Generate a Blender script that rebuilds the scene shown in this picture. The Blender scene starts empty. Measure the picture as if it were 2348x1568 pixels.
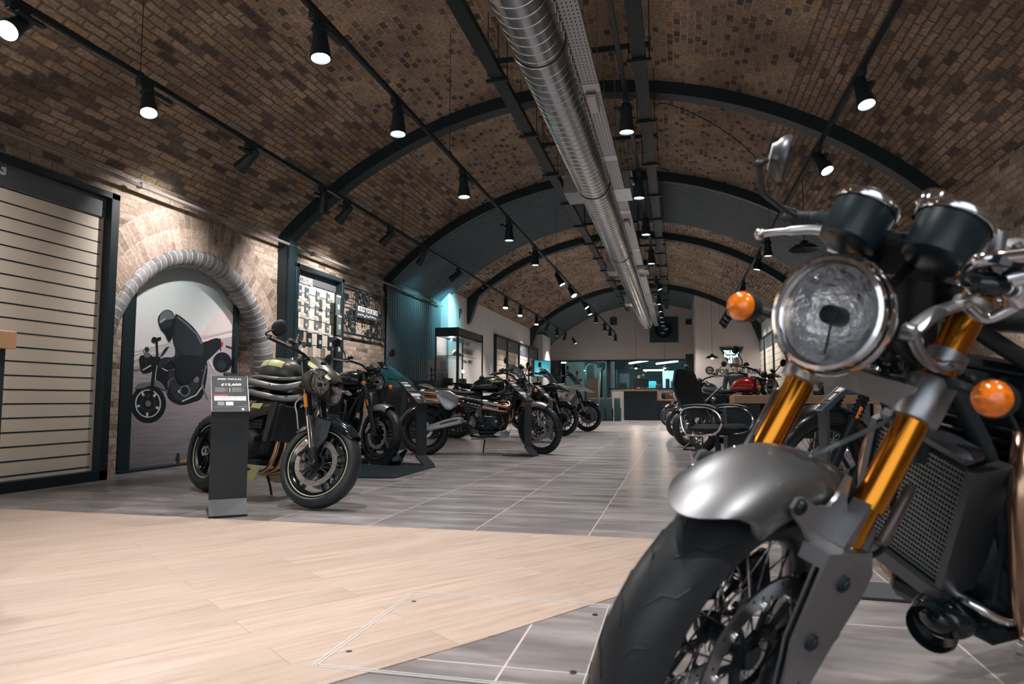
import bpy, math, random
from math import sin, cos, pi, radians as rad, sqrt, atan2, tan
from mathutils import Vector as V, Matrix as Mx
random.seed(7)
SC = bpy.context.scene
COL = SC.collection

# ------------------------------------------------------------------ camera
IW, IH, FPX, EYE = 2348, 1568, 1600.0, 0.75
YAW, PITCH, ROLL = 0.231219, 0.0813719, 0.0011058
_f = V((-sin(YAW)*cos(PITCH), cos(YAW)*cos(PITCH), sin(PITCH)))
_r = V((cos(YAW), sin(YAW), 0)); _u = _r.cross(_f)
_R = _r*cos(ROLL)+_u*sin(ROLL); _U = -_r*sin(ROLL)+_u*cos(ROLL)
cam = bpy.data.cameras.new('camera'); camo = bpy.data.objects.new('camera', cam); COL.objects.link(camo)
cam.sensor_width = 36.0; cam.lens = FPX/IW*36.0; cam.clip_start = .05; cam.clip_end = 200
camo.matrix_world = Mx(((_R.x, _U.x, -_f.x, 0), (_R.y, _U.y, -_f.y, 0), (_R.z, _U.z, -_f.z, EYE), (0, 0, 0, 1)))
cam.dof.use_dof = True; cam.dof.focus_distance = 6.0; cam.dof.aperture_fstop = 4.5
SC.camera = camo

# ------------------------------------------------------------------ world, exposure
SC.view_settings.view_transform = 'Standard'; SC.view_settings.look = 'None'
SC.view_settings.gamma = 1.0; SC.view_settings.use_curve_mapping = False
SC.view_settings.exposure = 0.72
SC.cycles.use_denoising = True
SC.cycles.use_adaptive_sampling = True; SC.cycles.adaptive_threshold = .025; SC.cycles.max_bounces = 6; SC.cycles.sample_clamp_indirect = 6
w = bpy.data.worlds.new('open_end_fill'); SC.world = w; w.use_nodes = True  # even fill added through the open room end behind the camera
w.node_tree.nodes['Background'].inputs[0].default_value = (.80, .86, .92, 1)
w.node_tree.nodes['Background'].inputs[1].default_value = 1.0
SPOT_W = 95.0      # power of one track spotlight

# ------------------------------------------------------------------ measuring (camera geometry of the photograph)
def ray(px, py):
    a = (px-IW/2)/FPX; b = -(py-IH/2)/FPX
    return _R*a+_U*b+_f
def on_z(px, py, z=0.0):
    d = ray(px, py); return V((0, 0, EYE))+d*((z-EYE)/d.z)
def on_x(px, py, x):
    d = ray(px, py); return V((0, 0, EYE))+d*(x/d.x)
def on_y(px, py, y):
    d = ray(px, py); return V((0, 0, EYE))+d*(y/d.y)

# ------------------------------------------------------------------ materials
MATS = {}
def mat(name, col=(.5, .5, .5), rough=.5, metal=0.0, emit=None, es=1.0, coat=0.0, trans=0.0, ior=1.45, noise=0.0, nscale=40, bump=0.0, spec=None, alpha=1.0):
    if name in MATS: return MATS[name]
    m = bpy.data.materials.new(name); m.use_nodes = True; nt = m.node_tree
    b = nt.nodes['Principled BSDF']
    b.inputs['Base Color'].default_value = (*col, 1); b.inputs['Roughness'].default_value = rough
    b.inputs['Metallic'].default_value = metal; b.inputs['Coat Weight'].default_value = coat
    b.inputs['Coat Roughness'].default_value = .06
    b.inputs['Transmission Weight'].default_value = trans; b.inputs['IOR'].default_value = ior
    if spec is not None: b.inputs['Specular IOR Level'].default_value = spec
    if emit: b.inputs['Emission Color'].default_value = (*emit, 1); b.inputs['Emission Strength'].default_value = es
    if noise or bump:
        tc = nt.nodes.new('ShaderNodeTexCoord'); n = nt.nodes.new('ShaderNodeTexNoise')
        n.inputs['Scale'].default_value = nscale; n.inputs['Detail'].default_value = 6
        nt.links.new(tc.outputs['Object'], n.inputs['Vector'])
        if noise:
            mr = nt.nodes.new('ShaderNodeMapRange'); mr.inputs[3].default_value = 1-noise; mr.inputs[4].default_value = 1+noise
            nt.links.new(n.outputs[0], mr.inputs[0])
            mx = nt.nodes.new('ShaderNodeVectorMath'); mx.operation = 'SCALE'; mx.inputs[0].default_value = col
            nt.links.new(mr.outputs[0], mx.inputs['Scale']); nt.links.new(mx.outputs[0], b.inputs['Base Color'])
        if bump:
            bp = nt.nodes.new('ShaderNodeBump'); bp.inputs['Strength'].default_value = bump; bp.inputs['Distance'].default_value = .002
            nt.links.new(n.outputs[0], bp.inputs['Height']); nt.links.new(bp.outputs[0], b.inputs['Normal'])
    MATS[name] = m; return m

def nodes(m): return m.node_tree.nodes, m.node_tree.links, m.node_tree.nodes['Principled BSDF']
def ramp(N, stops):
    r = N.new('ShaderNodeValToRGB'); e = r.color_ramp.elements
    while len(e) < len(stops): e.new(.5)
    for k, (p, c) in enumerate(stops): e[k].position = p; e[k].color = (*c, 1)
    return r
def brick_mat(name, stops, mortar, bw=.225, bh=.075, ms=.009, bump=.6, rough=.9, dirt=.4, tint=None, swap=False, rough_edges=.012):
    m = mat(name, rough=rough); N, L, b = nodes(m)
    uv = N.new('ShaderNodeUVMap'); vec = uv.outputs[0]
    if rough_edges:
        nz = N.new('ShaderNodeTexNoise'); nz.inputs['Scale'].default_value = 9; nz.inputs['Detail'].default_value = 4
        L.new(vec, nz.inputs['Vector'])
        s = N.new('ShaderNodeVectorMath'); s.operation = 'MULTIPLY_ADD'
        s.inputs[1].default_value = (rough_edges*2,)*3; L.new(nz.outputs['Color'], s.inputs[0]); L.new(vec, s.inputs[2]); vec = s.outputs[0]
    br = N.new('ShaderNodeTexBrick'); br.inputs['Scale'].default_value = 1
    br.inputs['Brick Width'].default_value = bw; br.inputs['Row Height'].default_value = bh
    br.inputs['Mortar Size'].default_value = ms; br.inputs['Mortar Smooth'].default_value = .25
    br.inputs['Color1'].default_value = (0, 0, 0, 1); br.inputs['Color2'].default_value = (1, 1, 1, 1); br.inputs['Mortar'].default_value = (.5, .5, .5, 1)
    br.inputs['Bias'].default_value = 0.0
    L.new(vec, br.inputs['Vector'])
    rp = ramp(N, stops); L.new(br.outputs['Color'], rp.inputs[0])
    n1 = N.new('ShaderNodeTexNoise'); n1.inputs['Scale'].default_value = 1.3; n1.inputs['Detail'].default_value = 5; L.new(uv.outputs[0], n1.inputs['Vector'])
    n2 = N.new('ShaderNodeTexNoise'); n2.inputs['Scale'].default_value = 28; n2.inputs['Detail'].default_value = 8; L.new(uv.outputs[0], n2.inputs['Vector'])
    mm = N.new('ShaderNodeMath'); mm.operation = 'MULTIPLY'; L.new(n1.outputs[0], mm.inputs[0]); L.new(n2.outputs[0], mm.inputs[1])
    mr = N.new('ShaderNodeMapRange'); mr.inputs[1].default_value = .1; mr.inputs[2].default_value = .42; mr.inputs[3].default_value = 1-dirt; mr.inputs[4].default_value = 1+dirt
    L.new(mm.outputs[0], mr.inputs[0])
    mix = N.new('ShaderNodeMixRGB'); L.new(br.outputs['Fac'], mix.inputs[0]); L.new(rp.outputs[0], mix.inputs[1]); mix.inputs[2].default_value = (*mortar, 1)
    sc = N.new('ShaderNodeVectorMath'); sc.operation = 'SCALE'; L.new(mix.outputs[0], sc.inputs[0]); L.new(mr.outputs[0], sc.inputs['Scale'])
    L.new(sc.outputs[0], b.inputs['Base Color'])
    h = N.new('ShaderNodeMath'); h.operation = 'MULTIPLY_ADD'; h.inputs[1].default_value = -1.0; L.new(br.outputs['Fac'], h.inputs[0]); L.new(n2.outputs[0], h.inputs[2])
    bp = N.new('ShaderNodeBump'); bp.inputs['Strength'].default_value = bump; bp.inputs['Distance'].default_value = .012
    L.new(h.outputs[0], bp.inputs['Height']); L.new(bp.outputs[0], b.inputs['Normal'])
    return m
DARKB = [(0, (.085, .070, .062)), (.08, (.13, .10, .082)), (.20, (.22, .160, .118)), (.30, (.29, .215, .155)), (.60, (.34, .255, .185)), (.82, (.38, .295, .225)), (.93, (.39, .26, .14)), (1, (.40, .315, .25))]
M_VAULT = brick_mat('old_vault_brick', DARKB, (.17, .13, .10), rough_edges=.014, dirt=.5, bump=1.3)
M_VAULT2 = brick_mat('old_vault_header_brick', DARKB, (.40, .31, .24), bw=.125, rough_edges=.010, dirt=.5, bump=.8)
M_WALLB = brick_mat('yellow_stock_brick', [(0, (.14, .11, .09)), (.2, (.30, .225, .17)), (.6, (.42, .325, .25)), (1, (.50, .40, .32))], (.32, .275, .235), bump=.7)
M_RINGB = brick_mat('tan_soldier_brick', [(0, (.24, .175, .135)), (.4, (.36, .27, .215)), (1, (.45, .35, .29))], (.42, .36, .31), bw=.23, bh=.08, ms=.008, rough_edges=.006)
M_GREYB = brick_mat('grey_bullnose_brick', [(0, (.12, .125, .13)), (.5, (.20, .20, .205)), (1, (.30, .30, .30))], (.50, .48, .46), bw=.5, bh=.085, ms=.007, rough=.55, bump=.35, rough_edges=.004)
M_PANEREFL = brick_mat('painted_brick_reflection', [(0, (.22, .21, .21)), (.5, (.36, .34, .33)), (1, (.46, .43, .42))], (.30, .29, .28), bw=.45, bh=.22, rough_edges=.0)  # colours of the brick reflection painted into the showcase

M_BLACK = mat('black_powder_coat', (.009, .021, .027), .45)
M_BLK = mat('matt_black', (.010, .021, .027), .6)
M_GLOSS = mat('gloss_black', (.006, .012, .016), .12, coat=.6)
M_RUBBER = mat('tyre_rubber', (.020, .025, .030), .42, noise=.25, nscale=30)
M_DSTEEL = mat('dark_steel', (.03, .045, .05), .4, metal=.6)
M_TRIM = mat('grey_blue_trim', (.035, .055, .065), .5)
M_CORR = mat('grey_corrugated_sheet', (.085, .125, .145), .42, metal=.35, noise=.15, nscale=6)
M_WHITE = mat('white_plaster', (.60, .61, .62), .85, noise=.10, nscale=2.5)
M_WHITE2 = mat('pale_plaster', (.56, .52, .51), .85, noise=.12, nscale=2)
M_CHROME = mat('chrome', (.82, .82, .84), .08, metal=1)
M_ALU = mat('brushed_aluminium', (.55, .55, .56), .3, metal=1)
M_SATIN = mat('satin_silver', (.36, .37, .39), .34, metal=.9, noise=.05, nscale=300)
M_GREYM = mat('graphite_metal', (.10, .11, .12), .38, metal=.8)
M_GALV = mat('galvanised_steel', (.46, .48, .50), .24, metal=.95, noise=.12, nscale=14)
M_GOLD = mat('gold_anodised', (.74, .28, .03), .2, metal=1)
M_AMBER = mat('amber_plastic', (.85, .19, .008), .08, coat=1, emit=(1, .22, .01), es=.03, noise=.75, nscale=70, bump=1.0)
M_GLASS = mat('clear_glass', (1, 1, 1), .0, trans=1, ior=1.12)
M_LENS = mat('lens_glass', (1, 1, 1), .02, trans=1, ior=1.3)
M_MIRROR = mat('mirror_glass', (.85, .85, .85), .03, metal=1)
M_REFL = mat('reflector_chrome', (.85, .85, .87), .08, metal=1, bump=1.0, nscale=38)
M_REFL.node_tree.nodes['Bump'].inputs['Distance'].default_value = .02
M_OAK = mat('pale_oak_veneer', (.42, .25, .14), .5, noise=.12, nscale=12)
M_TEXTW = mat('white_lettering', (.75, .75, .75), .6)
M_TEXTB = mat('black_lettering', (.015, .02, .025), .6)
M_RED = mat('red_print', (.6, .03, .02), .5)
M_LAMPON = mat('lit_lamp_lens', (1, 1, 1), .3, emit=(.86, 1, .97), es=14)
M_LAMPON2 = mat('lit_warm_lens', (1, 1, 1), .3, emit=(1, .90, .80), es=22)
M_SLAT = mat('beige_slat_board', (.74, .66, .55), .6, noise=.04, nscale=3)
M_STANDB = mat('charcoal_display_panel', (.016, .024, .030), .5)

def mat_floor():
    m = mat('grey_stone_tile', rough=.3); N, L, b = nodes(m)
    tc = N.new('ShaderNodeTexCoord'); mp = N.new('ShaderNodeMapping'); L.new(tc.outputs['Object'], mp.inputs[0])
    mp.inputs['Location'].default_value = (.485+.657*20, -3.86+.63*20, 0)
    br = N.new('ShaderNodeTexBrick'); br.offset = 0; br.offset_frequency = 1; br.inputs['Scale'].default_value = 1
    br.inputs['Brick Width'].default_value = .657; br.inputs['Row Height'].default_value = .63; br.inputs['Mortar Size'].default_value = .0035; br.inputs['Mortar Smooth'].default_value = .1
    br.inputs['Color1'].default_value = (0, 0, 0, 1); br.inputs['Color2'].default_value = (1, 1, 1, 1)
    L.new(mp.outputs[0], br.inputs['Vector'])
    ms = N.new('ShaderNodeMapping'); L.new(tc.outputs['Object'], ms.inputs[0]); ms.inputs['Scale'].default_value = (.9, 3.6, 1)
    ad = N.new('ShaderNodeVectorMath'); L.new(ms.outputs[0], ad.inputs[0])
    sc = N.new('ShaderNodeVectorMath'); sc.operation = 'SCALE'; sc.inputs['Scale'].default_value = 7; L.new(br.outputs['Color'], sc.inputs[0]); L.new(sc.outputs[0], ad.inputs[1])
    n = N.new('ShaderNodeTexNoise'); n.inputs['Scale'].default_value = 1.6; n.inputs['Detail'].default_value = 9; n.inputs['Roughness'].default_value = .62; L.new(ad.outputs[0], n.inputs['Vector'])
    rp = ramp(N, [(.30, (.115, .108, .112)), (.5, (.205, .192, .194)), (.68, (.33, .31, .305))]); L.new(n.outputs[0], rp.inputs[0])
    mix = N.new('ShaderNodeMixRGB'); L.new(br.outputs['Fac'], mix.inputs[0]); L.new(rp.outputs[0], mix.inputs[1]); mix.inputs[2].default_value = (.55, .50, .48, 1)
    L.new(mix.outputs[0], b.inputs['Base Color'])
    mr = N.new('ShaderNodeMapRange'); mr.inputs[3].default_value = .20; mr.inputs[4].default_value = .42; L.new(n.outputs[0], mr.inputs[0]); L.new(mr.outputs[0], b.inputs['Roughness'])
    return m
def mat_wood():
    m = mat('pale_oak_plank', rough=.42); N, L, b = nodes(m)
    tc = N.new('ShaderNodeTexCoord'); mp = N.new('ShaderNodeMapping'); L.new(tc.outputs['Object'], mp.inputs[0])
    mp.inputs['Rotation'].default_value = (0, 0, -rad(52))
    br = N.new('ShaderNodeTexBrick'); br.offset = .37; br.inputs['Scale'].default_value = 1
    br.inputs['Brick Width'].default_value = 1.25; br.inputs['Row Height'].default_value = .165; br.inputs['Mortar Size'].default_value = .0012
    br.inputs['Color1'].default_value = (0, 0, 0, 1); br.inputs['Color2'].default_value = (1, 1, 1, 1)
    L.new(mp.outputs[0], br.inputs['Vector'])
    ms = N.new('ShaderNodeMapping'); L.new(mp.outputs[0], ms.inputs[0]); ms.inputs['Scale'].default_value = (1.2, 14, 1)
    ad = N.new('ShaderNodeVectorMath'); L.new(ms.outputs[0], ad.inputs[0])
    sc = N.new('ShaderNodeVectorMath'); sc.operation = 'SCALE'; sc.inputs['Scale'].default_value = 9; L.new(br.outputs['Color'], sc.inputs[0]); L.new(sc.outputs[0], ad.inputs[1])
    n = N.new('ShaderNodeTexNoise'); n.inputs['Scale'].default_value = 2.2; n.inputs['Detail'].default_value = 9; n.inputs['Roughness'].default_value = .6; L.new(ad.outputs[0], n.inputs['Vector'])
    rp = ramp(N, [(.28, (.36, .27, .215)), (.5, (.44, .35, .29)), (.72, (.49, .40, .345))]); L.new(n.outputs[0], rp.inputs[0])
    hs = N.new('ShaderNodeHueSaturation'); L.new(rp.outputs[0], hs.inputs['Color'])
    mv = N.new('ShaderNodeMapRange'); mv.inputs[3].default_value = .93; mv.inputs[4].default_value = 1.05; L.new(br.outputs['Color'], mv.inputs[0]); L.new(mv.outputs[0], hs.inputs['Value'])
    mix = N.new('ShaderNodeMixRGB'); L.new(br.outputs['Fac'], mix.inputs[0]); L.new(hs.outputs[0], mix.inputs[1]); mix.inputs[2].default_value = (.27, .19, .14, 1)
    L.new(mix.outputs[0], b.inputs['Base Color'])
    return m
M_FLOOR = mat_floor(); M_WOOD = mat_wood()

# ------------------------------------------------------------------ mesh helpers
def spl(pts, n=6, closed=False):
    P = [V(p) for p in pts]; out = []
    N = len(P); rng = range(N if closed else N-1)
    for i in rng:
        p0 = P[(i-1) % N] if (closed or i) else P[0]; p1 = P[i]; p2 = P[(i+1) % N]
        p3 = P[(i+2) % N] if (closed or i+2 < N) else P[-1]
        for k in range(n):
            t = k/n
            out.append(.5*((2*p1)+(p2-p0)*t+(2*p0-5*p1+4*p2-p3)*t*t+(3*p1-p0-3*p2+p3)*t**3))
    if not closed: out.append(P[-1].copy())
    return out
def frame_of(d):
    d = d.normalized(); a = V((0, 0, 1)) if abs(d.z) < .9 else V((1, 0, 0))
    x = a.cross(d).normalized(); return x, d.cross(x)
class MB:
    def __init__(s): s.v = []; s.f = []; s.m = []; s.uv = None; s.M = None
    def add(s, vs, fs, m=0):
        o = len(s.v)
        s.v += [(s.M @ V(p)) if s.M is not None else V(p) for p in vs]
        s.f += [tuple(i+o for i in f) for f in fs]; s.m += [m]*len(fs); return s
    def box(s, c, d, m=0, R=None, b=0.0):
        c = V(c); hx, hy, hz = d[0]/2, d[1]/2, d[2]/2
        b = min(b, hx*.9, hy*.9, hz*.9)
        if b <= 0:
            vs = [V((x*hx, y*hy, z*hz)) for x in (-1, 1) for y in (-1, 1) for z in (-1, 1)]
            fs = [(0, 1, 3, 2), (4, 6, 7, 5), (0, 4, 5, 1), (2, 3, 7, 6), (0, 2, 6, 4), (1, 5, 7, 3)]
        else:
            vs = []; idx = {}
            for x in (-1, 1):
                for y in (-1, 1):
                    for z in (-1, 1):
                        for k, q in enumerate(((x*hx, y*(hy-b), z*(hz-b)), (x*(hx-b), y*hy, z*(hz-b)), (x*(hx-b), y*(hy-b), z*hz))):
                            idx[(x, y, z, k)] = len(vs); vs.append(V(q))
            I = idx; fs = []
            for g in (-1, 1):
                q = [(-1, -1), (1, -1), (1, 1), (-1, 1)]
                if g < 0: q = q[::-1]
                fs.append([I[(g, a, c2, 0)] for a, c2 in q]); fs.append([I[(a, g, c2, 1)] for a, c2 in q[::-1]]); fs.append([I[(a, c2, g, 2)] for a, c2 in q])
            for a in (-1, 1):
                for c2 in (-1, 1):
                    fs.append([I[(a, c2, -1, 0)], I[(a, c2, 1, 0)], I[(a, c2, 1, 1)], I[(a, c2, -1, 1)]])
                    fs.append([I[(a, -1, c2, 0)], I[(a, 1, c2, 0)], I[(a, 1, c2, 2)], I[(a, -1, c2, 2)]])
                    fs.append([I[(-1, a, c2, 1)], I[(1, a, c2, 1)], I[(1, a, c2, 2)], I[(-1, a, c2, 2)]])
            for k in idx:
                if k[3] == 0: fs.append([I[k], I[(*k[:3], 1)], I[(*k[:3], 2)]])
        if R is not None: vs = [R @ p for p in vs]
        return s.add([c+p for p in vs], fs, m)
    def rod(s, p0, p1, r0, r1=None, n=12, m=0, cap=True):
        return s.tube([p0, p1], [r0, r0 if r1 is None else r1], n, m, cap=cap)
    def tube(s, pts, r, n=10, m=0, cap=True, closed=False, flat=1.0, up=None):
        P = [V(p) for p in pts]; N = len(P)
        if N < 2: return s
        R = r if isinstance(r, (list, tuple)) else [r]*N
        vs = []; X = None
        for i, p in enumerate(P):
            d = (P[(i+1) % N]-P[i-1]) if (closed or 0 < i < N-1) else (P[1]-P[0] if i == 0 else P[-1]-P[-2])
            if d.length < 1e-9: d = V((0, 0, 1))
            d.normalize()
            if X is None:
                X = (V(up)-d*V(up).dot(d)).normalized() if up else frame_of(d)[0]
            else:
                X = X-d*X.dot(d)
                X = X.normalized() if X.length > 1e-6 else frame_of(d)[0]
            Y = d.cross(X)
            for k in range(n):
                a = 2*pi*k/n; vs.append(p+X*(cos(a)*R[i])+Y*(sin(a)*R[i]*flat))
        fs = []
        for i in range(N if closed else N-1):
            j = (i+1) % N
            for k in range(n): fs.append((i*n+k, i*n+(k+1) % n, j*n+(k+1) % n, j*n+k))
        if cap and not closed: fs.append(tuple(range(n))[::-1]); fs.append(tuple(range((N-1)*n, N*n)))
        return s.add(vs, fs, m)
    def lathe(s, prof, o, ax, n=32, m=0, a0=0.0, a1=2*pi, ref=None, closed=False):
        # prof: (radius, height along ax)
        o = V(o); ax = V(ax).normalized()
        if ref is not None: X = (V(ref)-ax*V(ref).dot(ax)).normalized(); Y = ax.cross(X)
        else: X, Y = frame_of(ax)
        full = abs(a1-a0-2*pi) < 1e-6; K = n if full else n+1; vs = []
        for k in range(K):
            a = a0+(a1-a0)*k/n; d = X*cos(a)+Y*sin(a)
            for r, h in prof: vs.append(o+d*r+ax*h)
        q = len(prof); fs = []
        for k in range(n):
            k2 = (k+1) % K
            for i in range(q if closed else q-1):
                j = (i+1) % q; fs.append((k*q+i, k2*q+i, k2*q+j, k*q+j))
        return s.add(vs, fs, m)
    def prism(s, poly, o, u, v, w, m=0):
        # polygon in the plane o + u*a + v*b, extruded by the vector w
        o, u, v, w = V(o), V(u), V(v), V(w); n = len(poly)
        a = [o+u*p[0]+v*p[1] for p in poly]
        fs = [tuple(range(n))[::-1], tuple(range(n, 2*n))]+[(i, (i+1) % n, n+(i+1) % n, n+i) for i in range(n)]
        return s.add(a+[p+w for p in a], fs, m)
    def face(s, poly, o, u, v, m=0):
        o, u, v = V(o), V(u), V(v); return s.add([o+u*p[0]+v*p[1] for p in poly], [tuple(range(len(poly)))], m)
    def loft(s, rings, m=0, cap=True, closed=True):
        n = len(rings[0]); vs = [p for r in rings for p in r]; fs = []
        for i in range(len(rings)-1):
            for k in range(n if closed else n-1): fs.append((i*n+k, i*n+(k+1) % n, (i+1)*n+(k+1) % n, (i+1)*n+k))
        if cap: fs.append(tuple(range(n))[::-1]); fs.append(tuple(range((len(rings)-1)*n, len(rings)*n)))
        return s.add(vs, fs, m)
    def blob(s, secs, n=20, m=0, e=2.4, sub=4, ax='x', y0=0.0):
        # secs: (x, zc, halfwidth, half height up, half height down), splined along x
        S = [V((q[0], q[1], q[2])) for q in secs]; T = [V((q[3], q[4] if len(q) > 4 else q[3], 0)) for q in secs]
        S = spl(S, sub); T = spl(T, sub); rings = []
        for a, b in zip(S, T):
            ring = []
            for k in range(n):
                t = 2*pi*k/n; c, d = cos(t), sin(t)
                yy = abs(c)**(2/e)*(1 if c > 0 else -1)*max(a.z, 1e-4); zz = abs(d)**(2/e)*(max(b.x, 1e-4) if d > 0 else -max(b.y, 1e-4))
                ring.append(V((a.x, y0+yy, a.y+zz)))
            rings.append(ring)
        return s.loft(rings, m)
    def sphere(s, c, r, m=0, n=16, k=10, R=None):
        c = V(c); r = (r, r, r) if not isinstance(r, (tuple, list)) else r
        vs = []; fs = []
        for i in range(k+1):
            a = pi*i/k
            for j in range(n):
                b = 2*pi*j/n; p = V((r[0]*sin(a)*cos(b), r[1]*sin(a)*sin(b), r[2]*cos(a)))
                vs.append(c+(R @ p if R is not None else p))
        for i in range(k):
            for j in range(n): fs.append((i*n+j, (i+1)*n+j, (i+1)*n+(j+1) % n, i*n+(j+1) % n))
        return s.add(vs, fs, m)
    def build(s, name, mats, parent=None, ang=38, uv=None):
        me = bpy.data.meshes.new(name)
        if not isinstance(mats, (list, tuple)): mats = [mats]
        me.from_pydata([tuple(p) for p in s.v], [], s.f)
        for a in mats: me.materials.append(a)
        me.polygons.foreach_set('material_index', [min(q, len(mats)-1) for q in s.m])
        me.polygons.foreach_set('use_smooth', [True]*len(s.f))
        if uv:
            ul = me.uv_layers.new(name='UVMap')
            for pg in me.polygons:
                for li in pg.loop_indices: ul.data[li].uv = uv(me.vertices[me.loops[li].vertex_index].co, pg.normal)
        me.validate(); me.update()
        try: me.set_sharp_from_angle(angle=rad(ang))
        except Exception: pass
        o = bpy.data.objects.new(name, me); COL.objects.link(o)
        if parent: o.parent = parent
        return o
def tag(o, label, cat=None, group=None):
    o['label'] = label
    if cat: o['category'] = cat
    if group: o['group'] = group
    return o
def struct(o): o['kind'] = 'structure'; return o
def thing(name, label, cat, loc=(0, 0, 0), rotz=0.0, group=None, Mw=None):
    o = bpy.data.objects.new(name, None); COL.objects.link(o); o.empty_display_size = .1
    if Mw is not None: o.matrix_world = Mw
    else: o.location = loc; o.rotation_euler = (0, 0, rotz)
    return tag(o, label, cat, group)
def kids(o): return [c for c in bpy.data.objects if c.parent == o]
def copy_tree(o, parent=None):
    c = o.copy(); COL.objects.link(c); c.parent = parent
    for ch in kids(o): copy_tree(ch, c)
    return c
FONT = None
def text_geo(txt, size=1.0, bold=0.0, sx=1.0):
    cu = bpy.data.curves.new('t', 'FONT'); cu.body = txt; cu.size = size; cu.offset = bold; cu.resolution_u = 2
    o = bpy.data.objects.new('t', cu); COL.objects.link(o)
    dg = bpy.context.evaluated_depsgraph_get(); dg.update(); me = o.evaluated_get(dg).to_mesh()
    vs = [(p.co.x*sx, p.co.y) for p in me.vertices]; fs = [tuple(p.vertices) for p in me.polygons]
    o.evaluated_get(dg).to_mesh_clear(); bpy.data.objects.remove(o); bpy.data.curves.remove(cu)
    return vs, fs
def put_text(mb, txt, size, o, u, v, m=0, bold=0.0, sx=1.0, lift=.002, align='l', width=None):
    vs, fs = text_geo(txt, size, bold, sx); o, u, v = V(o), V(u).normalized(), V(v).normalized(); n = u.cross(v)
    if not vs: return
    x0 = min(p[0] for p in vs); x1 = max(p[0] for p in vs)
    k = (width/(x1-x0)) if width else 1.0
    sh = -x0 if align == 'l' else -(x0+x1)/2 if align == 'c' else -x1
    mb.add([o+u*((p[0]+sh)*k)+v*p[1]+n*lift for p in vs], fs, m)

# ------------------------------------------------------------------ room shell
CX, CZ, RR, RV = -1.15, -1.12, 5.72, 5.88      # centre of the arch, rib radius, vault radius
XL, XR = -5.34, 3.04
def vz(x, R=RV): return CZ+sqrt(max(R*R-(x-CX)**2, 0))
def arc_pts(R, n, a0=None, a1=None):
    h = math.asin((CX-XL)/R) if a0 is None else a0; g = math.asin((XR-CX)/R) if a1 is None else a1
    return [(CX+R*sin(-h+(h+g)*i/n), CZ+R*cos(-h+(h+g)*i/n)) for i in range(n+1)]
def vault(y0, y1, m, name='ceiling', R=RV, a0=None, a1=None, th=.2):
    A = arc_pts(R, 48, a0, a1); B = arc_pts(R+th, 48, a0, a1); ny = max(1, int((y1-y0)/1.0)); b = MB(); q = len(A)
    ys = [y0+(y1-y0)*i/ny for i in range(ny+1)]
    vs = [(p[0], y, p[1]) for y in ys for p in A]+[(p[0], y, p[1]) for y in (y0, y1) for p in B]
    fs = [(i*q+k, i*q+k+1, (i+1)*q+k+1, (i+1)*q+k) for i in range(ny) for k in range(q-1)]
    o = (ny+1)*q
    fs += [(o+k, o+q+k, o+q+k+1, o+k+1) for k in range(q-1)]
    fs += [(k, o+k, o+k+1, k+1) for k in range(q-1)]+[(ny*q+k, ny*q+k+1, o+q+k+1, o+q+k) for k in range(q-1)]
    b.add(vs, fs)
    if m is M_VAULT: b.m = [1 if all(abs(b.v[i].x-CX) < 2.55 for i in f) else 0 for f in b.f]; m = [M_VAULT, M_VAULT2]
    return struct(b.build(name, m, uv=lambda c, n: (c.y, RV*atan2(c.x-CX, c.z-CZ)) if abs(n.y) < .8 else (c.x, c.z)))
def corrugated(y0, y1, name, pitch=.11, d=.022, R=RV-.04, walls=True, zl=0.0):
    A = arc_pts(R, 40, math.asin((CX-XL-.05)/R), math.asin((XR-.05-CX)/R))
    path = [(p[0], p[1], -sin(atan2(p[0]-CX, p[1]-CZ)), -cos(atan2(p[0]-CX, p[1]-CZ))) for p in A]
    if walls: path = [(XL+.05, zl, 1, 0), (XL+.05, A[0][1], 1, 0)]+path+[(XR-.05, A[-1][1], -1, 0), (XR-.05, 0, -1, 0)]
    n = int(round((y1-y0)/pitch)); ys = []
    for i in range(n):
        a = y0+i*pitch; ys += [(a, 0), (a+pitch*.36, 0), (a+pitch*.5, d), (a+pitch*.86, d)]
    ys.append((y1, 0)); b = MB(); q = len(path)
    b.add([(p[0]+p[2]*e, y, p[1]+p[3]*e) for y, e in ys for p in path], [(i*q+k, i*q+k+1, (i+1)*q+k+1, (i+1)*q+k) for i in range(len(ys)-1) for k in range(q-1)])
    return struct(b.build(name, M_CORR, ang=15))
# floors
b = MB(); b.box((-1.15, 13, -.1), (9.2, 52, .2)); struct(b.build('floor', M_FLOOR))
b = MB(); b.prism([(-5.33, 3.9), (.49, 3.88), (-.25, 2.72), (-.61, 2.16), (-.9, 1.75), (-1.3, 1.20), (-1.75, .55), (-2.7, -.8), (-5.33, -.8)][::-1], (0, 0, .0005), (1, 0, 0), (0, 1, 0), (0, 0, .0025))
o = struct(b.build('floor', M_WOOD)); o['label'] = 'pale oak plank floor area in front of the grey tiles'
# vault bays
vault(-4.5, 12.15, M_VAULT); vault(15.4, 24.6, M_VAULT)
corrugated(12.15, 15.45, 'ceiling')
corrugated(24.6, 29.5, 'ceiling', pitch=.14)
vault(24.6, 29.6, M_BLK, R=RV+.02)
vault(12.1, 15.5, M_BLK, R=RV+.03)
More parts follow.
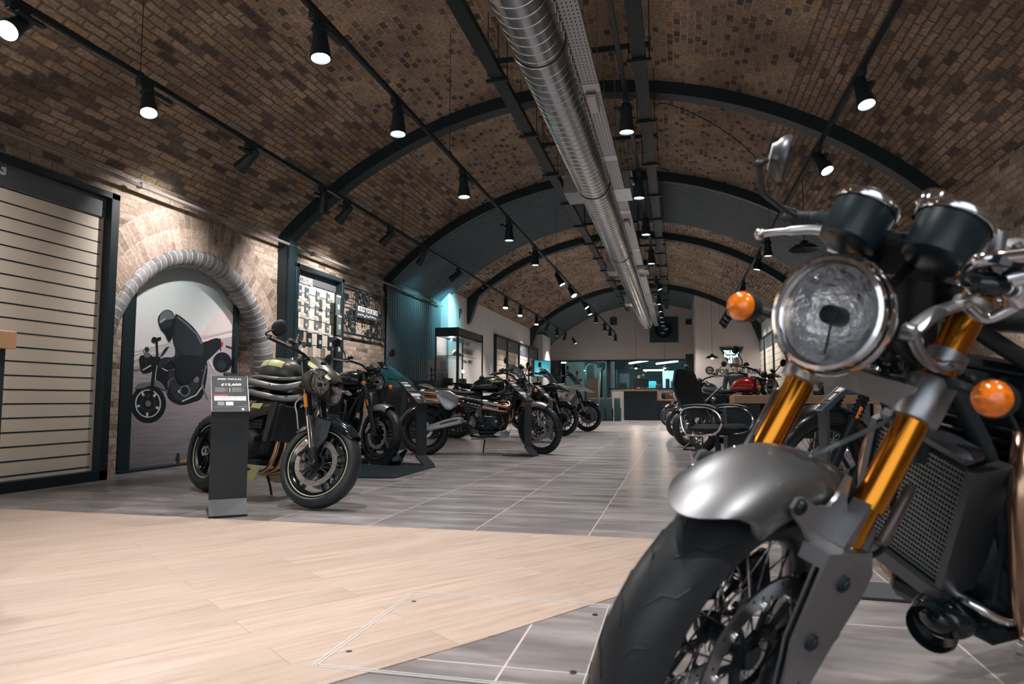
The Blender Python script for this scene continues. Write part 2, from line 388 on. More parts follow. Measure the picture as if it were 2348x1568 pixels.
# side walls: left with an arched recess at Y 5.5..8.5
WUV = lambda c, n: (c.y, c.z) if abs(n.x) > .5 else (c.x, c.z) if abs(n.y) > .5 else (c.x, c.y)
ZS = vz(XL, RV)+.02
AY0, AZ0, AR = 7.0, .95, 1.5
b = MB(); T = .30
def wallbox(b, y0, y1, z0, z1, x0=XL, t=T): b.box((x0-t/2, (y0+y1)/2, (z0+z1)/2), (t, y1-y0, z1-z0))
wallbox(b, -4.5, AY0-AR, 0, ZS); wallbox(b, AY0+AR, 12.2, 0, ZS)
na = 30
for i in range(na):
    a, c = pi-pi*i/na, pi-pi*(i+1)/na
    p = [(AY0+AR*cos(a), AZ0+AR*sin(a)), (AY0+AR*cos(c), AZ0+AR*sin(c)), (AY0+AR*cos(c), ZS), (AY0+AR*cos(a), ZS)]
    b.prism(p, (XL, 0, 0), (0, 1, 0), (0, 0, 1), (-T, 0, 0))
struct(b.build('wall_left', M_WALLB, uv=WUV))
b = MB(); b.box((XL-.75, AY0, 1.3), (.1, 3.6, 2.8)); b.box((XL-.5, AY0-1.56, 1.3), (.5, .12, 2.8)); b.box((XL-.5, AY0+1.56, 1.3), (.5, .12, 2.8)); b.box((XL-.5, AY0, 2.7), (.5, 3.2, .1))
struct(b.build('wall_recess', M_WALLB, uv=WUV))
# bullnose grey ring and soldier-brick ring round the recess
def ring(name, prof, mt, a0=0, a1=pi, leg=True, n=60):
    # prof: list of (radius, x)
    b = MB(); P = []
    if leg:
        P += [(1, 0, z, 0) for z in (0, .3, .6)]
    P += [(cos(a), sin(a), 0, 1) for a in [a0+(a1-a0)*i/n for i in range(n+1)]]
    if leg: P += [(-1, 0, z, 0) for z in (.6, .3, 0)]
    vs = []; uvs = []; L = 0
    for i, (c, s, z, k) in enumerate(P):
        for r, x in prof: vs.append((x, AY0+c*r, (AZ0+s*r) if k else z*AZ0/.9))
    q = len(prof); fs = [(i*q+j, i*q+j+1, (i+1)*q+j+1, (i+1)*q+j) for i in range(len(P)-1) for j in range(q-1)]
    b.add(vs, fs)
    def uv(c, nn):
        dy, dz = c.y-AY0, c.z-AZ0
        r = sqrt(dy*dy+dz*dz)
        if dz <= 0: return (abs(dy)+(XL-c.x), c.z if dy > 0 else 1.4*pi+(AZ0-c.z)+AZ0)
        return (r+(XL-c.x), atan2(dz, dy)*1.4+AZ0)
    return struct(b.build(name, mt, uv=uv))
ring('trim_1', [(1.52, XL-.02), (1.50, XL+.02), (1.46, XL+.045), (1.40, XL+.04), (1.34, XL), (1.31, XL-.06), (1.31, XL-.15), (1.34, XL-.16)], M_GREYB)
ring('trim_4', [(1.335, XL-.15), (1.335, XL-.70)], M_WALLB)
ring('trim_2', [(1.97, XL-.02), (1.96, XL+.006), (1.74, XL+.010), (1.73, XL+.004), (1.72, XL+.010), (1.51, XL+.006)], M_RINGB, a0=.12, a1=pi-.02, leg=False)
b = MB(); b.box((XL-.10, 5.66, .97), (.06, .46, 1.94)); struct(b.build('wall_recess', M_WALLB, uv=WUV))
b = MB(); b.prism([(7.72, 0), (8.33, 0), (8.33, .95)]+[(AY0+1.33*cos(a), AZ0+1.33*sin(a)) for a in [i*.12 for i in range(1, 9)]]+[(7.72, AZ0+1.33*sin(.99))], (XL-.40, 0, 0), (0, 1, 0), (0, 0, 1), (-.05, 0, 0)); struct(b.build('wall_recess', M_WALLB, uv=WUV))
b = MB(); wallbox(b, -4.5, 12.2, 0, ZS, x0=XR+T); struct(b.build('wall_right', M_WALLB, uv=WUV))
b = MB(); wallbox(b, 12.2, 29.6, 0, ZS, x0=XR+T); struct(b.build('wall_right', M_BLK))
b = MB(); wallbox(b, 12.2, 29.6, 0, ZS); struct(b.build('wall_left', M_BLK))
# white boxed-in walls further back
XW = -5.08
yc = on_x(1028, 800, XW).y
b = MB(); b.box(((XL+XW)/2, (yc+24.5)/2, 1.65), (XW-XL, 24.5-yc, 3.3)); struct(b.build('wall_left', M_WHITE))
XW4 = on_y(1268, 800, 24.9).x
b = MB(); b.box(((XL+XW+.25)/2, 26.3, 1.5), (XW+.25-XL, 1.6, 3.3)); struct(b.build('wall_left', M_WHITE))
XWR = 2.78
b = MB(); b.box(((XR+XWR)/2, 20.6, 1.7), (XR-XWR, 8.0, 3.4)); struct(b.build('wall_right', M_WHITE))
# projecting wall with the illuminated sign
YN = 24.6; xn = on_y(1594, 750, YN).x
b = MB(); pts = [(xn, 0)]+[(x, vz(x, RV-.02)) for x in [xn+(XR-xn)*i/12 for i in range(13)]]+[(XR, 0)]
b.prism(pts[::-1], (0, YN, 0), (1, 0, 0), (0, 0, 1), (0, 4.9, 0)); struct(b.build('wall_back', M_WHITE2))
# back wall over the glazing
YB = 29.5; zt = on_y(1440, 825, YB).z; zb = on_y(1440, 893, YB).z; xg0 = on_y(1284, 850, YB).x
b = MB(); pts = [(XL, zt)]+[(x, vz(x, RV)) for x in [XL+.0+(xn-XL)*i/24 for i in range(25)]]+[(xn, zt)]
b.prism(pts[::-1], (0, YB, 0), (1, 0, 0), (0, 0, 1), (0, .15, 0)); struct(b.build('wall_back', M_WHITE2))
xg1 = on_y(1396, 860, YB).x
b = MB(); b.box(((xg1+xn)/2, YB+.075, zb/2), (xn-xg1, .15, zb)); struct(b.build('wall_back', M_WHITE2))
b = MB(); b.box(((XL+xg0)/2, YB+.05, zt/2), (xg0-XL, .2, zt)); struct(b.build('wall_back', M_CORR))
# glazing
b = MB()
for x in (xg0, xg1, on_y(1586, 850, YB).x): b.box((x, YB, zt/2 if x < xg1+.01 else (zt+zb)/2), (.16 if x == xg1 else .1, .1, zt if x < xg1+.01 else zt-zb), 0)
b.box(((xg0+xn)/2, YB, zt-.03), (xn-xg0, .1, .06)); b.box(((xg1+xn)/2, YB, zb+.03), (xn-xg1, .1, .06))
wf = struct(b.build('window_1', M_BLACK))
b = MB(); b.box(((xg0+xg1)/2, YB+.02, zt/2), (xg1-xg0, .012, zt)); b.box(((xg1+xn)/2, YB+.02, (zt+zb)/2), (xn-xg1, .012, zt-zb)); b.build('window_pane', M_GLASS, wf)
# workshop behind the glass
M_WSH = mat('workshop_dark_wall', (.03, .06, .065), .8, noise=.5, nscale=.8)
M_CONC = mat('stained_concrete', (.16, .17, .15), .8, noise=.5, nscale=1.1)
b = MB(); b.box((-1.15, 36.5, 1.8), (9.2, .2, 4)); b.box((-5.8, 33.2, 1.8), (.2, 6.8, 4)); b.box((3.2, 33.2, 1.8), (.2, 6.8, 4)); b.box((-1.15, 33.3, 3.6), (9.2, 7.0, .2)); struct(b.build('wall_workshop', M_WSH))
def slab_px(name, px0, py0, px1, py1, y, m, d=.1, st=True):
    a, c = on_y(px0, py0, y), on_y(px1, py1, y); b = MB()
    b.box(((a.x+c.x)/2, y+d/2, (a.z+c.z)/2), (abs(c.x-a.x), d, abs(a.z-c.z))); o = b.build(name, m); return struct(o) if st else o
slab_px('wall_workshop', 1296, 822, 1392, 946, 34.5, M_CONC)
slab_px('wall_workshop', 1398, 822, 1409, 946, 31.5, mat('white_paint', (.35, .38, .38), .7))
slab_px('wall_workshop', 1519, 850, 1566, 946, 33.0, mat('white_paint'))
# ribs
def rib(y, wy=.2, post=True, depth=.16, xl=XL, xr=XR):
    b = MB(); P = []
    h = math.asin((CX-xl)/RR); g = math.asin((xr-CX)/RR); n = 56
    for i in range(n+1):
        a = -h+(h+g)*i/n; P.append((a, sin(a), cos(a)))
    for (r0, r1, w2) in ((RR, RR+.02, wy), (RR+.02, RR+depth, wy*.86), ):
        rings = [[V((CX+s*r0, y-w2/2, CZ+c*r0)), V((CX+s*r0, y+w2/2, CZ+c*r0)), V((CX+s*r1, y+w2/2, CZ+c*r1)), V((CX+s*r1, y-w2/2, CZ+c*r1))] for a, s, c in P]
        b.loft(rings)
    if post:
        for x, sg in ((xl, 1), (xr, -1)):
            zt_ = CZ+sqrt(RR**2-(x+sg*.17-CX)**2)+.03
            b.box((x+sg*.085, y, zt_/2), (.17, wy*.86, zt_)); b.box((x+sg*.18, y, zt_/2-.02), (.02, wy, zt_-.06))
    return struct(b.build('trim_3', M_BLACK))
rib(8.62); rib(16.75, post=False, xl=XW+.0, xr=XWR+.0); rib(24.5, post=False, xl=XW, xr=XWR)
for y in (12.15,):
    rib(y, wy=.09, post=False, depth=.17)
# triangular feet of the further ribs
for y, x, sg in ((16.75, XW, 1), (24.5, XW, 1), (24.5, XWR, -1), (16.75, XWR, -1)):
    zf = CZ+sqrt(RR**2-(x-CX)**2); b = MB(); b.prism([(0, zf+.10), (0, zf-.42), (sg*.06, zf-.36), (sg*.32, zf+.30)], (x, y-.09, 0), (1, 0, 0), (0, 0, 1), (0, .18, 0)); struct(b.build('trim_3', M_BLACK))
# conduit pipe along the springing of the vault
b = MB(); x = -5.17; z0 = on_x(613, 540, x).z; z1 = on_x(1012, 700, x).z
b.tube([(x, -4, z0-.03), (x, 8.6, z0), (x, 15, z1)], .021, 8)
for k in range(10): b.box((x-.01, -1+k*1.7, z0-.002), (.07, .05, .05))
o = b.build('conduit_pipe', mat('grey_pipe', (.22, .20, .19), .5)); tag(o, 'long grey conduit pipe running along the foot of the left brick vault', 'pipe')

# ------------------------------------------------------------------ ceiling services
def track(px0, py0, px1, py1, z, name, label, y0=None, y1=None, w=.034, h=.036, m=None, drops=()):
    a, c = on_z(px0, py0, z), on_z(px1, py1, z); x = (a.x+c.x)/2
    ya, yb = (a.y if y0 is None else y0), (c.y if y1 is None else y1)
    b = MB(); b.box((x, (ya+yb)/2, z), (w, yb-ya, h)); b.box((x, (ya+yb)/2, z+h/2+.003), (w*.55, yb-ya, .012)); b.box((x, (ya+yb)/2, z-h/2-.001), (w*.35, yb-ya, .004), 1)
    o = b.build(name, [m or M_BLACK, M_DSTEEL]); tag(o, label, 'lighting track')
    for y in drops:
        d = MB(); d.rod((x, y, z), (x, y, vz(x)+.02), .0035, n=6); d.box((x, y, z+.02), (.03, .05, .03)); d.build('hanging_wire', M_BLACK, o)
    return x
ZT = 3.3
XA = track(306, 169, 1183, 692, ZT, 'lighting_track', 'long black lighting track nearest the left brick wall', -3, 26.5, drops=(on_x(310, 172, -4.15).y, 10, 16.2, 19.7, 23))
XB = track(721, 17, 1343, 692, ZT, 'lighting_track', 'black lighting track between the left wall track and the spiral duct', -3, 27.0, drops=(-.5, 6.8, 13.5, 19.5, 26.8))
XC = track(1390, 0, 1470, 400, ZT+.1, 'lighting_track', 'black lighting track just right of the perforated tray', -3, 26.5, drops=(3, 9, 15, 21, 26))
XE = track(2056, 0, 1814, 451, ZT, 'lighting_track', 'black lighting track on the right side of the vault', -3, 24.3, drops=(1.5, 11.2, 17, 24.2))

SPOTN = [0]
def spotlight(x, y, z, aim, label, group=None, power=1.0, warm=False, size=1.3, lit=True, k=0, teal=False):
    """aim: direction of the beam"""
    SPOTN[0] += 1
    t = thing('track_spotlight', label, 'spotlight', (x, y, z), group=group)
    d = V(aim).normalized(); S = size
    b = MB(); b.box((0, 0, -.035*S), (.036*S, .12*S, .05*S), b=.006); b.rod((0, .03*S, -.04*S), (0, .03*S, -.08*S), .010*S, n=8); b.build('track_adapter', M_BLACK, t)
    side = d.cross(V((0, 0, 1)))
    side = side.normalized() if side.length > .05 else V((1, 0, 0))
    p = V((0, .03*S, -.082*S))
    b = MB(); b.rod(p-side*.045*S, p+side*.045*S, .009*S, n=8)
    gx = side*.062*S; fw = V((0, 1, 0)) if k % 2 == 0 else V((0, -1, 0))
    q = fw.to_track_quat('X', 'Z').to_matrix()
    bb_ = MB(); bb_.blob([(-.07*S, 0, .002, .002), (-.066*S, 0, .020*S, .012*S), (.066*S, 0, .020*S, .012*S), (.07*S, 0, .002, .002)], n=12)
    b.add([p-gx+q @ v+fw*.03*S for v in bb_.v], bb_.f)
    b.build('driver_box', M_BLACK, t)
    b = MB(); o = p-d*.04*S
    b.lathe([(0, -.0*S), (.030*S, 0), (.034*S, .012*S), (.036*S, .06*S), (.050*S, .165*S), (.0535*S, .19*S), (.0535*S, .20*S), (.048*S, .20*S), (.046*S, .185*S), (0, .183*S)], o, d, 20)
    for i in range(4): b.lathe([(.0345*S, .014*S+i*.011*S), (.039*S, .016*S+i*.011*S), (.039*S, .019*S+i*.011*S), (.0345*S, .021*S+i*.011*S)], o, d, 16)
    hd = b.build('lamp_head', M_BLACK, t)
    b = MB(); b.lathe([(0, 0), (.045*S, 0)], o+d*.190*S, d, 20); b.lathe([(.045*S, 0), (0, -.0001)], o+d*.1895*S, d, 20)
    b.build('lamp_lens', (M_LAMPON2 if warm else M_LAMPON) if lit else M_GLASS, hd)
    if power > 0:
        l = bpy.data.lights.new('spot_beam', 'SPOT'); l.energy = SPOT_W*power; l.spot_size = rad(92); l.spot_blend = .85; l.shadow_soft_size = .035
        l.color = (.35, .92, 1) if teal else (1, .86, .78) if warm else (1, .93, .90)
        lo = bpy.data.objects.new('spot_beam', l); COL.objects.link(lo); lo.parent = t
        lo.location = o+d*.215*S; lo.rotation_euler = d.to_track_quat('-Z', 'Y').to_euler()
    return t
ORD = 'first second third fourth fifth sixth seventh eighth ninth tenth eleventh twelfth thirteenth fourteenth fifteenth sixteenth seventeenth eighteenth'.split()
def run(X, Z, lamps, where, group):
    for i, (px, aim, pw, kw) in enumerate(lamps):
        y = px if isinstance(px, float) else on_z(px[0], px[1], Z).y if isinstance(px, tuple) else on_x(px, 500, X).y
        if y > 14: pw *= 2.3
        how = kw.pop('how', 'pointing down')
        spotlight(X, y, Z, aim, 'track spotlight %s, %s from front on the %s' % (how, ORD[i], where), group, pw, k=i, **kw)
DN = (0, 0, -1)
run(XA, ZT, [(1.9, (-.85, .42, -.5), 5.0, dict(how='added unseen for the slat wall')), (12, (.25, -.75, -.75), 1.2, dict(how='with glaring lens')), (318, (.35, -.3, -1), 1.0, dict(how='tilted to the right')), (570, (-.75, .05, -.62), 1.1, dict(how='turned to the arched recess')),  # first lamp is added out of view to brighten the slat wall
    (738, (-.2, .2, -1), .9, {}), (795, (-.75, .15, -.75), 1.0, dict(how='turned to the wall')), (895, (-.8, .15, -.7), 1.2, dict(how='turned to the wall')), (973, (-.5, .1, -.8), .9, dict(how='turned to the wall')),
    (1052, (-.9, .25, -.55), .2, dict(teal=True, how='turned to the corrugated wall')), (1112, (-.9, .3, -.5), .45, dict(teal=True, how='turned to the white wall')), (1160, (.0, -.35, -1), 1.0, dict(warm=True, how='glowing warmly')), (1193, (.0, -.35, -1), 1.0, dict(warm=True, how='glowing warmly')), (1230, (0, -.3, -1), 1.0, dict(warm=True, how='glowing warmly')),
    (1256, (-.4, .2, -.8), .6, {}), (1276, DN, .6, {}), (1295, (-.3, .1, -1), .6, {}), (1312, (.6, 0, -.9), .6, {})], 'left wall track', 'spotlights on the left wall track')
run(XB, ZT, [(.9, DN, 1.0, {}), (2.45, DN, 1.0, {}), (716, (.12, -.12, -1), 1.3, dict(how='with round white lens')), (905, (.05, -.1, -1), 1.1, {}), (1060, (.05, -.05, -1), 1.0, {}), (1166, DN, 1.0, {}), (1226, DN, 1.0, {}), (1277, (.5, -.1, -.9), .8, {}), (1306, (.5, -.4, -.8), .8, dict(how='tilted to the right')),
    (1333, (.6, -.1, -.8), .7, dict(how='tilted to the right')), (1346, (.3, -.1, -.9), .6, {}), (1364, DN, .6, {}), (1384, DN, .6, {}), (1396, DN, .6, {}), (1408, DN, .6, {}), (1419, (.5, 0, -1), .6, {})], 'track left of the duct', 'spotlights on the track left of the duct')
run(XC, ZT+.1, [(1.2, DN, 1.0, {}), (2.85, (-.05, -.1, -1), 1.0, {}), ((1417, 222), (0, 0, -1), 1.2, {}), ((1465, 392), DN, 1.1, {}), ((1470, 488), DN, 1.0, {}), ((1493, 563), DN, .9, {}), (15.2, (.4, 0, -1), .8, {}), (17.5, DN, .8, {}),
    (19.0, DN, .7, {}), (20.4, DN, .7, {}), (21.6, DN, .6, {}), (22.7, DN, .6, {}), (24.0, (.4, 0, -1), .6, {}), (25.3, (-.3, 0, -1), .6, {})], 'track right of the duct', 'spotlights on the track right of the duct')
run(XE, ZT, [(.2, (-.3, .3, -1), 1.0, {}), (2.2, (-.2, .2, -1), .9, {}), (1988, (.12, -.35, -1), 1.2, dict(how='with round white lens')), (1882, (.35, -.45, -.9), 1.1, dict(how='tilted to the right')), (11.4, DN, .9, {}), (12.6, (-.2, 0, -1), .8, {}),
    (15.5, (-.2, 0, -1), .8, {}), (18.5, (-.3, 0, -1), .8, {}), (20.0, (.6, .2, -.8), .2, {}), (21.2, (.7, 0, -.7), .2, {}), (22.3, (.7, 0, -.7), .2, {}), (23.3, (.7, .1, -.7), .3, {})], 'right side track', 'spotlights on the right side track')

# spiral duct
b = MB(); zc = 3.4; xd = -.955; rd = .205; prof = []
y = -4.0
P = [(0, .0)]
n = 28; vs = []; ys = []
while y < 24.3:
    ys += [(y, rd), (y+.112, rd), (y+.114, rd+.0045), (y+.121, rd+.0045)]; y += .124
ys = [(a, r) for a, r in ys]
for a, r in ys:
    for k in range(n):
        t = 2*pi*k/n; vs.append((xd+r*cos(t), a+.05*t/(2*pi), zc+r*sin(t)))
fs = [(i*n+k, (i+1)*n+k, (i+1)*n+(k+1) % n, i*n+(k+1) % n) for i in range(len(ys)-1) for k in range(n)]
fs.append(tuple(range((len(ys)-1)*n, len(ys)*n)))
b.add(vs, fs); du = b.build('spiral_duct', M_GALV, ang=30); tag(du, 'long galvanised spiral air duct hanging under the crown of the vault', 'duct')
b = MB(); b.lathe([(rd+.01, 0), (rd+.014, .02), (rd+.014, .10), (rd+.01, .12)], (xd, 24.2, zc), (0, 1, 0), 28); b.sphere((xd, 24.35, zc-.05), (rd, rd, rd)); b.build('duct_elbow', M_GALV, du)
for i, y in enumerate((1.5, 4.9, 8.4, 12.5, 16.9, 20.5)):
    b = MB(); b.lathe([(rd+.007, 0), (rd+.012, .004), (rd+.012, .04), (rd+.007, .044)], (xd, y, zc), (0, 1, 0), 28); b.rod((xd, y+.02, zc+rd), (xd, y+.02, vz(xd)+.02), .005, n=6); b.build('duct_hanger', M_GALV, du)
for i, (px, py, sz) in enumerate(((1345, 455, .5), (1425, 628, .5), (1460, 700, .5))):
    p = on_z(px, py, zc); b = MB(); b.box((xd, p.y, zc+.12), (.86, .55, .22), b=.005); b.box((xd, p.y, zc+.235), (.9, .59, .012)); b.build('branch_box', M_GALV, du)
# perforated cable tray
a = on_z(1258, 0, 3.4); c = on_z(1310, 0, 3.4); xt = -.675; wt = .145; zt_ = 3.42
M_PERF = mat('perforated_galvanised', (.46, .47, .48), .45, metal=.8)
N, L, bb = nodes(M_PERF); tc = N.new('ShaderNodeTexCoord'); mp = N.new('ShaderNodeMapping'); L.new(tc.outputs['Object'], mp.inputs[0]); mp.inputs['Scale'].default_value = (33, 20, 1)
vf = N.new('ShaderNodeVectorMath'); vf.operation = 'FRACTION'; L.new(mp.outputs[0], vf.inputs[0])
vd = N.new('ShaderNodeVectorMath'); vd.operation = 'SUBTRACT'; L.new(vf.outputs[0], vd.inputs[0]); vd.inputs[1].default_value = (.5, .5, 0)
vm = N.new('ShaderNodeVectorMath'); vm.operation = 'MULTIPLY'; L.new(vd.outputs[0], vm.inputs[0]); vm.inputs[1].default_value = (1.5, 1, 0)
vl = N.new('ShaderNodeVectorMath'); vl.operation = 'LENGTH'; L.new(vm.outputs[0], vl.inputs[0]); lt = N.new('ShaderNodeMath'); lt.operation = 'LESS_THAN'; lt.inputs[1].default_value = .23; L.new(vl.outputs['Value'], lt.inputs[0])
mx = N.new('ShaderNodeMixRGB'); L.new(lt.outputs[0], mx.inputs[0]); mx.inputs[1].default_value = (.50, .50, .51, 1); mx.inputs[2].default_value = (.012, .018, .02, 1); L.new(mx.outputs[0], bb.inputs['Base Color'])
b = MB(); b.box((xt, 11, zt_), (wt, 30, .004)); b.box((xt-wt/2, 11, zt_+.025), (.003, 30, .05)); b.box((xt+wt/2, 11, zt_+.025), (.003, 30, .05))
tr = b.build('perforated_tray', M_PERF); tag(tr, 'pale perforated metal cable tray running alongside the spiral duct', 'cable tray')
for k, y in enumerate([2.9, 4.9+.9, 7.6, 9.9, 12.5, 15.2, 18, 21]):
    b = MB(); b.box((xt, y, zt_-.005), (wt+.012, .16, .008)); b.rod((xt-.06, y, zt_), (xt-.06, y, vz(xt)), .004, n=6); b.rod((xt+.06, y, zt_), (xt+.06, y, vz(xt)), .004, n=6); b.build('tray_coupler', M_GALV, tr)
for k, py in enumerate((245, 520, 640)):
    p = on_z(1340+k*40, py, zt_-.05); b = MB(); b.box((xt-.01, p.y, zt_-.03), (.09, .34, .045), b=.01); tag(b.build('emergency_light', mat('white_plastic', (.62, .60, .58), .4)), 'small white emergency light under the perforated tray, %s from the front' % ORD[k], 'emergency light', 'emergency lights under the tray')
# dark cable trays either side with cross rails
for x, lab, yy in ((-1.72, 'left', 26), (-.30, 'right', 26)):
    b = MB(); z = 4.0 if x < -1 else 4.05
    b.box((x, 11, z), (.13, 30, .008)); b.box((x-.065, 11, z+.03), (.008, 30, .06)); b.box((x+.065, 11, z+.03), (.008, 30, .06))
    o = b.build('cable_tray', M_BLACK); tag(o, 'dark cable tray on the %s side of the spiral duct' % lab, 'cable tray')
    k = 0; y = 2.0
    while y < 25:
        d = MB(); d.box((x, y, z-.02), (.24, .042, .028)); d.rod((x-.10, y, z), (x-.10, y, vz(x)), .005, n=6); d.rod((x+.10, y, z), (x+.10, y, vz(x)), .005, n=6); d.build('support_bracket', M_DSTEEL, o); y += 1.55
for k, y in enumerate([4.3, 6.6, 9.0, 10.8, 13.4, 15.6, 18.0, 20.2, 22.6]):
    b = MB(); z = 4.16; b.box((-1.0, y, z), (1.62, .041, .041)); b.box((-1.0, y, z-.022), (1.62, .02, .004), 1)
    for x in (-1.7, -.3): b.rod((x, y, z), (x, y, vz(x)), .005, n=6)
    tag(b.build('strut_rail', [M_DSTEEL, M_BLACK]), 'dark channel rail crossing above the spiral duct, %s from the front' % ORD[k], 'strut rail', 'channel rails above the duct')
# cable looping across the vault on the right
b = MB(); pts = [on_z(px, py, 4.15) for px, py in ((1502, 330), (1524, 319), (1585, 327), (1645, 341), (1700, 360), (1735, 377))]
b.tube(spl([V((p.x, p.y, vz(p.x)-.03)) for p in pts], 5), .006, 6); tag(b.build('loose_cable', M_BLK), 'thin black cable looping across the brick vault right of the duct', 'cable')
# projector hung from the vault
p = on_y(1465, 607, 14.2)
t = thing('projector', 'black projector box with trailing cables hanging beside the duct', 'projector', p)
b = MB(); b.box((0, 0, 0), (.34, .40, .12), b=.02); b.build('housing', M_BLACK, t)
b = MB(); b.rod((0, 0, .05), (0, 0, vz(p.x)-p.z), .02, n=10); b.build('ceiling_pole', M_BLACK, t)
b = MB(); b.tube(spl([(-.15, 0, .05), (-.3, 0, .12), (-.28, 0, .0), (-.12, .0, .22), (0, 0, .3)], 6), .008, 6); b.tube(spl([(-.15, .05, .0), (-.36, .05, .02), (-.25, .05, .16), (-.02, .0, .26)], 6), .006, 6); b.build('cable', M_BLACK, t)
b = MB(); b.lathe([(0, 0), (.04, 0), (.045, .03), (.035, .03), (.03, .01), (0, .01)], (0, -.2, 0), (0, -1, 0), 16); b.build('lens', M_GLOSS, t)
# ceiling speakers, extract fan, wall speakers
def speaker(px, py, fix, label, yaw=0, s=1.0):
    t = thing('wall_speaker', label, 'speaker', fix, yaw)
    b = MB(); b.box((0, -.10, 0), (.20*s, .17*s, .26*s), R=Mx.Rotation(rad(-15), 3, 'X'), b=.02); b.build('cabinet', M_BLACK, t)
    b = MB(); b.rod((0, 0, 0), (0, -.08, 0), .014); b.build('wall_bracket', M_BLACK, t)
    b = MB(); b.box((0, -.19*s, -.022), (.17*s, .005, .22*s), R=Mx.Rotation(rad(-15), 3, 'X')); b.build('grille', M_BLK, t)
speaker(0, 0, on_x(1056, 720, XW), 'black loudspeaker on the white wall above the glass showcase', -rad(55))
speaker(0, 0, on_x(1727, 782, XWR), 'black loudspeaker on the right wall next to the slat panels', rad(50), 1.1)
p = on_y(1522, 756, YB); t = thing('extractor_fan', 'square dark extractor fan high on the back wall', 'fan', p)
b = MB(); b.box((0, -.03, 0), (1.15, .06, 1.05)); b.build('back_plate', M_TRIM, t)
b = MB(); b.lathe([(0, .05), (.2, .05), (.24, 0), (.30, -.03), (.34, 0), (.34, .06)], (-.02, -.10, 0), (0, -1, 0), 24); b.build('fan_ring', M_BLACK, t)
p = on_y(1407, 737, YB); b = MB(); b.box((p.x, YB-.04, p.z), (.28, .08, .3), b=.01); tag(b.build('access_panel', M_TRIM), 'small grey access panel on the back wall left of the duct end', 'panel')
p = on_y(1579, 737, YB-.3); b = MB(); b.box((p.x, YB-.1, p.z), (.24, .2, .2), b=.01); tag(b.build('security_sensor', M_BLACK), 'small black box high at the right end of the back wall', 'sensor')
# pendant lamps
def pendant(px, py, y, label, lit=True):
    p = on_y(px, py, y); t = thing('pendant_lamp', label, 'pendant lamp', p, group=None)
    b = MB(); b.lathe([(.03, .12), (.05, .10), (.06, .07), (.14, .05), (.21, -.01), (.22, -.02), (.20, -.01), (.10, .04), (0, .05)], (0, 0, 0), (0, 0, 1), 24); b.build('lamp_shade', M_BLACK, t)
    b = MB(); b.rod((0, 0, .12), (0, 0, vz(p.x)-p.z), .006, n=6); b.build('cord', M_BLACK, t)
    b = MB(); b.sphere((0, 0, -.01), .04, n=10, k=6); b.build('bulb', M_LAMPON2 if lit else M_GLASS, t)
    if not lit: return
    l = bpy.data.lights.new('bulb_glow', 'POINT'); l.energy = 12; l.color = (1, .8, .6); l.shadow_soft_size = .05; lo = bpy.data.objects.new('bulb_glow', l); COL.objects.link(lo); lo.parent = t; lo.location = (0, 0, -.08)
pendant(1633, 820, 23.0, 'black pendant lamp with lit bulb hanging left of the triangular sign')
pendant(1524, 843, 26.0, 'black pendant lamp hanging in front of the right end of the glazing')
pendant(1458, 843, 26.6, 'black pendant lamp hanging over the reception counter')
p = on_y(1845, 570, 10.5); pendant(1845, 570, 10.5, 'dark pendant lamp hanging behind the nearest motorcycle headlamp', lit=False)

# ------------------------------------------------------------------ hatch frame in the floor
h0, h1, h2 = on_z(945, 1360), on_z(1405, 1388), on_z(720, 1530)
x0, x1, y1, y0 = h0.x, h1.x, (h0.y+h1.y)/2, h2.y
t = thing('floor_hatch', 'square floor access hatch with thin silver edging across the oak and tile', 'floor hatch', (x0, y0, 0))
b = MB(); W_, D_ = x1-x0, y1-y0
for k in (0, 1):
    o_ = k*.012; z_ = .0035
    for c, d in (((W_/2, 0+o_, z_), (W_, .004, .003)), ((W_/2, D_-o_, z_), (W_, .004, .003)), ((o_, D_/2, z_), (.004, D_, .003)), ((W_-o_, D_/2, z_), (.004, D_, .003))): b.box(c, d)
b.build('edging', mat('pale_metal_edging', (.62, .62, .62), .4, metal=.2), t)
for x, y in ((.05, .13), (.05, D_-.12), (W_-.05, .13), (W_-.05, D_-.12)):
    b = MB(); b.lathe([(0, .004), (.007, .004), (.009, .0035), (.010, .003)], (x, y, 0), (0, 0, 1), 14); b.build('lifting_key_hole', M_BLK, t)

# ------------------------------------------------------------------ slat wall on the left
def slatpanel(name, label, X, sg, ya, yb, z0, z1, zh, ys0, ys1, n, z_first, z_last, mark=None, group=None, fw=.09, dep=.12):
    """a framed slat board against a wall at X facing sg"""
    t = thing(name, label, 'slat wall display', (X, (ya+yb)/2, 0), group=group)
    y_ = lambda y: y-(ya+yb)/2
    b = MB()
    for c, d in ((((y_(ya)+fw/2), (z0+z1)/2), (fw, z1-z0)), (((y_(yb)-fw/2), (z0+z1)/2), (fw, z1-z0)), ((0, z1-.03), (yb-ya, .06)), ((0, z0+.045), (yb-ya, .09))):
        b.box((sg*dep/2, c[0], c[1]), (dep, d[0], d[1]), b=.004)
    b.build('frame', M_BLACK, t)
    b = MB(); b.box((sg*.02, 0, (z0+zh)/2), (.03, yb-ya-fw*1.5, zh-z0)); bo = b.build('slat_board', M_SLAT, t)
    b = MB()
    for i in range(n):
        z = z_first+(z_last-z_first)*i/(n-1); b.box((sg*.0352, (y_(ys0)+y_(ys1))/2, z), (.004, ys1-ys0, .011))
    b.build('groove', M_BLACK, bo)
    b = MB(); b.box((sg*.03, 0, (zh+z1)/2), (.05, yb-ya-fw*1.5, z1-zh)); hd = b.build('header_panel', mat('header_grey', (.10, .11, .125), .5), t)
    if mark: mark(hd, t)
    return t
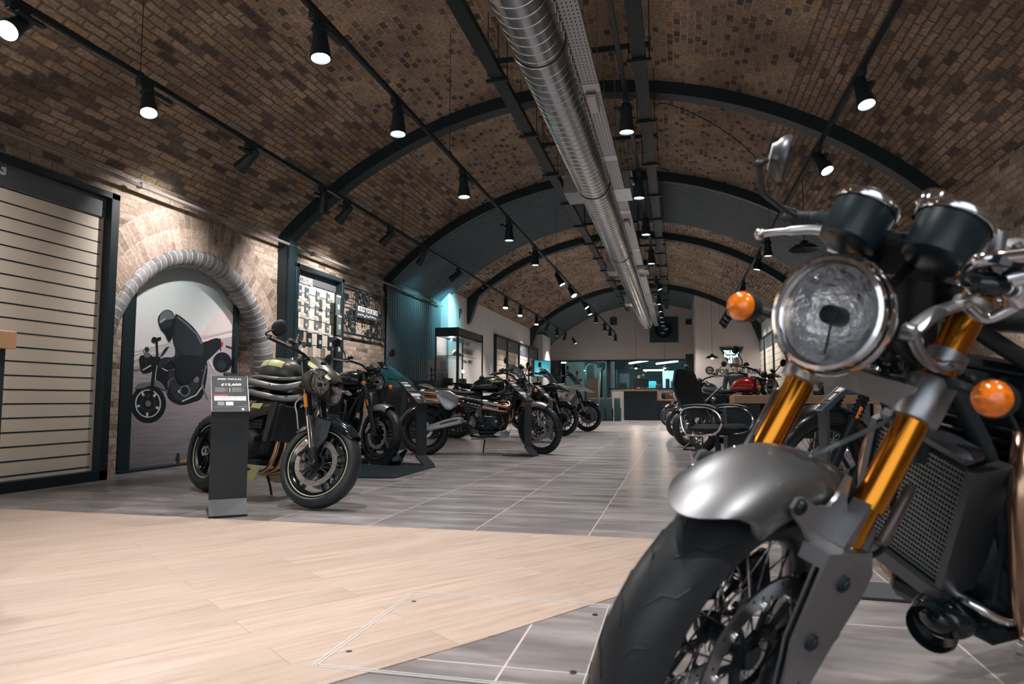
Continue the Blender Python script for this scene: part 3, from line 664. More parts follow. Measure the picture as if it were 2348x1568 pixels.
X = -5.28; yb = on_x(262, 800, -5.17).y; z1 = on_x(276, 449, -5.17).z; zh = on_x(250, 503, -5.24).z
gy0, gy1 = 2.0, on_x(224, 700, -5.24).y
def mk(hd, t):
    b = MB(); p = on_x(14, 402, -5.22); put_text(b, 'CLOTHING', .17, (-5.222-t.location.x, p.y-t.location.y, p.z), (0, 1, 0), (0, 0, 1), align='r', bold=.006, sx=.8)
    b.build('lettering', mat('pale_grey_lettering', (.55, .55, .56), .6), hd)
tt = slatpanel('slat_wall_display', 'large beige slat wall in a black frame at the left edge', X, 1, 1.6, yb-.02, 0, z1, zh, gy0, gy1, 21, on_x(223, 497, -5.24).z, on_x(198, 1071, -5.24).z, mk, fw=.10, dep=.12)
b = MB(); b.box((.036, -.1, on_x(225, 783, -5.24).z), (.003, yb-1.8, .003)); b.build('board_joint', mat('joint_line', (.35, .29, .23), .6), tt)
b = MB(); b.box((.05, .1, on_x(200, 450, -5.24).z-.02), (.02, .01, .01)); 

# oak topped table at the left edge
p = on_z(40, 762, 1.035)
t = thing('display_table', 'tall table with oak top and black leg cut off by the left edge', 'table', (p.x-.5, p.y-.20, 0))
b = MB(); b.box((0, 0, 1.0), (1.0, .40, .076), b=.003); b.build('table_top', M_OAK, t)
b = MB(); b.box((.445, .05, .481), (.07, .24, .962), b=.003); b.build('leg', M_BLACK, t); b = MB(); b.box((-.405, 0, .481), (.07, .36, .962), b=.003); b.build('leg', M_BLACK, t)

# ------------------------------------------------------------------ printed poster panel in the arched recess
XP = -5.56
def pz(x, y): p = on_x(280+x/3.0735, 590+y/3.0735, XP); return (p.y, p.z)
def gradmat(name, stops, axis='Z', lo=0, hi=2.3, noise=0.0, stretch=(1, 1, 1)):
    m = mat(name, rough=.55); N, L, bb = nodes(m); tc = N.new('ShaderNodeTexCoord'); sp = N.new('ShaderNodeSeparateXYZ'); L.new(tc.outputs['Object'], sp.inputs[0])
    mr = N.new('ShaderNodeMapRange'); mr.inputs[1].default_value = lo; mr.inputs[2].default_value = hi; L.new(sp.outputs[axis], mr.inputs[0]); src = mr.outputs[0]
    if noise:
        mp = N.new('ShaderNodeMapping'); mp.inputs['Scale'].default_value = stretch; mp.inputs['Rotation'].default_value = (-rad(17), 0, 0); L.new(tc.outputs['Object'], mp.inputs[0])
        n = N.new('ShaderNodeTexNoise'); n.inputs['Scale'].default_value = 5; n.inputs['Detail'].default_value = 7; L.new(mp.outputs[0], n.inputs['Vector'])
        a = N.new('ShaderNodeMath'); a.operation = 'MULTIPLY_ADD'; a.inputs[1].default_value = noise; L.new(n.outputs[0], a.inputs[0]); L.new(src, a.inputs[2])
        a2 = N.new('ShaderNodeMath'); a2.operation = 'SUBTRACT'; a2.inputs[1].default_value = noise/2; L.new(a.outputs[0], a2.inputs[0]); src = a2.outputs[0]
    r = ramp(N, stops); L.new(src, r.inputs[0]); L.new(r.outputs[0], bb.inputs['Base Color']); return m
PM = [gradmat('print_sky', [(0, (.50, .46, .47)), (.45, (.80, .74, .73)), (.7, (.66, .70, .70)), (1, (.45, .55, .56))]),
      gradmat('print_road', [(0, (.16, .16, .18)), (.5, (.26, .23, .25)), (1, (.40, .36, .38))], lo=0, hi=1.2, noise=.9, stretch=(1, .5, 9)),
      mat('print_black', (.008, .012, .016), .5), mat('print_dark_grey', (.020, .030, .036), .5, noise=.5, nscale=14), mat('print_mid_grey', (.13, .15, .16), .5), mat('print_light', (.50, .50, .52), .5),
      mat('print_pink_haze', (.68, .60, .60), .5), mat('print_rust', (.50, .22, .12), .5), mat('print_red', (.5, .02, .04), .5)]
b = MB(); LY = [0]
def art(m, pts, smooth=0, k=None):
    P = [pz(*q) for q in pts]
    if smooth: P = [(q.x, q.y) for q in spl([(a, c, 0) for a, c in P], smooth, closed=True)]
    LY[0] += 1; b.face(P, (XP+.00016*LY[0], 0, 0), (0, 1, 0), (0, 0, 1), m)
def disc(m, cx, cy, rx, ry, n=24, tilt=0):
    art(m, [(cx+rx*cos(2*pi*i/n)*cos(tilt)-ry*sin(2*pi*i/n)*sin(tilt), cy+rx*cos(2*pi*i/n)*sin(tilt)+ry*sin(2*pi*i/n)*cos(tilt)) for i in range(n)])
def stroke(m, pts, w):
    P = [V((x, y, 0)) for x, y in pts]; L_ = []; R_ = []
    for i, p in enumerate(P):
        d = (P[min(i+1, len(P)-1)]-P[max(i-1, 0)]).normalized(); nrm = V((-d.y, d.x, 0))*w/2; L_.append(tuple((p+nrm)[:2])); R_.append(tuple((p-nrm)[:2]))
    art(m, L_+R_[::-1])
b.box((XP-.012, (pz(35, 800)[0]+pz(800, 600)[0])/2, 1.2), (.02, pz(800, 600)[0]-pz(35, 800)[0], 2.38), 0)
art(1, [(36, 1518), (72, 690), (790, 512), (770, 900), (760, 1530), (400, 1600)])
stroke(5, [(70, 672), (240, 632), (560, 556), (790, 500)], 16)
stroke(8 if 0 else 6, [(70, 715), (300, 650), (560, 592), (790, 540)], 26)
stroke(4, [(70, 800), (150, 790), (250, 760)], 18); stroke(5, [(70, 760), (240, 720)], 22)
art(6, [(560, 540), (640, 430), (710, 355), (760, 380), (790, 430), (790, 505), (560, 556)], 3)
# rear wheel, seat, frame
disc(2, 705, 740, 66, 72); disc(3, 700, 760, 30, 34)
art(2, [(545, 620), (600, 590), (670, 568), (700, 600), (690, 640), (640, 690), (590, 735), (520, 770)], 3)
art(8, [(698, 596), (712, 600), (708, 632), (698, 628)]); stroke(2, [(690, 570), (694, 660)], 8); stroke(3, [(730, 625), (772, 640)], 14)
# bike body
art(2, [(250, 760), (330, 700), (560, 700), (600, 760), (590, 880), (560, 990), (500, 1020), (410, 1040), (330, 1000), (300, 920), (262, 860)], 3)
art(3, [(330, 800), (430, 770), (520, 800), (540, 900), (480, 990), (400, 1010), (340, 950)], 3)
stroke(5, [(395, 950), (460, 905)], 22); stroke(5, [(480, 830), (560, 785)], 26); stroke(4, [(310, 960), (330, 870), (360, 850)], 8); stroke(5, [(420, 1015), (520, 970), (570, 900)], 9); stroke(8, [(300, 930), (318, 880), (345, 858)], 4)
disc(4, 440, 940, 38, 40); disc(2, 440, 940, 28, 30); disc(4, 520, 860, 20, 22)
stroke(5, [(610, 720), (645, 790)], 16); stroke(4, [(590, 760), (560, 900), (600, 1000)], 10)
art(5, [(265, 690), (300, 640), (350, 628), (385, 650), (380, 700), (330, 712), (280, 706)], 3); art(3, [(265, 700), (300, 640), (330, 630), (290, 690)], 2)
art(2, [(205, 700), (262, 700), (300, 770), (322, 930), (285, 940), (262, 880), (235, 850), (212, 860)])
stroke(4, [(262, 740), (300, 800), (420, 780)], 7); stroke(5, [(265, 775), (320, 800)], 6)
# front wheel
disc(2, 183, 1030, 124, 134, 36); disc(5, 180, 1030, 92, 100, 30); disc(2, 180, 1030, 82, 92, 30)
for k in range(5):
    a = k*2*pi/5+.4; stroke(5, [(180+22*cos(a), 1030+22*sin(a)), (180+86*cos(a), 1030+94*sin(a))], 17)
disc(3, 180, 1030, 60, 64); disc(2, 180, 1030, 42, 46); disc(4, 180, 1030, 20, 22); disc(8, 187, 975, 5, 12)
art(4, [(92, 925), (110, 890), (180, 880), (250, 870), (290, 905), (300, 940), (250, 915), (190, 905), (150, 920)], 3)
stroke(2, [(235, 730), (215, 860), (195, 1010)], 24); stroke(5, [(243, 760), (228, 860)], 6); stroke(2, [(262, 740), (245, 860)], 14)
art(2, [(118, 705), (150, 690), (205, 690), (210, 790), (175, 812), (135, 805)], 3); stroke(5, [(140, 795), (200, 760)], 9)
disc(5, 170, 650, 23, 24); disc(3, 170, 650, 17, 18); disc(4, 172, 688, 24, 20)
stroke(2, [(240, 580), (245, 690), (232, 750)], 14); disc(2, 222, 580, 17, 20); stroke(2, [(225, 580), (270, 570)], 20)
# rider
art(3, [(370, 405), (385, 402), (440, 440), (505, 500), (550, 570), (570, 640), (560, 700), (520, 740), (430, 790), (370, 760), (340, 730), (262, 790), (255, 740), (290, 705), (360, 700), (370, 640), (355, 590), (350, 520), (362, 450)], 3)
art(2, [(372, 700), (470, 690), (560, 700), (580, 760), (500, 860), (430, 900), (380, 860), (370, 780)], 3)
stroke(4, [(385, 420), (450, 470), (520, 540), (556, 610)], 12); stroke(2, [(370, 640), (440, 700)], 10); stroke(2, [(268, 762), (330, 790), (440, 730)], 7)
art(2, [(250, 440), (262, 400), (300, 370), (345, 380), (370, 430), (365, 500), (350, 560), (325, 578), (300, 540), (268, 500)], 3)
art(4, [(256, 440), (268, 400), (305, 372), (350, 392), (362, 430), (310, 440), (275, 465), (258, 462)], 3); stroke(5, [(262, 455), (300, 430)], 6); art(3, [(262, 470), (330, 436), (350, 470), (300, 505), (275, 500)], 2)
art(2, [(300, 520), (350, 500), (345, 575), (322, 590)], 2)
art(2, [(60, 1518), (430, 1462), (700, 1440), (700, 1530)])
stroke(7, [(350, 1460), (470, 1422)], 22); stroke(3, [(390, 1380), (388, 1450)], 22)
po = b.build('poster_print', PM); po.name = 'poster_print'
t = thing('poster_panel', 'tall printed panel of a leather clad rider cornering, in the brick arch', 'poster', (XP, 6.5, 0)); po.parent = t; po.location = (-XP, -6.5, 0)
for px in (291, 541):
    ya = on_x(px, 800 if px < 400 else 760, XP+.03).y; b = MB(); w_ = .17 if px < 400 else .06; b.box((.0, ya-6.5, 1.21), (.10, w_, 2.42), b=.003); b.build('side_post', M_BLACK, t)
b = MB(); b.box((-.02, 6.78-6.5, 2.41), (.06, 1.6, .03)); b.build('top_rail', M_BLACK, t)
b = MB(); b.box((.03, 6.8-6.5, .01), (.26, 1.75, .02)); b.build('base_plate', M_BLACK, t)

# ------------------------------------------------------------------ accessories display
XA_ = -5.30; ya = on_x(674, 700, -5.16).y; yb = on_x(791, 700, -5.12).y; z1 = on_x(672, 600, -5.16).z; zh = on_x(735, 660, -5.25).z
def mk2(hd, t):
    b = MB(); p = on_x(676, 638, -5.24); b2 = on_x(709, 640, -5.24)
    put_text(b, 'CCESSORIES', .14, (-5.243-t.location.x, p.y-t.location.y+.13, p.z-.03), (0, 1, 0), (0, 0, 1), bold=.004, width=b2.y-p.y-.02)
    b.build('lettering', M_TEXTW, hd)
za, zb_ = on_x(735, 682, -5.25).z, .25
t = slatpanel('slat_wall_display', 'black framed display hung with small accessory packets beside the parts board', XA_, 1, ya, yb, 0, z1, zh, ya+.1, yb-.1, 12, za, zb_, mk2, fw=.08, dep=.17)
PK = [(310, 470, 0), (385, 500, 0), (500, 540, 0), (610, 560, 0), (300, 640, 0), (380, 660, 0), (490, 690, 0), (605, 710, 0), (375, 825, 0), (485, 840, 0), (600, 870, 0), (715, 640, 2), (725, 850, 2), (320, 965, 1), (410, 990, 1), (520, 1010, 1), (630, 1035, 1), (722, 1085, 3)]
M_PACK = mat('clear_packet', (.13, .17, .18), .25, coat=.3); M_CARD = mat('white_card', (.50, .50, .49), .6)
for i, (x, y, kd) in enumerate(PK):
    p = on_x(620+x/4.6125, 560+y/4.6125, -5.14); row = i//4 if i < 8 else 2
    rw_, cl_ = ('top', i+1) if i < 4 else ('second', i-3) if i < 8 else ('third', i-7) if i < 11 else ('bottom', i-12); lab = {0: 'small clear packet with white card, %s in the %s row of the accessories display' % (ORD[cl_-1], rw_), 1: 'black packet, %s in the bottom row of the accessories display' % ORD[max(cl_-1, 0)], 2: 'tall clear packet at the right side of the accessories display, %s one' % ('upper' if i == 11 else 'lower'), 3: 'large dark packet low at the right of the accessories display'}[kd]
    h_, w_ = ((.155, .10), (.22, .13), (.30, .13), (.30, .15))[kd]
    t = thing('accessory_packet', lab, 'packet', p, group='packets on the accessories display')
    b = MB(); b.box((0, 0, -.02), (.022, w_, h_), b=.006); b.build('packet_body', M_PACK if kd in (0, 2) else M_BLK, t)
    b = MB(); b.box((.008, 0, h_/2-.02), (.02, w_*.9, .034), b=.002); b.build('header_card', M_CARD, t); b = MB(); b.box((.012, .0, -.035), (.002, w_*.5, h_*.25)); b.build('paper_label', M_CARD, t)
    b = MB(); b.tube([(-.10, 0, h_/2+.01), (.03, 0, h_/2+.01), (.035, 0, h_/2+.02)], .003, 6); b.build('hook', M_ALU, t)
# small papers on the front slat board
# parts board
t0 = on_x(797, 656, -5.27); t1 = on_x(880, 683, -5.27); bz = on_x(876, 779, -5.27).z
t = thing('parts_board', 'black frame of loose motorcycle parts lettered BUILD YOUR BIKE on the brick wall', 'wall display', (-5.27, t0.y-.35, 0))
W0 = t1.y-t0.y+.35; H0 = (t0.z+t1.z)/2-bz
def bp(u, v): return V((0, u*W0, bz+v*H0))
b = MB(); b.tube(spl([bp(.0, .04), bp(.02, 0), bp(.98, 0), bp(1, .04), bp(1, .96), bp(.98, 1), bp(.02, 1), bp(0, .96)], 3, True), .018, 8, closed=True)
for u in (.36,): b.rod(bp(u, 0), bp(u, 1), .010, n=6)
b.rod(bp(0, .62), bp(.36, .62), .009, n=6); b.rod(bp(.36, .66), bp(.86, .66), .009, n=6); b.rod(bp(.86, 0), bp(.86, 1), .009, n=6)
b.build('frame', M_BLACK, t)
b = MB(); b.box(bp(.61, .50)+V((.012, 0, 0)), (.012, .50*W0, .22*H0)); pn = b.build('title_panel', M_TRIM, t)
b = MB(); put_text(b, 'BUILD YOUR BIKE', .12, bp(.61, .53)+V((.02, 0, 0)), (0, 1, 0), (0, 0, 1), bold=.004, align='c', width=.44*W0)
rnd = random.Random(3)
for i in range(16): b.box(bp(.40+.026*i, .455+rnd.uniform(-.02, .02))+V((.02, 0, 0)), (.003, .015*W0, .03*H0))
b.build('lettering', M_TEXTW, pn)
for u in (.45, .60):
    b = MB(); c = bp(u, .82); R1 = .15*H0
    b.tube([c+V((0, cos(a)*R1, sin(a)*R1)) for a in [2*pi*i/24 for i in range(24)]], .012, 6, closed=True); b.tube([c+V((0, cos(a)*R1*.8, sin(a)*R1*.8)) for a in [2*pi*i/24 for i in range(24)]], .006, 6, closed=True)
    for k in range(6): b.rod(c, c+V((0, cos(k*pi/3)*R1, sin(k*pi/3)*R1)), .010, n=6)
    b.lathe([(0, .02), (.03, .02), (.03, -.02)], c, (1, 0, 0), 12); b.build('kit_wheel', M_BLACK, t)
for i in range(100):
    u, v = rnd.uniform(.02, .97), rnd.uniform(.04, .95)
    if .35 < u < .87 and .36 < v < .98 and not (.68 < u < .85 and v > .68): continue
    b = MB(); c = bp(u, v); k = i % 4; w_, h_ = rnd.uniform(.04, .13), rnd.uniform(.02, .07)
    if k == 0: b.box(c, (.015, w_, h_*.6), b=.005); b.rod(c-V((0, w_*.8, 0)), c+V((0, w_*.8, 0)), .005, n=6)
    elif k == 1: b.lathe([(0, .01), (h_, .01), (h_, -.01), (0, -.01)], c, (1, 0, 0), 10); b.rod(c, c+V((0, w_, h_)), .006, n=6)
    elif k == 2: b.tube(spl([c-V((0, w_, 0)), c+V((0, 0, h_)), c+V((0, w_, -h_*.3)), c+V((0, w_, -h_))], 4), .008, 6)
    else: b.prism([(-w_/2, -h_/2), (w_/2, -h_), (w_*.3, h_*.7), (-w_*.4, h_/2)], c, (0, 1, 0), (0, 0, 1), (.012, 0, 0))
    b.build('kit_part', M_BLACK, t)

# ------------------------------------------------------------------ price stands
def price_stand(P, yaw, label, wd=.225, h=.665, full=False, sc=1.0, group=None):
    """P: middle of the front foot edge on the floor; yaw: direction the sign faces"""
    t = thing('price_stand', label, 'price stand', (P.x, P.y, 0), yaw, group); t.scale = (sc,)*3
    X0 = -.105; th = .012
    b = MB(); b.box((-.195, 0, th/2), (.39, wd, th), b=.002); b.build('foot_plate', M_STANDB, t)
    b = MB(); b.prism([(0, 0), (0, th*1.3), (X0+th, .105), (X0+th, h), (X0, h), (X0, .10), (-th*1.2, th)], (0, -wd/2, 0), (1, 0, 0), (0, 0, 1), (0, wd, 0)); b.build('upright', M_STANDB, t)
    u = V((-.72, 0, .69)).normalized(); n = V((u.z, 0, -u.x)); L_ = .345; o = V((X0+.015, 0, h-.01))
    b = MB(); q = [o-V((0, wd/2, 0)), o+V((0, wd/2, 0)), o+V((0, wd/2, 0))+u*L_, o-V((0, wd/2, 0))+u*L_]
    b.add([p for p in q]+[p+n*.014 for p in q], [(3, 2, 1, 0), (4, 5, 6, 7), (0, 1, 5, 4), (1, 2, 6, 5), (2, 3, 7, 6), (3, 0, 4, 7)]); sg = b.build('sign_panel', [M_BLK], t)
    o2 = o+n*.0145; yv = V((0, 1, 0))
    def rect(bb, u0, v0, u1, v1, m): bb.add([o2+yv*(u0*wd)+u*(v0*L_), o2+yv*(u1*wd)+u*(v0*L_), o2+yv*(u1*wd)+u*(v1*L_), o2+yv*(u0*wd)+u*(v1*L_)], [(0, 1, 2, 3)], m)
    b = MB()
    rect(b, -.43, .30, .43, .42, 0); rect(b, -.43, .43, -.05, .46, 1); rect(b, -.34, .17, -.16, .27, 2); rect(b, -.12, .17, .08, .27, 0)
    rect(b, -.01, .54, .005, .66, 0); rect(b, -.46, .125, .46, .132, 2); rect(b, .30, .04, .36, .09, 0)
    if full:
        o3 = o2; put_text(b, 'SPEED TRIPLE RS', .02, o3+u*(.885*L_), yv, u, 0, .0006, align='c', width=.66*wd, lift=.0006)
        put_text(b, '£13,600', .03, o3+u*(.72*L_)+yv*.01, yv, u, 0, .0012, align='c', width=.56*wd, lift=.0006)
        for c0 in (-.40, .06):
            for r in range(5): rect(b, c0, .545+r*.026, c0+(.34 if r % 2 else .26), .556+r*.026, 2)
        for k in range(5): rect(b, -.40+k*.165, .34, -.31+k*.165, .35, 2); rect(b, -.40+k*.165, .38, -.30+k*.165, .39, 2)
    else:
        rect(b, -.35, .88, .30, .93, 0); rect(b, -.30, .74, .30, .83, 0)
        for c0 in (-.40, .06):
            for r in range(4): rect(b, c0, .55+r*.035, c0+.3, .565+r*.035, 2)
    b.build('printed_sign', [M_TEXTW, M_RED, mat('grey_print', (.28, .28, .29), .6)], sg)
    b = MB(); g = o+n*.019
    for s in (-1, 1): b.box(g+yv*(s*wd/2)+u*(L_/2), (.003, .003, L_*1.0), R=Mx(((u.z, 0, u.x), (0, 1, 0), (-u.x, 0, u.z))))
    b.box(g-u*.002, (.02, wd, .003)); b.build('clear_cover_edge', M_ALU, sg)
    return t
a, c = on_z(478, 1190), on_z(567, 1184)
yw = atan2(-(c.x-a.x), c.y-a.y)
price_stand((a+c)/2, atan2(-(c.x-a.x), (c.y-a.y)), 'charcoal price stand lettered SPEED TRIPLE RS at £13,600', wd=(c-a).length*1.0, full=True)
def stand_px(px, py, label, yaw=0, group=None, sc=1.0): return price_stand(on_z(px, py), yaw, label, sc=sc, group=group)
stand_px(984, 1068, 'charcoal price stand on the black floor plate behind the green trimmed motorcycle', rad(-8), sc=1.06)
stand_px(1229, 1046, 'charcoal price stand by the front wheel of the high piped motorcycle', rad(-8), sc=1.1)
stand_px(1276, 1015, 'charcoal price stand beside the dark touring motorcycles, nearer one', rad(-8), sc=1.1)
stand_px(1299, 996, 'charcoal price stand in front of the white touring motorcycle', rad(-8), sc=1.1)
p = on_z(1955, 1345); price_stand(V((.47, 3.05, 0)), pi-.06, 'charcoal price stand with red and white print behind the gold forks', sc=1.06)
p = on_z(1592, 1059); price_stand(p, pi, 'black price stand in front of the office chair, nearer of the two', sc=1.0)
p = on_z(1566, 1031); price_stand(p, pi, 'black price stand in front of the office chair, further of the two', sc=1.0)
# black floor plate with wheel clamp
b = MB(); P = [on_z(*q) for q in ((760, 1096), (905, 1097), (998, 1071), (985, 1066), (860, 1060), (740, 1072))]
b.prism([(p.x, p.y) for p in P], (0, 0, .003), (1, 0, 0), (0, 1, 0), (0, 0, .012)); tag(b.build('floor_plate', M_BLACK), 'flat black plate on the tiles under the bike behind the green trimmed one', 'floor plate')

# ------------------------------------------------------------------ touch screen kiosk
P1, P2, P3, P4 = on_y(904, 892, 9.3), on_y(842, 842, 9.3), on_y(893, 838, 10.3), on_y(950, 880, 10.3)
t = thing('touchscreen_kiosk', 'black kiosk with a tilted teal touch screen by the corrugated wall', 'kiosk', ((P1.x+P2.x)/2, 9.8, 0)); O_ = t.location
P3 = P2+(P4-P1)
n = (P2-P1).cross(P4-P1).normalized(); n = -n if n.z < 0 else n
b = MB(); q = [p-O_ for p in (P1, P4, P3, P2)]; b.loft([[p-n*.05 for p in q], q]); b.build('screen_housing', M_GREYM, t)
M_SCREEN = mat('teal_screen', rough=.15); N, L, bb = nodes(M_SCREEN); tc = N.new('ShaderNodeTexCoord'); nz = N.new('ShaderNodeTexNoise'); nz.inputs['Scale'].default_value = 4; nz.inputs['Detail'].default_value = 5; L.new(tc.outputs['Object'], nz.inputs['Vector'])
r_ = ramp(N, [(.45, (.004, .035, .045)), (.6, (.01, .12, .15)), (.7, (.02, .32, .40))]); L.new(nz.outputs[0], r_.inputs[0]); L.new(r_.outputs[0], bb.inputs['Emission Color']); bb.inputs['Emission Strength'].default_value = .25; bb.inputs['Base Color'].default_value = (.01, .03, .035, 1)
c_ = sum(q, V())/4; b = MB(); b.add([c_+(p-c_)*.93+n*.003 for p in q], [(0, 1, 2, 3)]); b.build('screen', M_SCREEN, t)
b = MB(); bx = c_.x-.02
b.prism([(bx-.16, 0), (bx+.22, 0), (bx+.02, .42), (bx+.10, c_.z-.05), (bx-.15, c_.z+.03)], (0, -.3, 0), (1, 0, 0), (0, 0, 1), (0, .6, 0)); b.build('pedestal', M_BLACK, t)

# ------------------------------------------------------------------ glass showcase
GX, GY = on_y(1050, 748, 13.3).x, 13.3; gz = on_y(1050, 750, 13.3).z; gl = on_y(999, 755, 13.3).x; gyb = on_x(1106, 757, GX).y
t = thing('glass_showcase', 'tall glass showcase with black header in front of the corrugated wall', 'showcase', (GX, GY, 0))
dx, dy = gl-GX, gyb-GY
b = MB(); b.box((dx/2, dy/2, gz-.09), (-dx, dy, .18), b=.004); b.box((dx/2, dy/2, .06), (-dx, dy, .12))
b.box((0, 0, gz/2), (.045, .045, gz)); b.box((0, dy, gz/2), (.03, .03, gz)); b.box((dx, dy, gz/2), (.03, .03, gz)); b.box((dx, 0, gz/2), (.02, .02, gz)); b.build('frame', M_BLACK, t)
b = MB(); b.box((dx/2, 0, gz/2), (-dx, .006, gz-.3)); b.box((0, dy/2, gz/2), (.006, dy, gz-.3)); b.box((dx, dy/2, gz/2), (.006, dy, gz-.3)); b.build('glass_pane', M_GLASS, t)
b = MB(); b.box((dx+.015, .33, gz/2), (.01, .62, gz-.3)); b.build('reflection_panel', M_PANEREFL, t, uv=lambda c, n: (c.y, c.z))  # panel painted to stand in for the brick reflection in the left pane
l = bpy.data.lights.new('case_fill', 'POINT'); l.energy = 9; l.shadow_soft_size = .02; lo = bpy.data.objects.new('case_fill', l); COL.objects.link(lo); lo.parent = t; lo.location = (dx/2, .3, gz-.22)  # fill light added to brighten the inside of the case
for z in (1.62, 1.02): 
    b = MB(); b.box((dx/2, dy/2, z), (-dx*.94, dy*.94, .01)); b.build('shelf', M_GLASS, t)
b = MB(); b.blob([(-.11, .0, .03, .03), (-.06, .02, .05, .07), (.05, -.01, .05, .04), (.14, -.02, .02, .02)], n=12); b.M = None
o = b.build('riding_shoe', M_WHITE); o.location = (GX-.12, GY+.35, 1.665); o.rotation_euler = (0, 0, .8); tag(o, 'white shoe on the upper shelf of the glass showcase', 'shoe')
for k, (x, y, z) in enumerate(((-.15, .75, 1.10), (-.30, .3, 1.10))):
    b = MB(); b.box((0, 0, 0), (.16, .18, .14), b=.004); o = b.build('gift_box', M_TRIM); o.location = (GX+x, GY+y, z); tag(o, 'small dark box on the lower shelf of the glass showcase, %s one' % ('right hand', 'left hand')[k], 'box')
M_CLOTH = mat('pink_beige_cloth', (.42, .26, .21), .8, noise=.25, nscale=9)
b = MB(); rings = []
for z, r, q in ((.0, .20, .02), (.3, .19, .03), (.6, .15, .02), (.82, .08, .01), (.9, .02, 0)):
    rings.append([V((cos(a)*(r*.8+q*sin(5*a)), sin(a)*(r+q*sin(7*a)), z)) for a in [2*pi*i/30 for i in range(30)]])
b.loft(rings); o = b.build('draped_jacket', M_CLOTH); o.location = (GX-.22, GY+.55, .125); tag(o, 'pinkish beige jacket on a form inside the glass showcase', 'jacket')
# wall lettering behind the showcase
b = MB(); p = on_x(1085, 800, XW+.005)
for k, (tx, zz) in enumerate((('WHERE', .46), ('ORDINARY', .24), ('ONLY MAY', .02))): put_text(b, tx, .19, (XW+.004, yc+1.0, 1.92-.0+zz-.3), (0, 1, 0), (0, 0, 1), bold=.004)
tag(b.build('wall_lettering', M_TEXTB), 'black words painted on the white wall behind the glass showcase', 'lettering')
# pale leaning panel with black rack
p0, p1_ = on_y(983, 826, 13.7), on_y(1000, 880, 13.7)
t = thing('rack_panel', 'narrow beige panel with black wire rack left of the glass showcase', 'display panel', ((p0.x+p1_.x)/2, 13.7, 0))
b = MB(); b.box((0, .02, p0.z/2), (p1_.x-p0.x+.04, .03, p0.z)); b.build('panel', M_SLAT, t)
b = MB()
for k in range(6): b.rod((-.05, -.03, .8+k*.11), (.09, -.03, .8+k*.11), .007, n=6)
b.rod((-.01, -.03, .7), (-.01, -.03, 1.38), .008, n=6); b.rod((.05, -.05, .75), (-.02, -.05, 1.4), .006, n=6); b.build('wire_rack', M_BLACK, t)
# low black plinth by the corrugated wall
p = on_y(965, 870, 12.4); b = MB(); b.box((-4.75, 12.8, .55), (.55, .5, 1.1), b=.01); tag(b.build('black_cabinet', M_BLACK), 'plain black cabinet against the corrugated wall left of the showcase', 'cabinet')

# ------------------------------------------------------------------ slat panels on the far side walls
def bay(X, sg, pa, pb, ptop, label, group):
    ya, yb = sorted((on_x(pa, 800, X).y, on_x(pb, 800, X).y)); z1 = ptop
    def mk_(hd, t):
        b = MB(); put_text(b, 'K', .12, (sg*.055, -(yb-ya)*.32*1, (z1+z1-.42)/2-.02), (0, sg, 0), (0, 0, 1), bold=.004) if sg > 0 else None
        if b.v: b.build('mark', M_TEXTW, hd)
    return slatpanel('slat_wall_display', label, X, sg, ya, yb, .0, z1, z1-.40, ya+.1, yb-.12, 11, z1-.52, .35, mk_, group, fw=.07, dep=.08)
zt1 = on_x(1132, 766, XW).z
for k, (pa, pb) in enumerate(((1132, 1159), (1159, 1186), (1186, 1209), (1209, 1230))):
    bay(XW, 1, pa, pb, zt1, 'beige slat bay on the left white wall, %s from the showcase' % ORD[k], 'slat bays on the left white wall')
zt2 = on_x(1742, 781, XWR).z
for k, (pa, pb) in enumerate(((1742, 1757), (1757, 1778), (1778, 1808), (1808, 1850), (1850, 1905))):
    bay(XWR, -1, pa, pb, zt2, 'beige slat bay on the right white wall, %s from the lit sign' % ORD[k], 'slat bays on the right white wall')
# television and small uplighter
p = on_x(1243, 846, XW+.3); t = thing('television', 'small wall mounted television glowing teal at the far left', 'television', (XW+.34, p.y-.3, p.z), rad(-25))
b = MB(); b.box((0, 0, 0), (.05, 1.0, .62), b=.008); b.build('casing', M_BLACK, t)
b = MB(); b.box((.027, 0, 0), (.004, .94, .56)); b.build('screen', mat('bright_teal_screen', (.01, .1, .12), .2, emit=(.02, .40, .52), es=.45), t)
b = MB(); b.box((-.12, 0, 0), (.22, .08, .08)); b.build('bracket', M_BLACK, t)
p = on_x(1242, 800, XW); b = MB(); b.lathe([(0, -.06), (.10, -.03), (.13, .05), (.12, .06), (0, .03)], (XW+.12, p.y, p.z), (0, 0, 1), 16); b.box((XW+.04, p.y, p.z), (.08, .06, .05)); tag(b.build('wall_lamp', M_WHITE), 'small white wall lamp near the television at the far left', 'wall lamp')

# ------------------------------------------------------------------ triangular lit sign and wall lettering
Pa, Pb, Pc = on_y(1649, 796, YN-.12), on_y(1705, 796, YN-.12), on_y(1677, 843, YN-.12)
t = thing('triangular_sign', 'black triangular wall sign with glowing TRIUMPH lettering and flag stripes', 'sign', (Pc.x, YN-.12, (Pa.z+Pc.z)/2)); O_ = t.location
def tri(sc): 
    c = (Pa+Pb+Pc)/3; return [((c+(p-c)*sc-O_).x, (c+(p-c)*sc-O_).z) for p in (Pa, Pc, Pb)]
b = MB(); b.prism(tri(1.0), (0, 0, 0), (1, 0, 0), (0, 0, 1), (0, .12, 0)); b.build('sign_box', M_BLACK, t)
M_NEON = mat('teal_neon', (.5, .9, .95), .4, emit=(.45, .95, 1), es=2.6)
b = MB(); put_text(b, 'TRIUMPH', .18, (0, -.005, Pa.z-O_.z-.24), (1, 0, 0), (0, 0, 1), bold=.006, align='c', width=.60*(Pb.x-Pa.x))
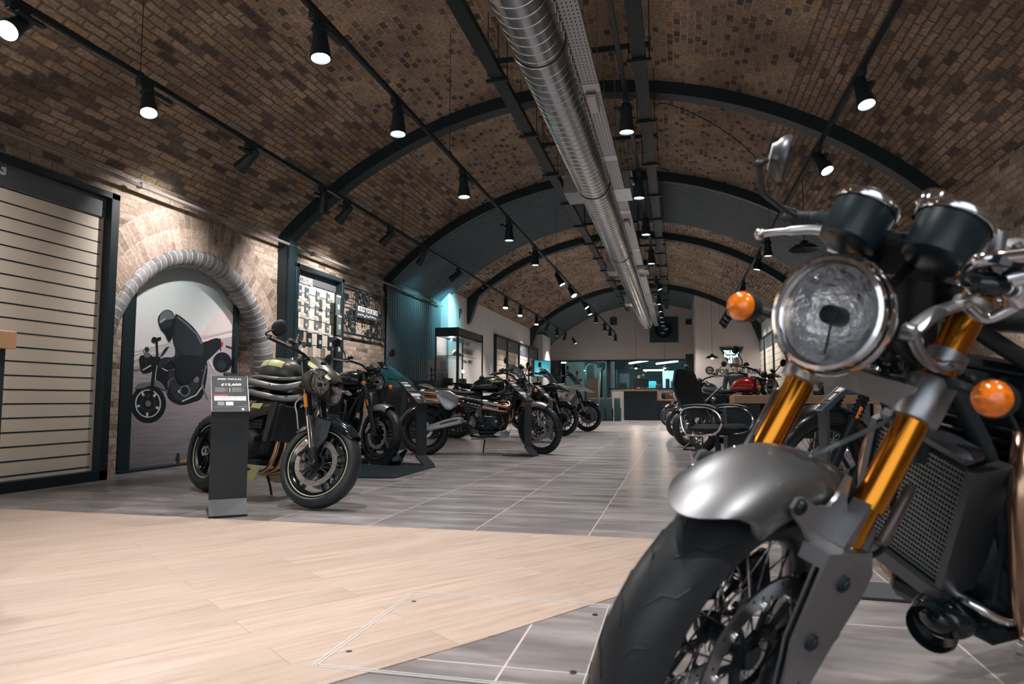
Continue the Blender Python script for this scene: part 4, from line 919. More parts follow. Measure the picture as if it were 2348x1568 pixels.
for q in ([(-.022, -.26), (.022, -.26), (.022, .09), (-.022, .09)], [(-.20, .03), (.20, .03), (.22, .075), (-.22, .075)], [(-.235, .115), (-.19, .115), (-.05, -.02), (-.09, -.02)], [(.235, .115), (.19, .115), (.05, -.02), (.09, -.02)], [(-.10, -.13), (-.055, -.21), (-.045, -.10), (-.07, -.04)], [(.10, -.13), (.055, -.21), (.045, -.10), (.07, -.04)]):
    b.face(q, (0, -.007, -.02), (1, 0, 0), (0, 0, 1))
b.build('lettering', M_NEON, t)
b = MB(); z = on_y(1660, 857, YN).z; p = on_y(1642, 857, YN); put_text(b, 'FOR THE RIDE', .235, (p.x, YN-.004, z), (1, 0, 0), (0, 0, 1), bold=.006, sx=1.0)
tag(b.build('wall_lettering', M_TEXTB), 'black FOR THE lettering on the pale far wall under the triangular sign', 'lettering')
p = on_y(1627, 849, YN-.01); b = MB(); b.lathe([(.08, 0), (.14, 0), (.14, .02), (.08, .02), (.08, 0)], p, (0, -1, 0), 20); b.box(p+V((0, -.015, 0)), (.2, .01, .04)); tag(b.build('round_emblem', M_TEXTB), 'round black emblem on the pale wall left of the FOR lettering', 'emblem')
# black column at the glazing end
p = on_y(1582, 812, 27.5); b = MB(); b.box((p.x, 27.5, p.z/2), (.34, .3, p.z), b=.01); tag(b.build('black_column', M_BLACK), 'free standing black column at the right end of the glazing', 'column')

# ------------------------------------------------------------------ reception
YR = 25.2
def bx_px(name, px0, py0, px1, py1, y, d, m, label, cat, z0=None, parent=None, bv=.01):
    a, c = on_y(px0, py0, y), on_y(px1, py1, y); zl = c.z if z0 is None else z0
    b = MB(); b.box(((a.x+c.x)/2, y+d/2, (a.z+zl)/2), (c.x-a.x, d, a.z-zl), b=bv); o = b.build(name, m, parent)
    if label: tag(o, label, cat)
    return o
a, c = on_y(1430, 893, YR), on_y(1507, 962, YR)
t = thing('reception_counter', 'charcoal reception counter with a high oak topped block and a lower wing', 'counter', ((a.x+c.x)/2, YR, 0)); O_ = t.location
b = MB(); b.box((0, .35, a.z/2-.03), (c.x-a.x, .7, a.z-.06), b=.005); b.build('front_block', M_STANDB, t)
b = MB(); b.box((0, .35, a.z-.03), (c.x-a.x+.06, .76, .06), b=.004); b.build('counter_top', M_OAK, t)
d = on_y(1560, 915, YR); b = MB(); b.box(((c.x+d.x)/2-O_.x, .38, d.z/2-.03), (d.x-c.x, .6, d.z-.06), b=.004); b.build('lower_wing', M_STANDB, t)
b = MB(); b.box(((c.x+d.x)/2-O_.x, .38, d.z-.03), (d.x-c.x, .66, .05), b=.004); b.build('wing_top', M_OAK, t)
p = on_y(1533, 916, YR+.3); t = thing('carry_bag', 'dark bag with a brown front on the lower reception wing', 'bag', (p.x, YR+.3, p.z))
b = MB(); b.blob([(-.25, .12, .02, .02), (-.2, .14, .10, .13), (0, .15, .12, .15), (.2, .13, .1, .12), (.25, .1, .02, .02)], n=14); b.build('bag_body', M_BLK, t)
b = MB(); b.box((.05, -.12, .10), (.34, .03, .17), b=.01); b.build('front_pocket', mat('brown_leather', (.09, .06, .045), .6), t)
p = on_y(1470, 884, YR+.35); t = thing('computer_monitor', 'black monitor seen from behind on the reception counter', 'monitor', (p.x, YR+.3, a.z))
b = MB(); b.box((0, 0, .25), (.55, .05, .33), b=.01); b.build('screen_back', M_BLACK, t)
b = MB(); b.box((0, 0, .06), (.06, .04, .14)); b.box((0, 0, .008), (.2, .16, .016)); b.build('stand', M_BLACK, t)
# receptionist
def skin_person(name, joints, edges, label, mat_, parent=None, root=0):
    me = bpy.data.meshes.new(name); me.from_pydata([j[:3] for j in joints], edges, []); o = bpy.data.objects.new(name, me); COL.objects.link(o)
    m = o.modifiers.new('skin', 'SKIN'); 
    for i, j in enumerate(joints): me.skin_vertices[0].data[i].radius = (j[3], j[4] if len(j) > 4 else j[3])
    me.skin_vertices[0].data[root].use_root = True
    s = o.modifiers.new('sub', 'SUBSURF'); s.levels = 2; s.render_levels = 2
    dg = bpy.context.evaluated_depsgraph_get(); dg.update(); nm = bpy.data.meshes.new_from_object(o.evaluated_get(dg)); bpy.data.objects.remove(o)
    nm.polygons.foreach_set('use_smooth', [True]*len(nm.polygons)); nm.materials.clear(); nm.materials.append(mat_)
    o = bpy.data.objects.new(name, nm); COL.objects.link(o)
    if parent: o.parent = parent
    return o
M_SKIN = mat('skin', (.42, .20, .14), .5); M_HAIR = mat('dark_hair', (.03, .02, .018), .7); M_NAVY = mat('dark_teal_shirt', (.02, .04, .05), .8)
p = on_y(1466, 870, 26.7)
t = thing('person', 'person with short dark hair standing behind the reception monitor', 'person', (p.x, 26.7, 0))
hz = p.z
J = [(0, 0, hz-.66, .15, .11), (0, 0, hz-.42, .16, .11), (0, 0, hz-.22, .15, .09), (0, 0, hz-.14, .055), (0, -.01, hz-.06, .075, .085), (0, -.015, hz+.02, .088, .10), (0, 0, hz+.09, .07, .08),
     (-.19, 0, hz-.22, .055), (-.24, -.03, hz-.48, .042), (-.16, -.25, hz-.55, .032), (-.12, -.33, hz-.54, .03), (.19, 0, hz-.22, .055), (.24, -.03, hz-.48, .042), (.16, -.25, hz-.55, .032), (.12, -.33, hz-.54, .03),
     (-.09, 0, hz-.78, .09), (-.1, 0, hz-1.15, .06), (-.1, 0, .06, .045), (.09, 0, hz-.78, .09), (.1, 0, hz-1.15, .06), (.1, 0, .06, .045)]
E_ = [(0, 1), (1, 2), (2, 3), (3, 4), (4, 5), (5, 6), (2, 7), (7, 8), (8, 9), (9, 10), (2, 11), (11, 12), (12, 13), (13, 14), (0, 15), (15, 16), (16, 17), (0, 18), (18, 19), (19, 20)]
skin_person('body', J, E_, None, M_SKIN, t)
J2 = [(x, y, z, *(r_ + .014 for r_ in rr)) for x, y, z, *rr in J]
skin_person('shirt', [J2[0], J2[1], J2[2], J2[7], J2[8], (-.2, -.14, hz-.52, .05), J2[11], J2[12], (.2, -.14, hz-.52, .05)], [(0, 1), (1, 2), (2, 3), (3, 4), (4, 5), (2, 6), (6, 7), (7, 8)], None, M_NAVY, t)
b = MB(); b.sphere((0, .02, hz+.075), (.092, .105, .085), n=14, k=8); b.build('hair', M_HAIR, t)
# padded blocks and far benches
for k, (pa, pb, pt) in enumerate(((1350, 1371, 913), (1373, 1386, 912), (1388, 1402, 912), (1406, 1420, 912))):
    a, c = on_y(pa, pt, 23.8), on_y(pb, 960, 23.8); t = thing('padded_seat', 'dark teal high backed seat by the reception, %s in the row' % ORD[k], 'seat', ((a.x+c.x)/2, 23.8+k*.1, 0), group='seats by the reception')
    w_ = c.x-a.x; b = MB(); b.prism([(0, 0), (0, a.z-.16), (.05, a.z), (.12, a.z), (.16, .45), (.55, .42), (.55, 0)], (-w_/2, 0, 0), (0, 1, 0), (0, 0, 1), (w_, 0, 0)); b.build('upholstery', mat('dark_teal_upholstery', (.018, .05, .058), .55), t)
    b = MB(); b.box((0, .09, a.z-.06), (w_*.96, .10, .13), b=.02); b.build('head_cushion', mat('teal_grey_vinyl', (.06, .10, .11), .5), t)
# workshop contents seen through the glass
def tube_light(px0, py0, px1, py1, y, k):
    a, c = on_y(px0, py0, y), on_y(px1, py1, y+.8); b = MB(); b.rod(a, c, .035, n=8); tag(b.build('tube_light', mat('lit_tube', (1, 1, 1), .4, emit=(.75, 1, 1), es=5)), 'lit white tube light in the workshop behind the glass, %s' % k, 'tube light', 'tube lights in the workshop')
tube_light(1443, 833, 1488, 826, 31, 'left upper'); tube_light(1505, 834, 1554, 828, 31, 'right upper'); tube_light(1476, 849, 1521, 848.6, 34, 'lower middle'); tube_light(1285, 831, 1297, 831, 31, 'far left')
for (px, py, e, y) in ((1480, 836, 60, 32), (1530, 835, 45, 32), (1340, 835, 45, 32.5)):
    p = on_y(px, py, y); l = bpy.data.lights.new('workshop_light', 'POINT'); l.energy = e; l.color = (.55, .95, 1); l.shadow_soft_size = .02; lo = bpy.data.objects.new('workshop_light', l); COL.objects.link(lo); lo.location = p-V((0, 0, .3))
bx_px('wooden_crate', 1345, 868, 1373, 952, 31.6, .5, M_OAK, 'tall plywood crate in the workshop seen through the left glass', 'crate', 0)
bx_px('tool_cabinet', 1420, 856, 1444, 952, 33.2, .5, M_GREYM, 'grey tool cabinet in the workshop left of the receptionist', 'cabinet', 0)
bx_px('parts_shelf', 1405, 846, 1415, 952, 32.6, .4, M_BLACK, 'narrow black parts shelf behind the glass near the door post', 'shelf', 0)
bx_px('roller_cabinet', 1484, 874, 1506, 952, 32.6, .5, mat('teal_cabinet', (.03, .2, .24), .4), 'teal roller cabinet in the workshop right of the receptionist', 'cabinet', 0)
t = thing('workshop_duct', 'dark pipework frame in the workshop behind the left glass', 'duct', (0, 33, 0)); b = MB(); pts = [on_y(px, py, 33) for px, py in ((1343, 950), (1343, 842), (1350, 834), (1368, 833))]; b.tube(pts, .06, 8)
pts = [on_y(px, py, 33) for px, py in ((1378, 950), (1378, 850), (1385, 842))]; b.tube(pts, .07, 8); b.M = Mx.Translation((0, -33, 0)); b.v = [v+V((0, -33, 0)) for v in b.v]; b.build('pipe', M_BLACK, t)
b = MB(); a, c = on_y(1369, 831, 32.8), on_y(1386, 842, 32.8); b.box(((a.x+c.x)/2, 0, (a.z+c.z)/2), (c.x-a.x, .5, a.z-c.z)); b.build('lamp_hood', M_BLACK, t)
rnd = random.Random(11)
for k in range(14):
    px = 1418+11.1*k+rnd.uniform(0, 5); py = rnd.uniform(862, 890); p = on_y(px, py, rnd.uniform(31, 33)); b = MB(); b.box((p.x, p.y, p.z/2), (rnd.uniform(.15, .4), .3, p.z), b=.02)
    if 1478 < px < 1508 or 1440 < px < 1476: continue
    tag(b.build('workshop_machine', [M_BLACK, M_TRIM, M_GREYM][k % 3]), 'dark workshop machine behind the glazing, %s from the door post' % ORD[k], 'machine', 'machines behind the glazing')

# ------------------------------------------------------------------ desk, chair and cabinet on the right
YD = 7.7; a = on_y(1684, 906, YD); c = on_y(1684, 925, YD); xr_ = on_y(1912, 910, YD).x
t = thing('sales_desk', 'long desk with a thick oak top behind the office chair', 'desk', (a.x, YD, 0))
b = MB(); b.box(((xr_-a.x)/2+.3, .35, (a.z+c.z)/2), (xr_-a.x+.6, .75, a.z-c.z), b=.004); b.build('desk_top', M_OAK, t)
x0 = on_y(1656, 1000, YD).x-a.x; 
b = MB(); b.box((.09, .32, c.z/2), (.34, .6, c.z), b=.005); b.build('pedestal', M_BLACK, t)
b = MB(); b.box((.60, .5, c.z-.19), (1.0, .03, .38)); b.build('modesty_panel', M_BLACK, t)
p = on_y(1877, 904, YD+.3); b = MB(); b.lathe([(0, 0), (.045, 0), (.055, .01), (.052, .10), (.046, .10), (.046, .02), (0, .02)], (p.x, YD+.3, a.z), (0, 0, 1), 20); tag(b.build('pen_pot', M_BLACK), 'black pot standing on the oak desk top', 'pot')
a2, c2 = on_y(1850, 840, 10.6), on_y(1900, 950, 10.6); b = MB(); b.box(((a2.x+c2.x)/2+.12, 10.8, a2.z/2), (c2.x-a2.x+.24, .4, a2.z), b=.005); tag(b.build('white_cabinet', mat('white_laminate', (.6, .6, .6), .4)), 'tall white cabinet standing beyond the oak desk', 'cabinet')

def chair(P, yaw, label):
    t = thing('office_chair', label, 'chair', (P.x, P.y, 0), yaw)   # faces +x
    b = MB(); b.blob([(-.24, .46, .05, .01), (-.22, .46, .20, .035, .04), (0, .46, .24, .035, .05), (.2, .47, .23, .04, .05), (.27, .455, .12, .015, .02)], n=24); b.build('seat', mat('black_seat_fabric', (.015, .022, .026), .9), t)
    b = MB(); prof = []
    for i in range(11):
        s = i/10; z = .56+s*.50; x = -.23-.04*sin(s*pi)-.20*s; hw = .17+.06*sin(s*pi*.8) if s < .8 else .205-.05*(s-.8)/.2
        prof.append((x, z, hw))
    for sgn in (0,):
        vs = []; nn = 12
        for x, z, hw in prof:
            for k in range(nn+1):
                u = -1+2*k/nn; vs.append(V((x+.05*u*u, u*hw, z-.02*u*u)))
        fs = [(i*(nn+1)+k, i*(nn+1)+k+1, (i+1)*(nn+1)+k+1, (i+1)*(nn+1)+k) for i in range(10) for k in range(nn)]
        b.add(vs, fs); b.add([v-V((.018, 0, 0)) for v in vs], [f[::-1] for f in fs])
    b.build('backrest', mat('black_mesh_fabric', (.012, .018, .022), .55), t)
    b = MB(); edge = [vs[i*(nn+1)] for i in range(11)]+[vs[10*(nn+1)+k] for k in range(1, nn)]+[vs[i*(nn+1)+nn] for i in range(10, -1, -1)]
    b.tube([e-V((.009, 0, 0)) for e in edge], .012, 8); b.tube([(-.24, 0, .42), (-.33, 0, .55), (-.36, 0, .75)], .022, 8, flat=1.6); b.build('back_frame', M_BLACK, t)
    for s in (-1, 1):
        b = MB(); b.tube(spl([(-.20, s*.27, .66), (-.24, s*.28, .60), (-.22, s*.28, .46), (-.16, s*.26, .40), (0, s*.22, .40), (.14, s*.26, .42), (.22, s*.28, .50), (.20, s*.28, .60), (.08, s*.28, .67), (-.1, s*.28, .675), (-.20, s*.27, .66)], 4), .012, 8); ar = b.build('armrest', M_CHROME, t)
        b = MB(); b.tube(spl([(-.22, s*.28, .675), (-.08, s*.28, .69), (.08, s*.28, .687), (.2, s*.28, .655)], 4), [.008]+[.026]*11+[.008], 10, flat=.55, up=(0, 1, 0)); b.build('arm_pad', M_BLACK, ar)
    b = MB(); b.rod((0, 0, .12), (0, 0, .30), .028); b.rod((0, 0, .28), (0, 0, .42), .016); b.box((0, 0, .41), (.2, .2, .03)); b.build('gas_column', M_BLACK, t)
    for k in range(5):
        a_ = 2*pi*k/5+.3; d_ = V((cos(a_), sin(a_), 0)); b = MB(); b.tube([V((0, 0, .13)), d_*.14+V((0, 0, .12)), d_*.31+V((0, 0, .075))], [.024, .02, .014], 8); lg = b.build('leg', M_CHROME, t)
        b = MB(); b.lathe([(0, -.02), (.024, -.02), (.028, -.01), (.028, .01), (.024, .02), (0, .02)], d_*.31+V((0, 0, .029)), (-sin(a_+.6), cos(a_+.6), 0), 14); b.rod(d_*.31+V((0, 0, .03)), d_*.31+V((0, 0, .08)), .007, n=6); b.build('caster', M_BLACK, lg)
    return t
p = on_z(1648, 1088); chair(p, rad(-36), 'black mesh office chair with chrome arms in front of the oak desk')
# mannequin with leather jacket
p = on_y(1688, 860, 17.0); t = thing('mannequin', 'pale headed mannequin in a black leather jacket below the triangular sign', 'mannequin', (p.x, 17.0, 0)); hz = on_y(1690, 831, 17).z
b = MB(); b.lathe([(.0, 0), (.16, .0), (.16, .02), (.02, .03), (.02, hz-.75), (.0, hz-.75)], (0, 0, 0), (0, 0, 1), 20); b.build('stand', M_CHROME, t)
b = MB(); b.sphere((0, -.01, hz), (.085, .105, .125), n=16, k=10); b.lathe([(.05, hz-.24), (.048, hz-.1)], (0, 0, 0), (0, 0, 1), 16); b.sphere((0, -.115, hz-.01), (.012, .016, .025), n=8, k=6); b.build('head', mat('beige_form', (.45, .35, .28), .5), t)
skin_person('leather_jacket', [(0, 0, hz-.80, .16, .11), (0, 0, hz-.55, .16, .12), (0, 0, hz-.30, .17, .11), (0, 0, hz-.20, .07), (-.21, 0, hz-.30, .07), (-.27, -.02, hz-.56, .055), (-.25, -.10, hz-.80, .04), (.21, 0, hz-.30, .07), (.27, -.02, hz-.56, .055), (.25, -.10, hz-.80, .04)],
            [(0, 1), (1, 2), (2, 3), (2, 4), (4, 5), (5, 6), (2, 7), (7, 8), (8, 9)], None, mat('black_leather', (.014, .02, .024), .3, bump=.5, nscale=60), t)

# ------------------------------------------------------------------ motorcycles: shared builders
# local frame of a bike: x forward, y to the bike's left, z up, origin on the floor under the front axle
def paint(name, col, rough=.25, metal=.3, coat=.8): return mat(name, col, rough, metal, coat=coat, noise=.02, nscale=500)
P_BLACK = paint('black_lacquer', (.008, .012, .014)); P_RED = paint('red_lacquer', (.42, .008, .015)); P_WHITE = paint('white_lacquer', (.62, .60, .59), metal=0)
P_SILVER = paint('silver_lacquer', (.20, .21, .222), .40, .85, .6); P_GREEN = paint('matt_olive_black', (.055, .058, .048), .38, .3, .1); P_LIME = paint('pale_lime', (.46, .48, .24), .4, 0, .2)
P_DKGREEN = paint('dark_green_lacquer', (.012, .022, .018)); P_GREYP = paint('grey_lacquer', (.16, .16, .17))
M_SEAT = mat('black_seat_leather', (.014, .017, .02), .5, bump=.4, nscale=90); M_BRONZE = mat('bronze_header', (.50, .32, .22), .25, metal=1)
M_PLASTIC = mat('black_plastic', (.012, .018, .022), .5); M_ENG = mat('black_engine_metal', (.018, .026, .032), .38, metal=.5); M_ENGS = mat('silver_engine_metal', (.34, .35, .36), .35, metal=.9)
M_REDCAL = mat('silver_caliper', (.50, .50, .51), .35, metal=.7); M_MESH = mat('radiator_core', (.02, .03, .035), .5, metal=.5)

def surf_line(root, secs, e, pts, sd, r, name, m):
    S1 = spl([V((q[0], q[1], q[2])) for q in secs], 6); T1 = spl([V((q[3], q[4] if len(q) > 4 else q[3], 0)) for q in secs], 6); out = []
    for x, t in pts:
        for i in range(len(S1)-1):
            if (S1[i].x-x)*(S1[i+1].x-x) <= 0:
                k = (x-S1[i].x)/((S1[i+1].x-S1[i].x) or 1); a = S1[i].lerp(S1[i+1], k); b_ = T1[i].lerp(T1[i+1], k)
                out.append(V((x, sd*(abs(cos(t))**(2/e)*a.z), a.y+abs(sin(t))**(2/e)*(b_.x if t > 0 else -b_.y)))); break
    b = MB(); b.tube(out, r, 6); return b.build(name, m, root)
def front_M(rake, steer, wb):
    """matrix of everything that turns with the handlebars"""
    ax = V((-sin(rake), 0, cos(rake))); P0 = V((-.27, 0, .85))
    return Mx.Translation(P0) @ Mx.Rotation(steer, 4, ax) @ Mx.Translation(-P0)
def wheel(root, M, c, R, w, kind, rim_m, name, disc_r=.155, discs=(1, -1), rimw=None, tread=None, lip=None, nsp=36, sp_m=None, nspoke=5, detail=True):
    c = V(c); rr = R-w*.62; rw = rimw or w*.62; q = lambda b: setattr(b, 'M', M)
    b = MB(); b.M = M
    if kind == 'spoke':
        b.lathe([(rr+.012, -rw/2), (rr+.014, -rw/2+.006), (rr-.002, -rw/2+.008), (rr-.022, -rw*.22), (rr-.026, 0), (rr-.022, rw*.22), (rr-.002, rw/2-.008), (rr+.014, rw/2-.006), (rr+.012, rw/2), (rr-.006, rw/2-.004), (rr-.030, rw*.2), (rr-.034, 0), (rr-.030, -rw*.2), (rr-.006, -rw/2+.004)], c, (0, 1, 0), 56 if detail else 32, closed=True)
    else:
        b.lathe([(rr+.010, -rw/2), (rr+.012, -rw/2+.010), (rr-.012, -rw*.36), (rr-.018, 0), (rr-.012, rw*.36), (rr+.012, rw/2-.010), (rr+.010, rw/2), (rr-.004, rw/2-.002), (rr-.028, rw*.30), (rr-.032, 0), (rr-.028, -rw*.30), (rr-.004, -rw/2+.002)], c, (0, 1, 0), 56 if detail else 32, closed=True)
        for k in range(nspoke):
            a = 2*pi*k/nspoke+.3; d = V((cos(a), 0, sin(a))); e = V((-sin(a), 0, cos(a)))
            for s in (-1, 1):
                off = e*(.016*s)
                b.loft([[c+d*.035+off*.8+e*x+V((0, y, 0)) for x, y in ((-.009, -.03), (.009, -.03), (.009, .03), (-.009, .03))], [c+d*(rr*.6)+off*1.3+e*x+V((0, y, 0)) for x, y in ((-.007, -.016), (.007, -.016), (.007, .016), (-.007, .016))], [c+d*(rr-.02)+off*2.2+e*x+V((0, y, 0)) for x, y in ((-.008, -.018), (.008, -.018), (.008, .018), (-.008, .018))]])
        b.lathe([(.0, -.045), (.04, -.045), (.045, -.03), (.045, .03), (.04, .045), (0, .045)], c, (0, 1, 0), 20)
    wh = b.build(name, rim_m, root)
    b = MB(); b.M = M; prof = []
    n = 16 if detail else 10
    for i in range(n+1):
        t = -pi*.80+pi*1.6*i/n; yy = sin(t)*w/2; rad_ = max((R-w*.43)+cos(t)*w*.43, rr+.013)
        if abs(t) > pi*.55: yy = (w/2*.96)*(1 if t > 0 else -1)*(1-(abs(t)-pi*.55)/(pi*.25)*.26)
        prof.append((rad_, yy))
    b.lathe([(rr+.010, prof[0][1]*.8)]+prof+[(rr+.010, prof[-1][1]*.8)], c, (0, 1, 0), 72 if detail else 36)
    if tread == 'knob':
        for k in range(44):
            a = 2*pi*k/44
            for j, yo in enumerate((-.62, -.22, .22, .62)):
                aa = a+(pi/44 if j % 2 else 0); t = yo*1.35; rad_ = (R-w*.43)+cos(t)*w*.43; d = V((cos(aa), 0, sin(aa))); nrm = (d*cos(t)+V((0, sin(t), 0))).normalized()
                e = V((-sin(aa), 0, cos(aa))); f = nrm.cross(e); p = c+d*rad_+V((0, sin(t)*w/2, 0)); b.box(p+nrm*.001, (.010, .030, .026 if j in (1, 2) else .020), R=Mx((nrm, e, f)).transposed())
    b_ty = b
    ty = b.build('tyre', M_RUBBER, wh)
    if tread == 'groove':
        b = MB(); b.M = M
        for k in range(22):
            a0 = 2*pi*k/22
            for s in (-1, 1):
                path = []
                for (t, da) in ((.16, 0), (.42, .10), (.74, .13), (.98, .26)):
                    a = a0+da+(pi/22 if s > 0 else 0); rad_ = (R-w*.43)+cos(t)*w*.43; path.append(c+V((cos(a)*rad_, s*sin(t)*w/2, sin(a)*rad_)))
                b.tube(path, [.0012, .0022, .0022, .0014], 5)
        b.build('tread_groove', M_BLK, ty)
    if lip:
        b = MB(); b.M = M
        for s in (-1, 1): b.tube([c+V((cos(a)*(rr-.001), s*(rw/2+.004), sin(a)*(rr-.001))) for a in [2*pi*i/64 for i in range(64)]], .0036, 5, closed=True)
        b.build('rim_stripe', lip, wh)
    if kind == 'spoke':
        b = MB(); b.M = M
        b.lathe([(0, -.055), (.022, -.055), (.03, -.04), (.030, -.034), (.018, -.03), (.018, .03), (.030, .034), (.03, .04), (.022, .055), (0, .055)], c, (0, 1, 0), 24); b.build('hub', M_ALU if rim_m == M_CHROME else M_ENG, wh)
        b = MB(); b.M = M
        for k in range(nsp):
            s = 1 if k % 2 else -1; a = 2*pi*k/nsp; cr = .62 if (k//2) % 2 else -.62
            p0 = c+V((cos(a+cr)*.029, s*.037, sin(a+cr)*.029)); p1 = c+V((cos(a)*(rr-.028), s*.006, sin(a)*(rr-.028))); b.rod(p0, p1, .0019, n=5)
            b.rod(p1-(p1-p0).normalized()*.018, p1, .0034, n=5)
        b.build('spokes', sp_m or M_CHROME, wh)
    for s in discs:
        b = MB(); b.M = M; y0 = s*.062
        nd = 48 if detail else 28
        b.lathe([(disc_r, y0-.0025), (disc_r, y0+.0025), (disc_r-.036, y0+.0025), (disc_r-.036, y0-.0025)], c, (0, 1, 0), nd, closed=True)
        if detail:
            for k in range(36):
                a = 2*pi*k/36; r_ = disc_r-.010-.009*(k % 3)
                b.rod(c+V((cos(a)*r_, y0-.003, sin(a)*r_)), c+V((cos(a)*r_, y0+.003, sin(a)*r_)), .0032, n=8, m=1)
        dk = b.build('brake_disc', [M_SATIN if not detail else M_ALU, M_BLK], wh)
        b = MB(); b.M = M; nb = 10
        for k in range(nb):
            a = 2*pi*k/nb; d = V((cos(a), 0, sin(a))); e = V((-sin(a), 0, cos(a))); b.rod(c+d*.05+V((0, y0*.9, 0)), c+d*(disc_r-.042)+e*.012+V((0, y0, 0)), .006, n=6)
            b.lathe([(0, .006), (.009, .006), (.0095, -.005), (0, -.005)], c+d*(disc_r-.038)+V((0, y0, 0)), (0, 1, 0), 10, m=1); 
        b.lathe([(.045, -.006), (.062, -.004), (.062, .004), (.045, .006)], c+V((0, y0*.9, 0)), (0, 1, 0), 24, closed=True)
        b.build('disc_carrier', [M_ENG, M_CHROME], dk)
    return wh
def headlight(root, M, c, r, depth, shell_m, rim_m, d=(1, 0, 0), name='headlight'):
    c = V(c); d = V(d).normalized(); b = MB(); b.M = M
    b.lathe([(0, -depth), (r*.45, -depth*.96), (r*.8, -depth*.72), (r*.98, -depth*.3), (r*1.0, -.012), (r*.975, -.010), (r*.965, -.05), (r*.6, -.068), (0, -.070)], c, d, 40); h = b.build(name, shell_m, root)
    b = MB(); b.M = M; b.lathe([(r*.99, -.020), (r*1.05, -.014), (r*1.06, -.002), (r*1.02, .008), (r*.95, .010), (r*.93, .002), (r*.93, -.012)], c, d, 40, closed=True); b.build('bezel', rim_m, h)
    b = MB(); b.M = M; pr = []
    for i in range(9): t = i/8; pr.append((r*.92*t+.012*(1-t), -.055*(1-t*t)-.006))
    b.lathe([(0, -.06)]+pr, c, d, 28)
    fx, fy = frame_of(d)
    for k in ():
        a = 2*pi*k/9+.2; q = c+fx*(cos(a)*r*.62)+fy*(sin(a)*r*.62)-d*.030; b.box(q, (r*.26, r*.10, .012), R=Mx((fx*cos(a)+fy*sin(a), fy*cos(a)-fx*sin(a), d)).transposed())
    b.build('reflector', M_REFL, h)
    b = MB(); b.M = M; b.lathe([(0, .012), (r*.17, .010), (r*.19, 0), (r*.19, -.03), (0, -.03)], c-d*.012, d, 20); b.tube([c-fy*r*.8-d*.035, c-fy*r*.1-d*.02], .0022, 6); b.build('bulb_shield', M_ENG, h)
    b = MB(); b.M = M; b.lathe([(0, .014), (r*.4, .012), (r*.75, .007), (r*.94, .0), (r*.94, -.003), (r*.75, .004), (r*.4, .009), (0, .011)], c, d, 36); b.build('lens', M_LENS, h)
    return h
def indicator(root, M, base, c, r=.028, d=(1, 0, 0), m=None):
    c = V(c); d = V(d).normalized(); b = MB(); b.M = M
    b.tube([base, V(c)-d*.02], [.010, .008], 8); b.lathe([(0, -.050), (r*.5, -.046), (r*.9, -.028), (r*1.03, -.006), (r*1.03, .0), (r*.9, .0)], c, d, 20); o = b.build('indicator', m or M_PLASTIC, root)
    b = MB(); b.M = M; b.lathe([(r*.97, -.002), (r*.96, .006), (r*.80, .016), (r*.45, .022), (0, .024)], c, d, 20); b.lathe([(0, 0), (r*.9, 0)], c+d*.002, d, 20); b.build('indicator_lens', M_AMBER, o)
    return o
def mirror_round(root, M, stem, c, n, r=.055, m=None, flat=1.0):
    """stem: path of the stalk, c: centre, n: direction the glass faces"""
    b = MB(); b.M = M; b.tube(spl(stem, 5), .0065, 8); o = b.build('mirror', m or M_PLASTIC, root); c = V(c); n = V(n).normalized()
    b = MB(); b.M = M; b.lathe([(0, -.026), (r*.5, -.024), (r*.9, -.012), (r, 0), (r*.97, .006), (r*.93, .004), (0, .003)], c, n, 28); b.build('mirror_shell', m or M_PLASTIC, o)
    b = MB(); b.M = M; b.lathe([(r*.94, .0045), (0, .0046)], c, n, 24); b.build('mirror_glass', M_MIRROR, o)
    return o
def mudguard(root, M, c, R, w, a0, a1, m, name='front_mudguard', dr=.035, skirt=.5, n=26, tip=0.0):
    c = V(c); b = MB(); b.M = M; rings = []
    K = 14
    for i in range(n+1):
        a = rad(a0+(a1-a0)*i/n); e = 1.0 if not tip else 1-tip*(abs(2*i/n-1)**4); out = []; inn = []
        for k in range(K+1):
            t = -pi/2+pi*k/K; y = sin(t)*w/2*e; rr_ = (R+dr)-(1-cos(t)**.75)*w*skirt*e
            out.append(c+V((cos(a)*rr_, y, sin(a)*rr_)))
            inn.append(c+V((cos(a)*(rr_-.003), y*.965, sin(a)*(rr_-.003))))
        rings.append(out+inn[::-1])
    b.loft(rings); return b.build(name, m, root)
def bolt(b, p, n, r=.008, m=0): b.lathe([(0, .006), (r*.55, .006), (r*.6, .004), (r, .004), (r, 0)], p, n, 10, m)

